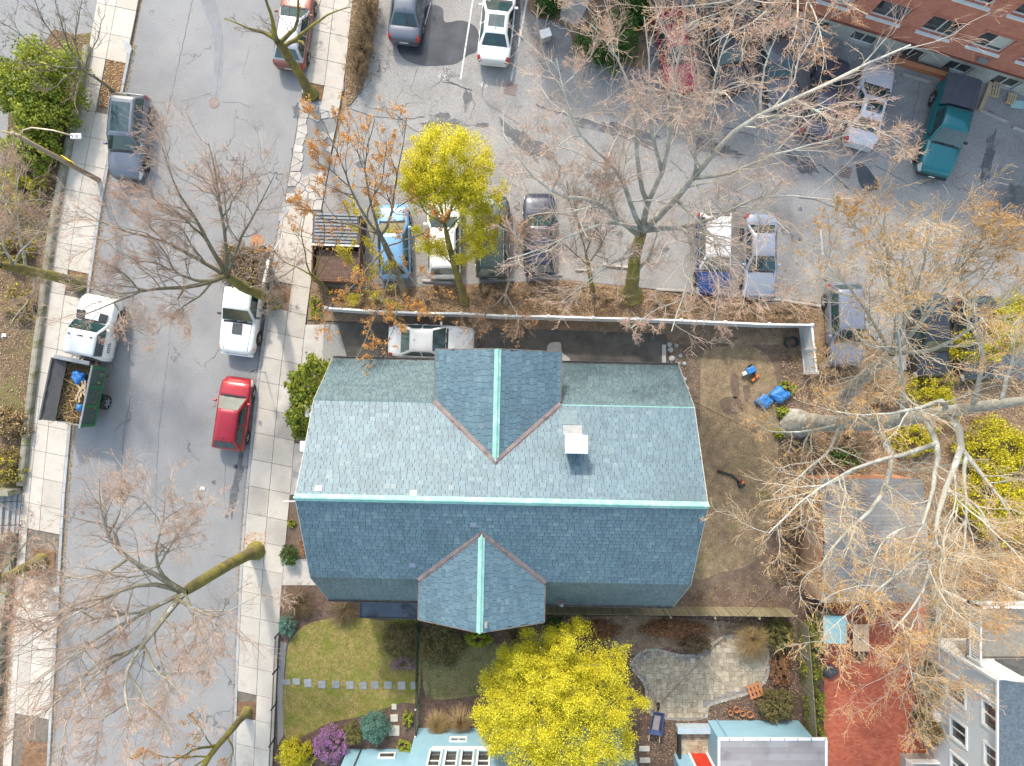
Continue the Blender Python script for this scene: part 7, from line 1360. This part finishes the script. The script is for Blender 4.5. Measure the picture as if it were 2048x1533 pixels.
# bed plants right of ivy fence
for i, (x, y, l) in enumerate(((1622, 1270, 'ivy clump at the top of the ivy fence'), (1622, 1340, 'ivy clump at the middle of the ivy fence'), (1628, 1410, 'ivy clump on the lower part of the ivy fence'), (1632, 1475, 'ivy clump at the bottom end of the ivy fence'))): shrub('ivy', l, x, y, .55, 1.05, 1.4, lf_olive, 2400, .05, 60 + i, second=(lf_lime, 700, .05))
# left wild trees and shrubs
for i, (x, y, rx, ry, h, n) in enumerate(((95, 155, 1.9, 2.0, 3.2, 6000), (40, 170, 1.5, 1.5, 3.0, 4200), (85, 235, 1.5, 1.3, 2.6, 4200), (60, 300, 1.5, 1.2, 2.2, 3600), (35, 380, 1.4, 1.2, 1.6, 1800))):
    shrub('evergreen_shrub', ['tall lime-green shrub below the bare sapling at the left', 'lime-green shrub at the left picture edge beside the asphalt yard', 'green shrub behind the utility pole top', 'green shrub left of the yellow pole sign', 'sparse olive shrub below the utility pole at the left edge'][i], x, y, rx, ry, h, lf_gy if i == 4 else lf_lime, n, .085, 70 + i, second=(lf_green, n // 3, .08), flat=.3)
for i, (x, y, l) in enumerate(((25, 500, 'brown thicket left of the mossy pit trunk'), (40, 610, 'brown thicket below the mossy pit trunk'), (25, 850, 'dry brown bush in the left bed beside the dump truck'), (10, 935, 'small green and brown bush above the stone steps'))): shrub('thicket', l, x, y, 1.1, 1.0, .9, lf_brown, 2200, .06, 80 + i, second=(lf_gy if i != 2 else lf_straw, 700, .06))
# brambles in the strip between fence and lot
for i, (x, y) in enumerate(((700, 600), (760, 605), (850, 600), (975, 590), (1060, 590), (1130, 600), (1215, 600), (1320, 610), (1400, 615), (1480, 618), (1560, 625))):
    tn = ('first', 'second', 'third', 'fourth', 'fifth', 'sixth', 'seventh', 'eighth', 'ninth', 'tenth', 'eleventh')[i]
    shrub('bramble', '%s tangled brown bramble from the left in the strip behind the white fence' % tn, x, y, 1.1, .55, .8, lf_bram, 900, .2, 170 + i, asp=.045, flat=.1, group='brambles in the planting strip', second=(lf_lit0, 350, .045))
for i, (x, y, l) in enumerate(((1660, 720, 'brown bramble patch behind the white fence corner'), (1700, 880, 'brown bramble patch below the leaning grey trunk'), (1620, 900, 'brown bramble patch between the back lawn and the massive trunk'), (1590, 1050, 'brown bramble patch left of the garage wall'), (1900, 740, 'brown bramble patch in front of the black SUV'), (1770, 790, 'brown bramble patch right of the leaning grey trunk'), (1930, 870, 'brown bramble patch in the yellow-green thicket'), (1590, 1130, 'brown bramble patch near the end of the wooden fence'))):
    shrub('bramble', l, x, y, 1.3, 1.0, .9, lf_bram, 1300, .2, 190 + i, asp=.045, flat=.1, second=(lf_gy if i in (4, 6) else lf_lit0, 500, .05))
# hedge beside the lot
for i, (x, y) in enumerate(((735, 10), (728, 50), (722, 90), (712, 130))): shrub('bare_hedge', ['bare brown hedge bush, topmost beside the lot', 'bare brown hedge bush, second from the top beside the lot', 'bare brown hedge bush, third from the top beside the lot', 'bare brown hedge bush, lowest beside the lot'][i], x, y, .75, .95, 1.5, lf_brown, 3200, .07, 90 + i, asp=.12, group='bare hedge beside the lot')
for i, (x, y, rx, ry, h) in enumerate(((1195, 85, 1.1, 1.1, 2.2), (1240, 80, 1.1, 1.5, 2.6), (1098, 8, .7, .6, 1.4), (1270, 20, .9, .9, 1.8))): shrub('evergreen_shrub', ['dark green evergreen beside the crimson car, front one', 'dark green evergreen beside the crimson car, back one', 'small round evergreen at the top by the white sedan', 'evergreen at the top edge left of the crimson car'][i], x, y, rx, ry, h, lf_ever, 5200, .06, 100 + i)
# right yard
for i, (x, y, rx, ry, h, lm, l) in enumerate(((1955, 690, 1.4, 1.0, 2.2, lf_gy, 'yellow-green bush beside the charcoal SUV'), (2020, 650, 1.6, 1.6, 3.0, lf_gy, 'tall yellow bush at the right picture edge'), (1990, 900, 2.2, 1.6, 1.2, lf_gy, 'yellow-green ground bush under the massive leaning trunk'), (1990, 1000, 2.0, 1.6, 1.3, lf_gy, 'yellow-green ground bush right of the garage'), (2030, 1060, 1.5, 1.0, 1.2, lf_gy, 'bright yellow bush above the grey house deck'), (1690, 915, 1.1, .6, .8, lf_ever, 'dark green low bush above the garage roof'), (1575, 775, .45, .35, .5, lf_lime, 'small bright green plant by the blue tarp bags'), (1565, 825, .4, .35, .4, lf_lime, 'small green plant below the blue tarp bags'), (1560, 868, .35, .3, .4, lf_lime, 'little green plant left of the massive trunk'), (1830, 880, 1.5, 1.0, .8, lf_gy, 'olive-yellow thicket above the garage'), (1860, 780, 1.4, 1.0, .9, lf_gy, 'olive thicket beside the massive trunk'))): shrub('yard_bush', l, x, y, rx, ry, h, lm, int(1800 * rx * ry) + 500, .06, 110 + i, second=(lf_yel, int(900 * rx * ry), .05) if i in (0, 1, 2, 3, 4) else None)
for i, (x, y, l) in enumerate(((1852, 1360, 'ivy climbing the corner of the grey house'), (1850, 1450, 'ivy climbing the lower wall of the grey house'))): shrub('ivy', l, x, y, .4, 1.1, 2.2, lf_olive, 2400, .06, 130 + i, second=(lf_rust, 1500, .05))
shrub('low_plant', 'small green plant in the strip beside the white fence end', 632, 615, .35, .7, .3, lf_lime, 600, .05, 140); shrub('low_plant', 'green plant at the left bed edge above the steps', 5, 920, .3, .3, .3, lf_ever, 300, .06, 141); shrub('flowering_plant', 'small yellow daffodil clump at the house front', 583, 1047, .22, .22, .3, lf_green, 250, .05, 142, second=(lf_yel, 120, .04))
# ornamental grasses
def grass_tuft(label, px, py, r, h, n, seed, mat=lf_straw, lean=(0, 0)):
    rng = np.random.default_rng(seed); c = P(px, py, .2); t = empty('ornamental_grass', (c.x, c.y, .08), 0, label, 'grass', None); a = rng.uniform(0, 2 * np.pi, n); out = rng.uniform(.2, 1, n) ** .7
    d = np.stack([np.cos(a) * out * r + lean[0], np.sin(a) * out * r + lean[1], np.full(n, 0.)], 1); b = rng.normal(0, .07, (n, 3)) * [1, 1, 0]; Pp = np.zeros((n, 5, 3))
    for k in range(5): s = k / 4; Pp[:, k] = b + d * s ** 1.2; Pp[:, k, 2] = h * rng.uniform(.7, 1.1, n) * math.sin(s * 2.1) * (1 - .25 * out * s)
    V, Q = tubes(Pp, np.tile(np.linspace(.009, .003, 5), (n, 1)), 3); fast_mesh('blades', V, Q, mat, t, np.repeat(rng.random(n), 15)); return t
grass_tuft('straw-coloured ornamental grass tuft below the chain-link fence end', 878, 1440, .85, .9, 900, 1); grass_tuft('longer straw grass tuft right of the round one, beside the yellow maple', 925, 1440, .9, 1.1, 500, 2, lean=(-.1, .3)); grass_tuft('pale straw grass fountain at the top edge of the patio', 1500, 1268, 1.3, 1.1, 1100, 3, lean=(0, -.3)); grass_tuft('dry grass tuft in the bed by the house corner and iron fence', 600, 1205, 1.2, .6, 700, 4, lf_brown); grass_tuft('dry brown grass beside the porch roof', 690, 1222, 1.2, .4, 700, 5, lf_brown); grass_tuft('brown dry grass patch above the middle lawn', 1030, 1268, 1.0, .5, 500, 6, lf_brown)
# --- brush loads
def brush(label, loc, rz, x0, x1, w, z0, h, n, seed, cat='brush', mat=tw_red, green=None):
    rng = np.random.default_rng(seed); t = empty('brush_load', (loc.x, loc.y, 0), rz, label, cat); Pp = np.zeros((n, 6, 3)); s = np.stack([rng.uniform(x0, x1, n), rng.uniform(-w, w, n), z0 + rng.random(n) ** 1.3 * h], 1); d = unit(rng.normal(size=(n, 3)) * [1, 1, .35]); ln = rng.uniform(.3, 1.3, n)[:, None]
    for k in range(6): Pp[:, k] = s + d * ln * (k / 5 - .5); d = unit(d + rng.normal(0, .14, (n, 3)))
    Pp[..., 2] = np.maximum(Pp[..., 2], z0); V, Q = tubes(Pp, np.maximum(rng.uniform(.006, .028, n)[:, None] * np.linspace(1, .4, 6)[None], .005), 4); fast_mesh('sticks', V, Q, mat, t, np.repeat(rng.random(n), 24))
    C = np.stack([rng.uniform(x0, x1, n * 3), rng.uniform(-w, w, n * 3), z0 + rng.random(n * 3) * h * .8], 1); V, Q = leafquads(C, .05, rng); fast_mesh('dead_leaves', V, Q, lf_rust, t, np.repeat(rng.random(len(C)), 4))
    if green: C = C[: n]; V, Q = leafquads(C + [0, 0, .1], .06, rng); fast_mesh('green_leaves', V, Q, green, t, np.repeat(rng.random(len(C)), 4))
    return t
loc, rz, a0, a1, w_ = brush_spots[0]; brush('tangled heap of cut twigs and branches in the white pickup bed', loc, rz, a0 - .1, a1 - .1, w_ / 2 + .1, 1.15, 1.0, 1100, 201, mat=tw_dark, green=lf_gy)
loc, rz, a0, a1, w_ = brush_truck; bt = brush('yard waste of dry grass and sticks filling the dump truck bed', loc, rz, a0 + .15, a1 - .15, w_ - .25, 1.25, .55, 700, 202, 'yard waste', lf_straw)
MB().box(((a0 + a1) / 2, 0, 1.35), (a1 - a0 - .2, 2 * w_ - .2, .3)).build('litter_base', m_litter, bt)
for i, (dx, dy, s) in enumerate(((-2.75, -.25, .34), (-4.35, -.55, .22), (-2.6, .0, .2))):
    v = Matrix.Rotation(rz, 3, 'Z') @ Vector((dx, dy, 0)) + loc; bm = bmesh.new(); bmesh.ops.create_icosphere(bm, subdivisions=3, radius=s); r2 = random.Random(i)
    for q in bm.verts: q.co *= 1 + .25 * math.sin(q.co.x * 14 + i) * math.cos(q.co.y * 12) + r2.uniform(-.06, .06); q.co.z *= .7
    me = bpy.data.meshes.new('tarp_bag'); bm.to_mesh(me); bm.free(); me.materials.append(m_bluetarp); o = link(bpy.data.objects.new('tarp_bag', me)); o.location = (v.x, v.y, 1.85); tag(o, ['largest blue plastic bag on the yard waste in the dump truck', 'small blue plastic bag at the rear of the dump truck load', 'blue plastic bag half behind the largest one in the dump truck'][i], 'bag')
# planks in truck
for i in range(7):
    v = Matrix.Rotation(rz, 3, 'Z') @ Vector((-3.5 + i * .06, -.35 - .06 * i, 0)) + loc; o = MB().box((0, 0, 0), (1.2 - .1 * i, .09, .03)).build('timber_offcut', m_woodtan, bt); o.matrix_parent_inverse = Matrix.Identity(4); lv_ = Matrix.Rotation(-rz, 3, 'Z') @ (v - loc); o.location = (lv_.x, lv_.y, 1.85 + .03 * i); o.rotation_euler = (0, .1, [.3, -.2, .9, .1, -.5, .6, .2][i])
p = P(242, 655); br2 = brush('bundle of twigs caught at the dump truck front wheel', Vector((p.x, p.y, 0)), 0, -.25, .25, .35, .5, .6, 160, 203)
# --- ground cover: grass and leaf litter (stuff)
def scatter(poly, n, rng):
    xs = [q[0] for q in poly]; ys_ = [q[1] for q in poly]; out = []
    while len(out) < n:
        x = rng.uniform(min(xs), max(xs), n); y = rng.uniform(min(ys_), max(ys_), n); k = inpoly(x, y, poly); out += list(zip(x[k], y[k]))
    return np.array(out[:n])
def blades(name, label, poly, n, hgt, mat, seed, z=.09):
    rng = np.random.default_rng(seed); s = scatter(poly, n, rng); X = (s[:, 0] - CX) * H / F; Y = -(s[:, 1] - CY) * H / F; a = rng.uniform(0, 2 * np.pi, n); l = rng.uniform(.4, 1, n) * hgt
    b = np.stack([X, Y, np.full(n, z)], 1); d = np.stack([np.cos(a), np.sin(a), np.zeros(n)], 1); p_ = np.stack([-np.sin(a), np.cos(a), np.zeros(n)], 1) * .008
    V = np.stack([b - p_, b + p_, b + d * (l * .7)[:, None] + np.array([0, 0, 1]) * (l * .8)[:, None]], 1).reshape(-1, 3); o = fast_mesh(name, V, np.arange(3 * n).reshape(n, 3), mat, None, np.repeat(rng.random(n), 3)); tag(o, label, 'grass', kind='stuff')
lf_lawn = leafmat('lawn_blade', (.38, .29, .09), (.2, .25, .025)); lf_lawnd = leafmat('lawn_blade_dark', (.33, .27, .14), (.17, .25, .06)); lf_dry = leafmat('dry_blade', (.42, .3, .17), (.2, .19, .07))
blades('lawn_grass', 'yellow-green grass of the front lawn', [(572, 1340), (580, 1285), (615, 1248), (690, 1234), (836, 1240), (838, 1392), (800, 1405), (730, 1430), (660, 1445), (610, 1470), (575, 1480), (566, 1420)], 42000, .05, lf_lawn, 301)
blades('lawn_grass', 'shaded grass of the middle garden lawn', [(848, 1262), (920, 1290), (1010, 1285), (1080, 1265), (1130, 1290), (1080, 1380), (960, 1390), (860, 1395), (845, 1330)], 22000, .06, lf_lawnd, 302)
blades('lawn_grass', 'thin dry grass of the back lawn', [(1404, 712), (1440, 694), (1500, 692), (1545, 730), (1556, 830), (1552, 960), (1540, 1060), (1505, 1125), (1440, 1145), (1385, 1150), (1385, 1000), (1398, 850)], 30000, .045, lf_dry, 303, .075)
def litter(label, poly, n, size, mat, seed, z=.1):
    rng = np.random.default_rng(seed); s = scatter(poly, n, rng); C = np.stack([(s[:, 0] - CX) * H / F, -(s[:, 1] - CY) * H / F, z + rng.random(n) * .03], 1); V, Q = leafquads(C, size, rng, 2.5); o = fast_mesh('leaf_litter', V, Q, mat, None, np.repeat(rng.random(n), 4)); tag(o, label, 'leaves', kind='stuff')
lf_lit = leafmat('litter_leaf', (.26, .165, .095), (.6, .43, .25)); lf_litp = leafmat('litter_pale', (.4, .26, .12), (.62, .46, .26))
litter('fallen leaves in the planting strip by the white fence', [(622, 575), (700, 585), (1130, 562), (1320, 584), (1620, 606), (1640, 650), (1320, 645), (640, 625)], 9000, .05, lf_lit, 311)
litter('fallen leaves over the right-hand yard', [(1560, 700), (1800, 750), (2048, 775), (2048, 1180), (1590, 1180), (1560, 960)], 14000, .055, lf_lit, 312)
litter('dead leaves over the left bed', [(186, 70), (110, 65), (20, 230), (0, 340), (0, 975), (44, 975), (70, 780), (122, 390)], 6000, .05, lf_lit, 313, .11)
litter('leaves lying under the hedge beside the lot', [(700, -20), (757, 0), (737, 130), (722, 180), (694, 212), (692, 165)], 1800, .05, lf_lit, 314)
litter('scattered pale leaves over the house plot soil', [(1340, 700), (1400, 700), (1390, 1180), (1620, 1100), (1620, 1215), (1340, 1210)], 1500, .04, lf_litp, 315)
litter('bark chips and leaves in the garden beds', [(840, 1230), (1600, 1235), (1600, 1500), (1300, 1530), (1280, 1440), (1250, 1330), (1120, 1260)], 7000, .045, lf_lit, 316)
litter('fallen leaves along the left kerb gutter', [(Lc(y) + .5, y) for y in range(90, 1540, 50)] + [(Lc(y) + 7, y) for y in range(1540, 89, -50)], 2600, .04, lf_litp, 317, .012)
litter('brown leaf line along the retaining wall foot', [(Wl(y) + .5, y) for y in range(90, 1500, 50)] + [(Wl(y) + 6, y) for y in range(1490, 89, -50)], 1800, .04, lf_lit, 318, .13)
litter('brown leaves along the right kerb gutter', [(Rc(y) - 5, y) for y in range(420, 1540, 50)] + [(Rc(y) - .5, y) for y in range(1540, 419, -50)], 1300, .035, lf_lit, 319, .012)
litter('leaves in the street tree pits', [(215, 120), (256, 126), (245, 183), (228, 217), (199, 214)], 500, .05, lf_litp, 320, .1); litter('orange-brown leaves in the pit below the large bare tree', [(491, 1063), (534, 1063), (530, 1114), (486, 1110)], 700, .05, bud_or, 321, .1)
litter('sparse leaves scattered over the street', [(Lc(y) + 10, y) for y in range(0, 1540, 50)] + [(Rc(y) - 10, y) for y in range(1540, 0, -50)], 420, .035, lf_litp, 322, .012)
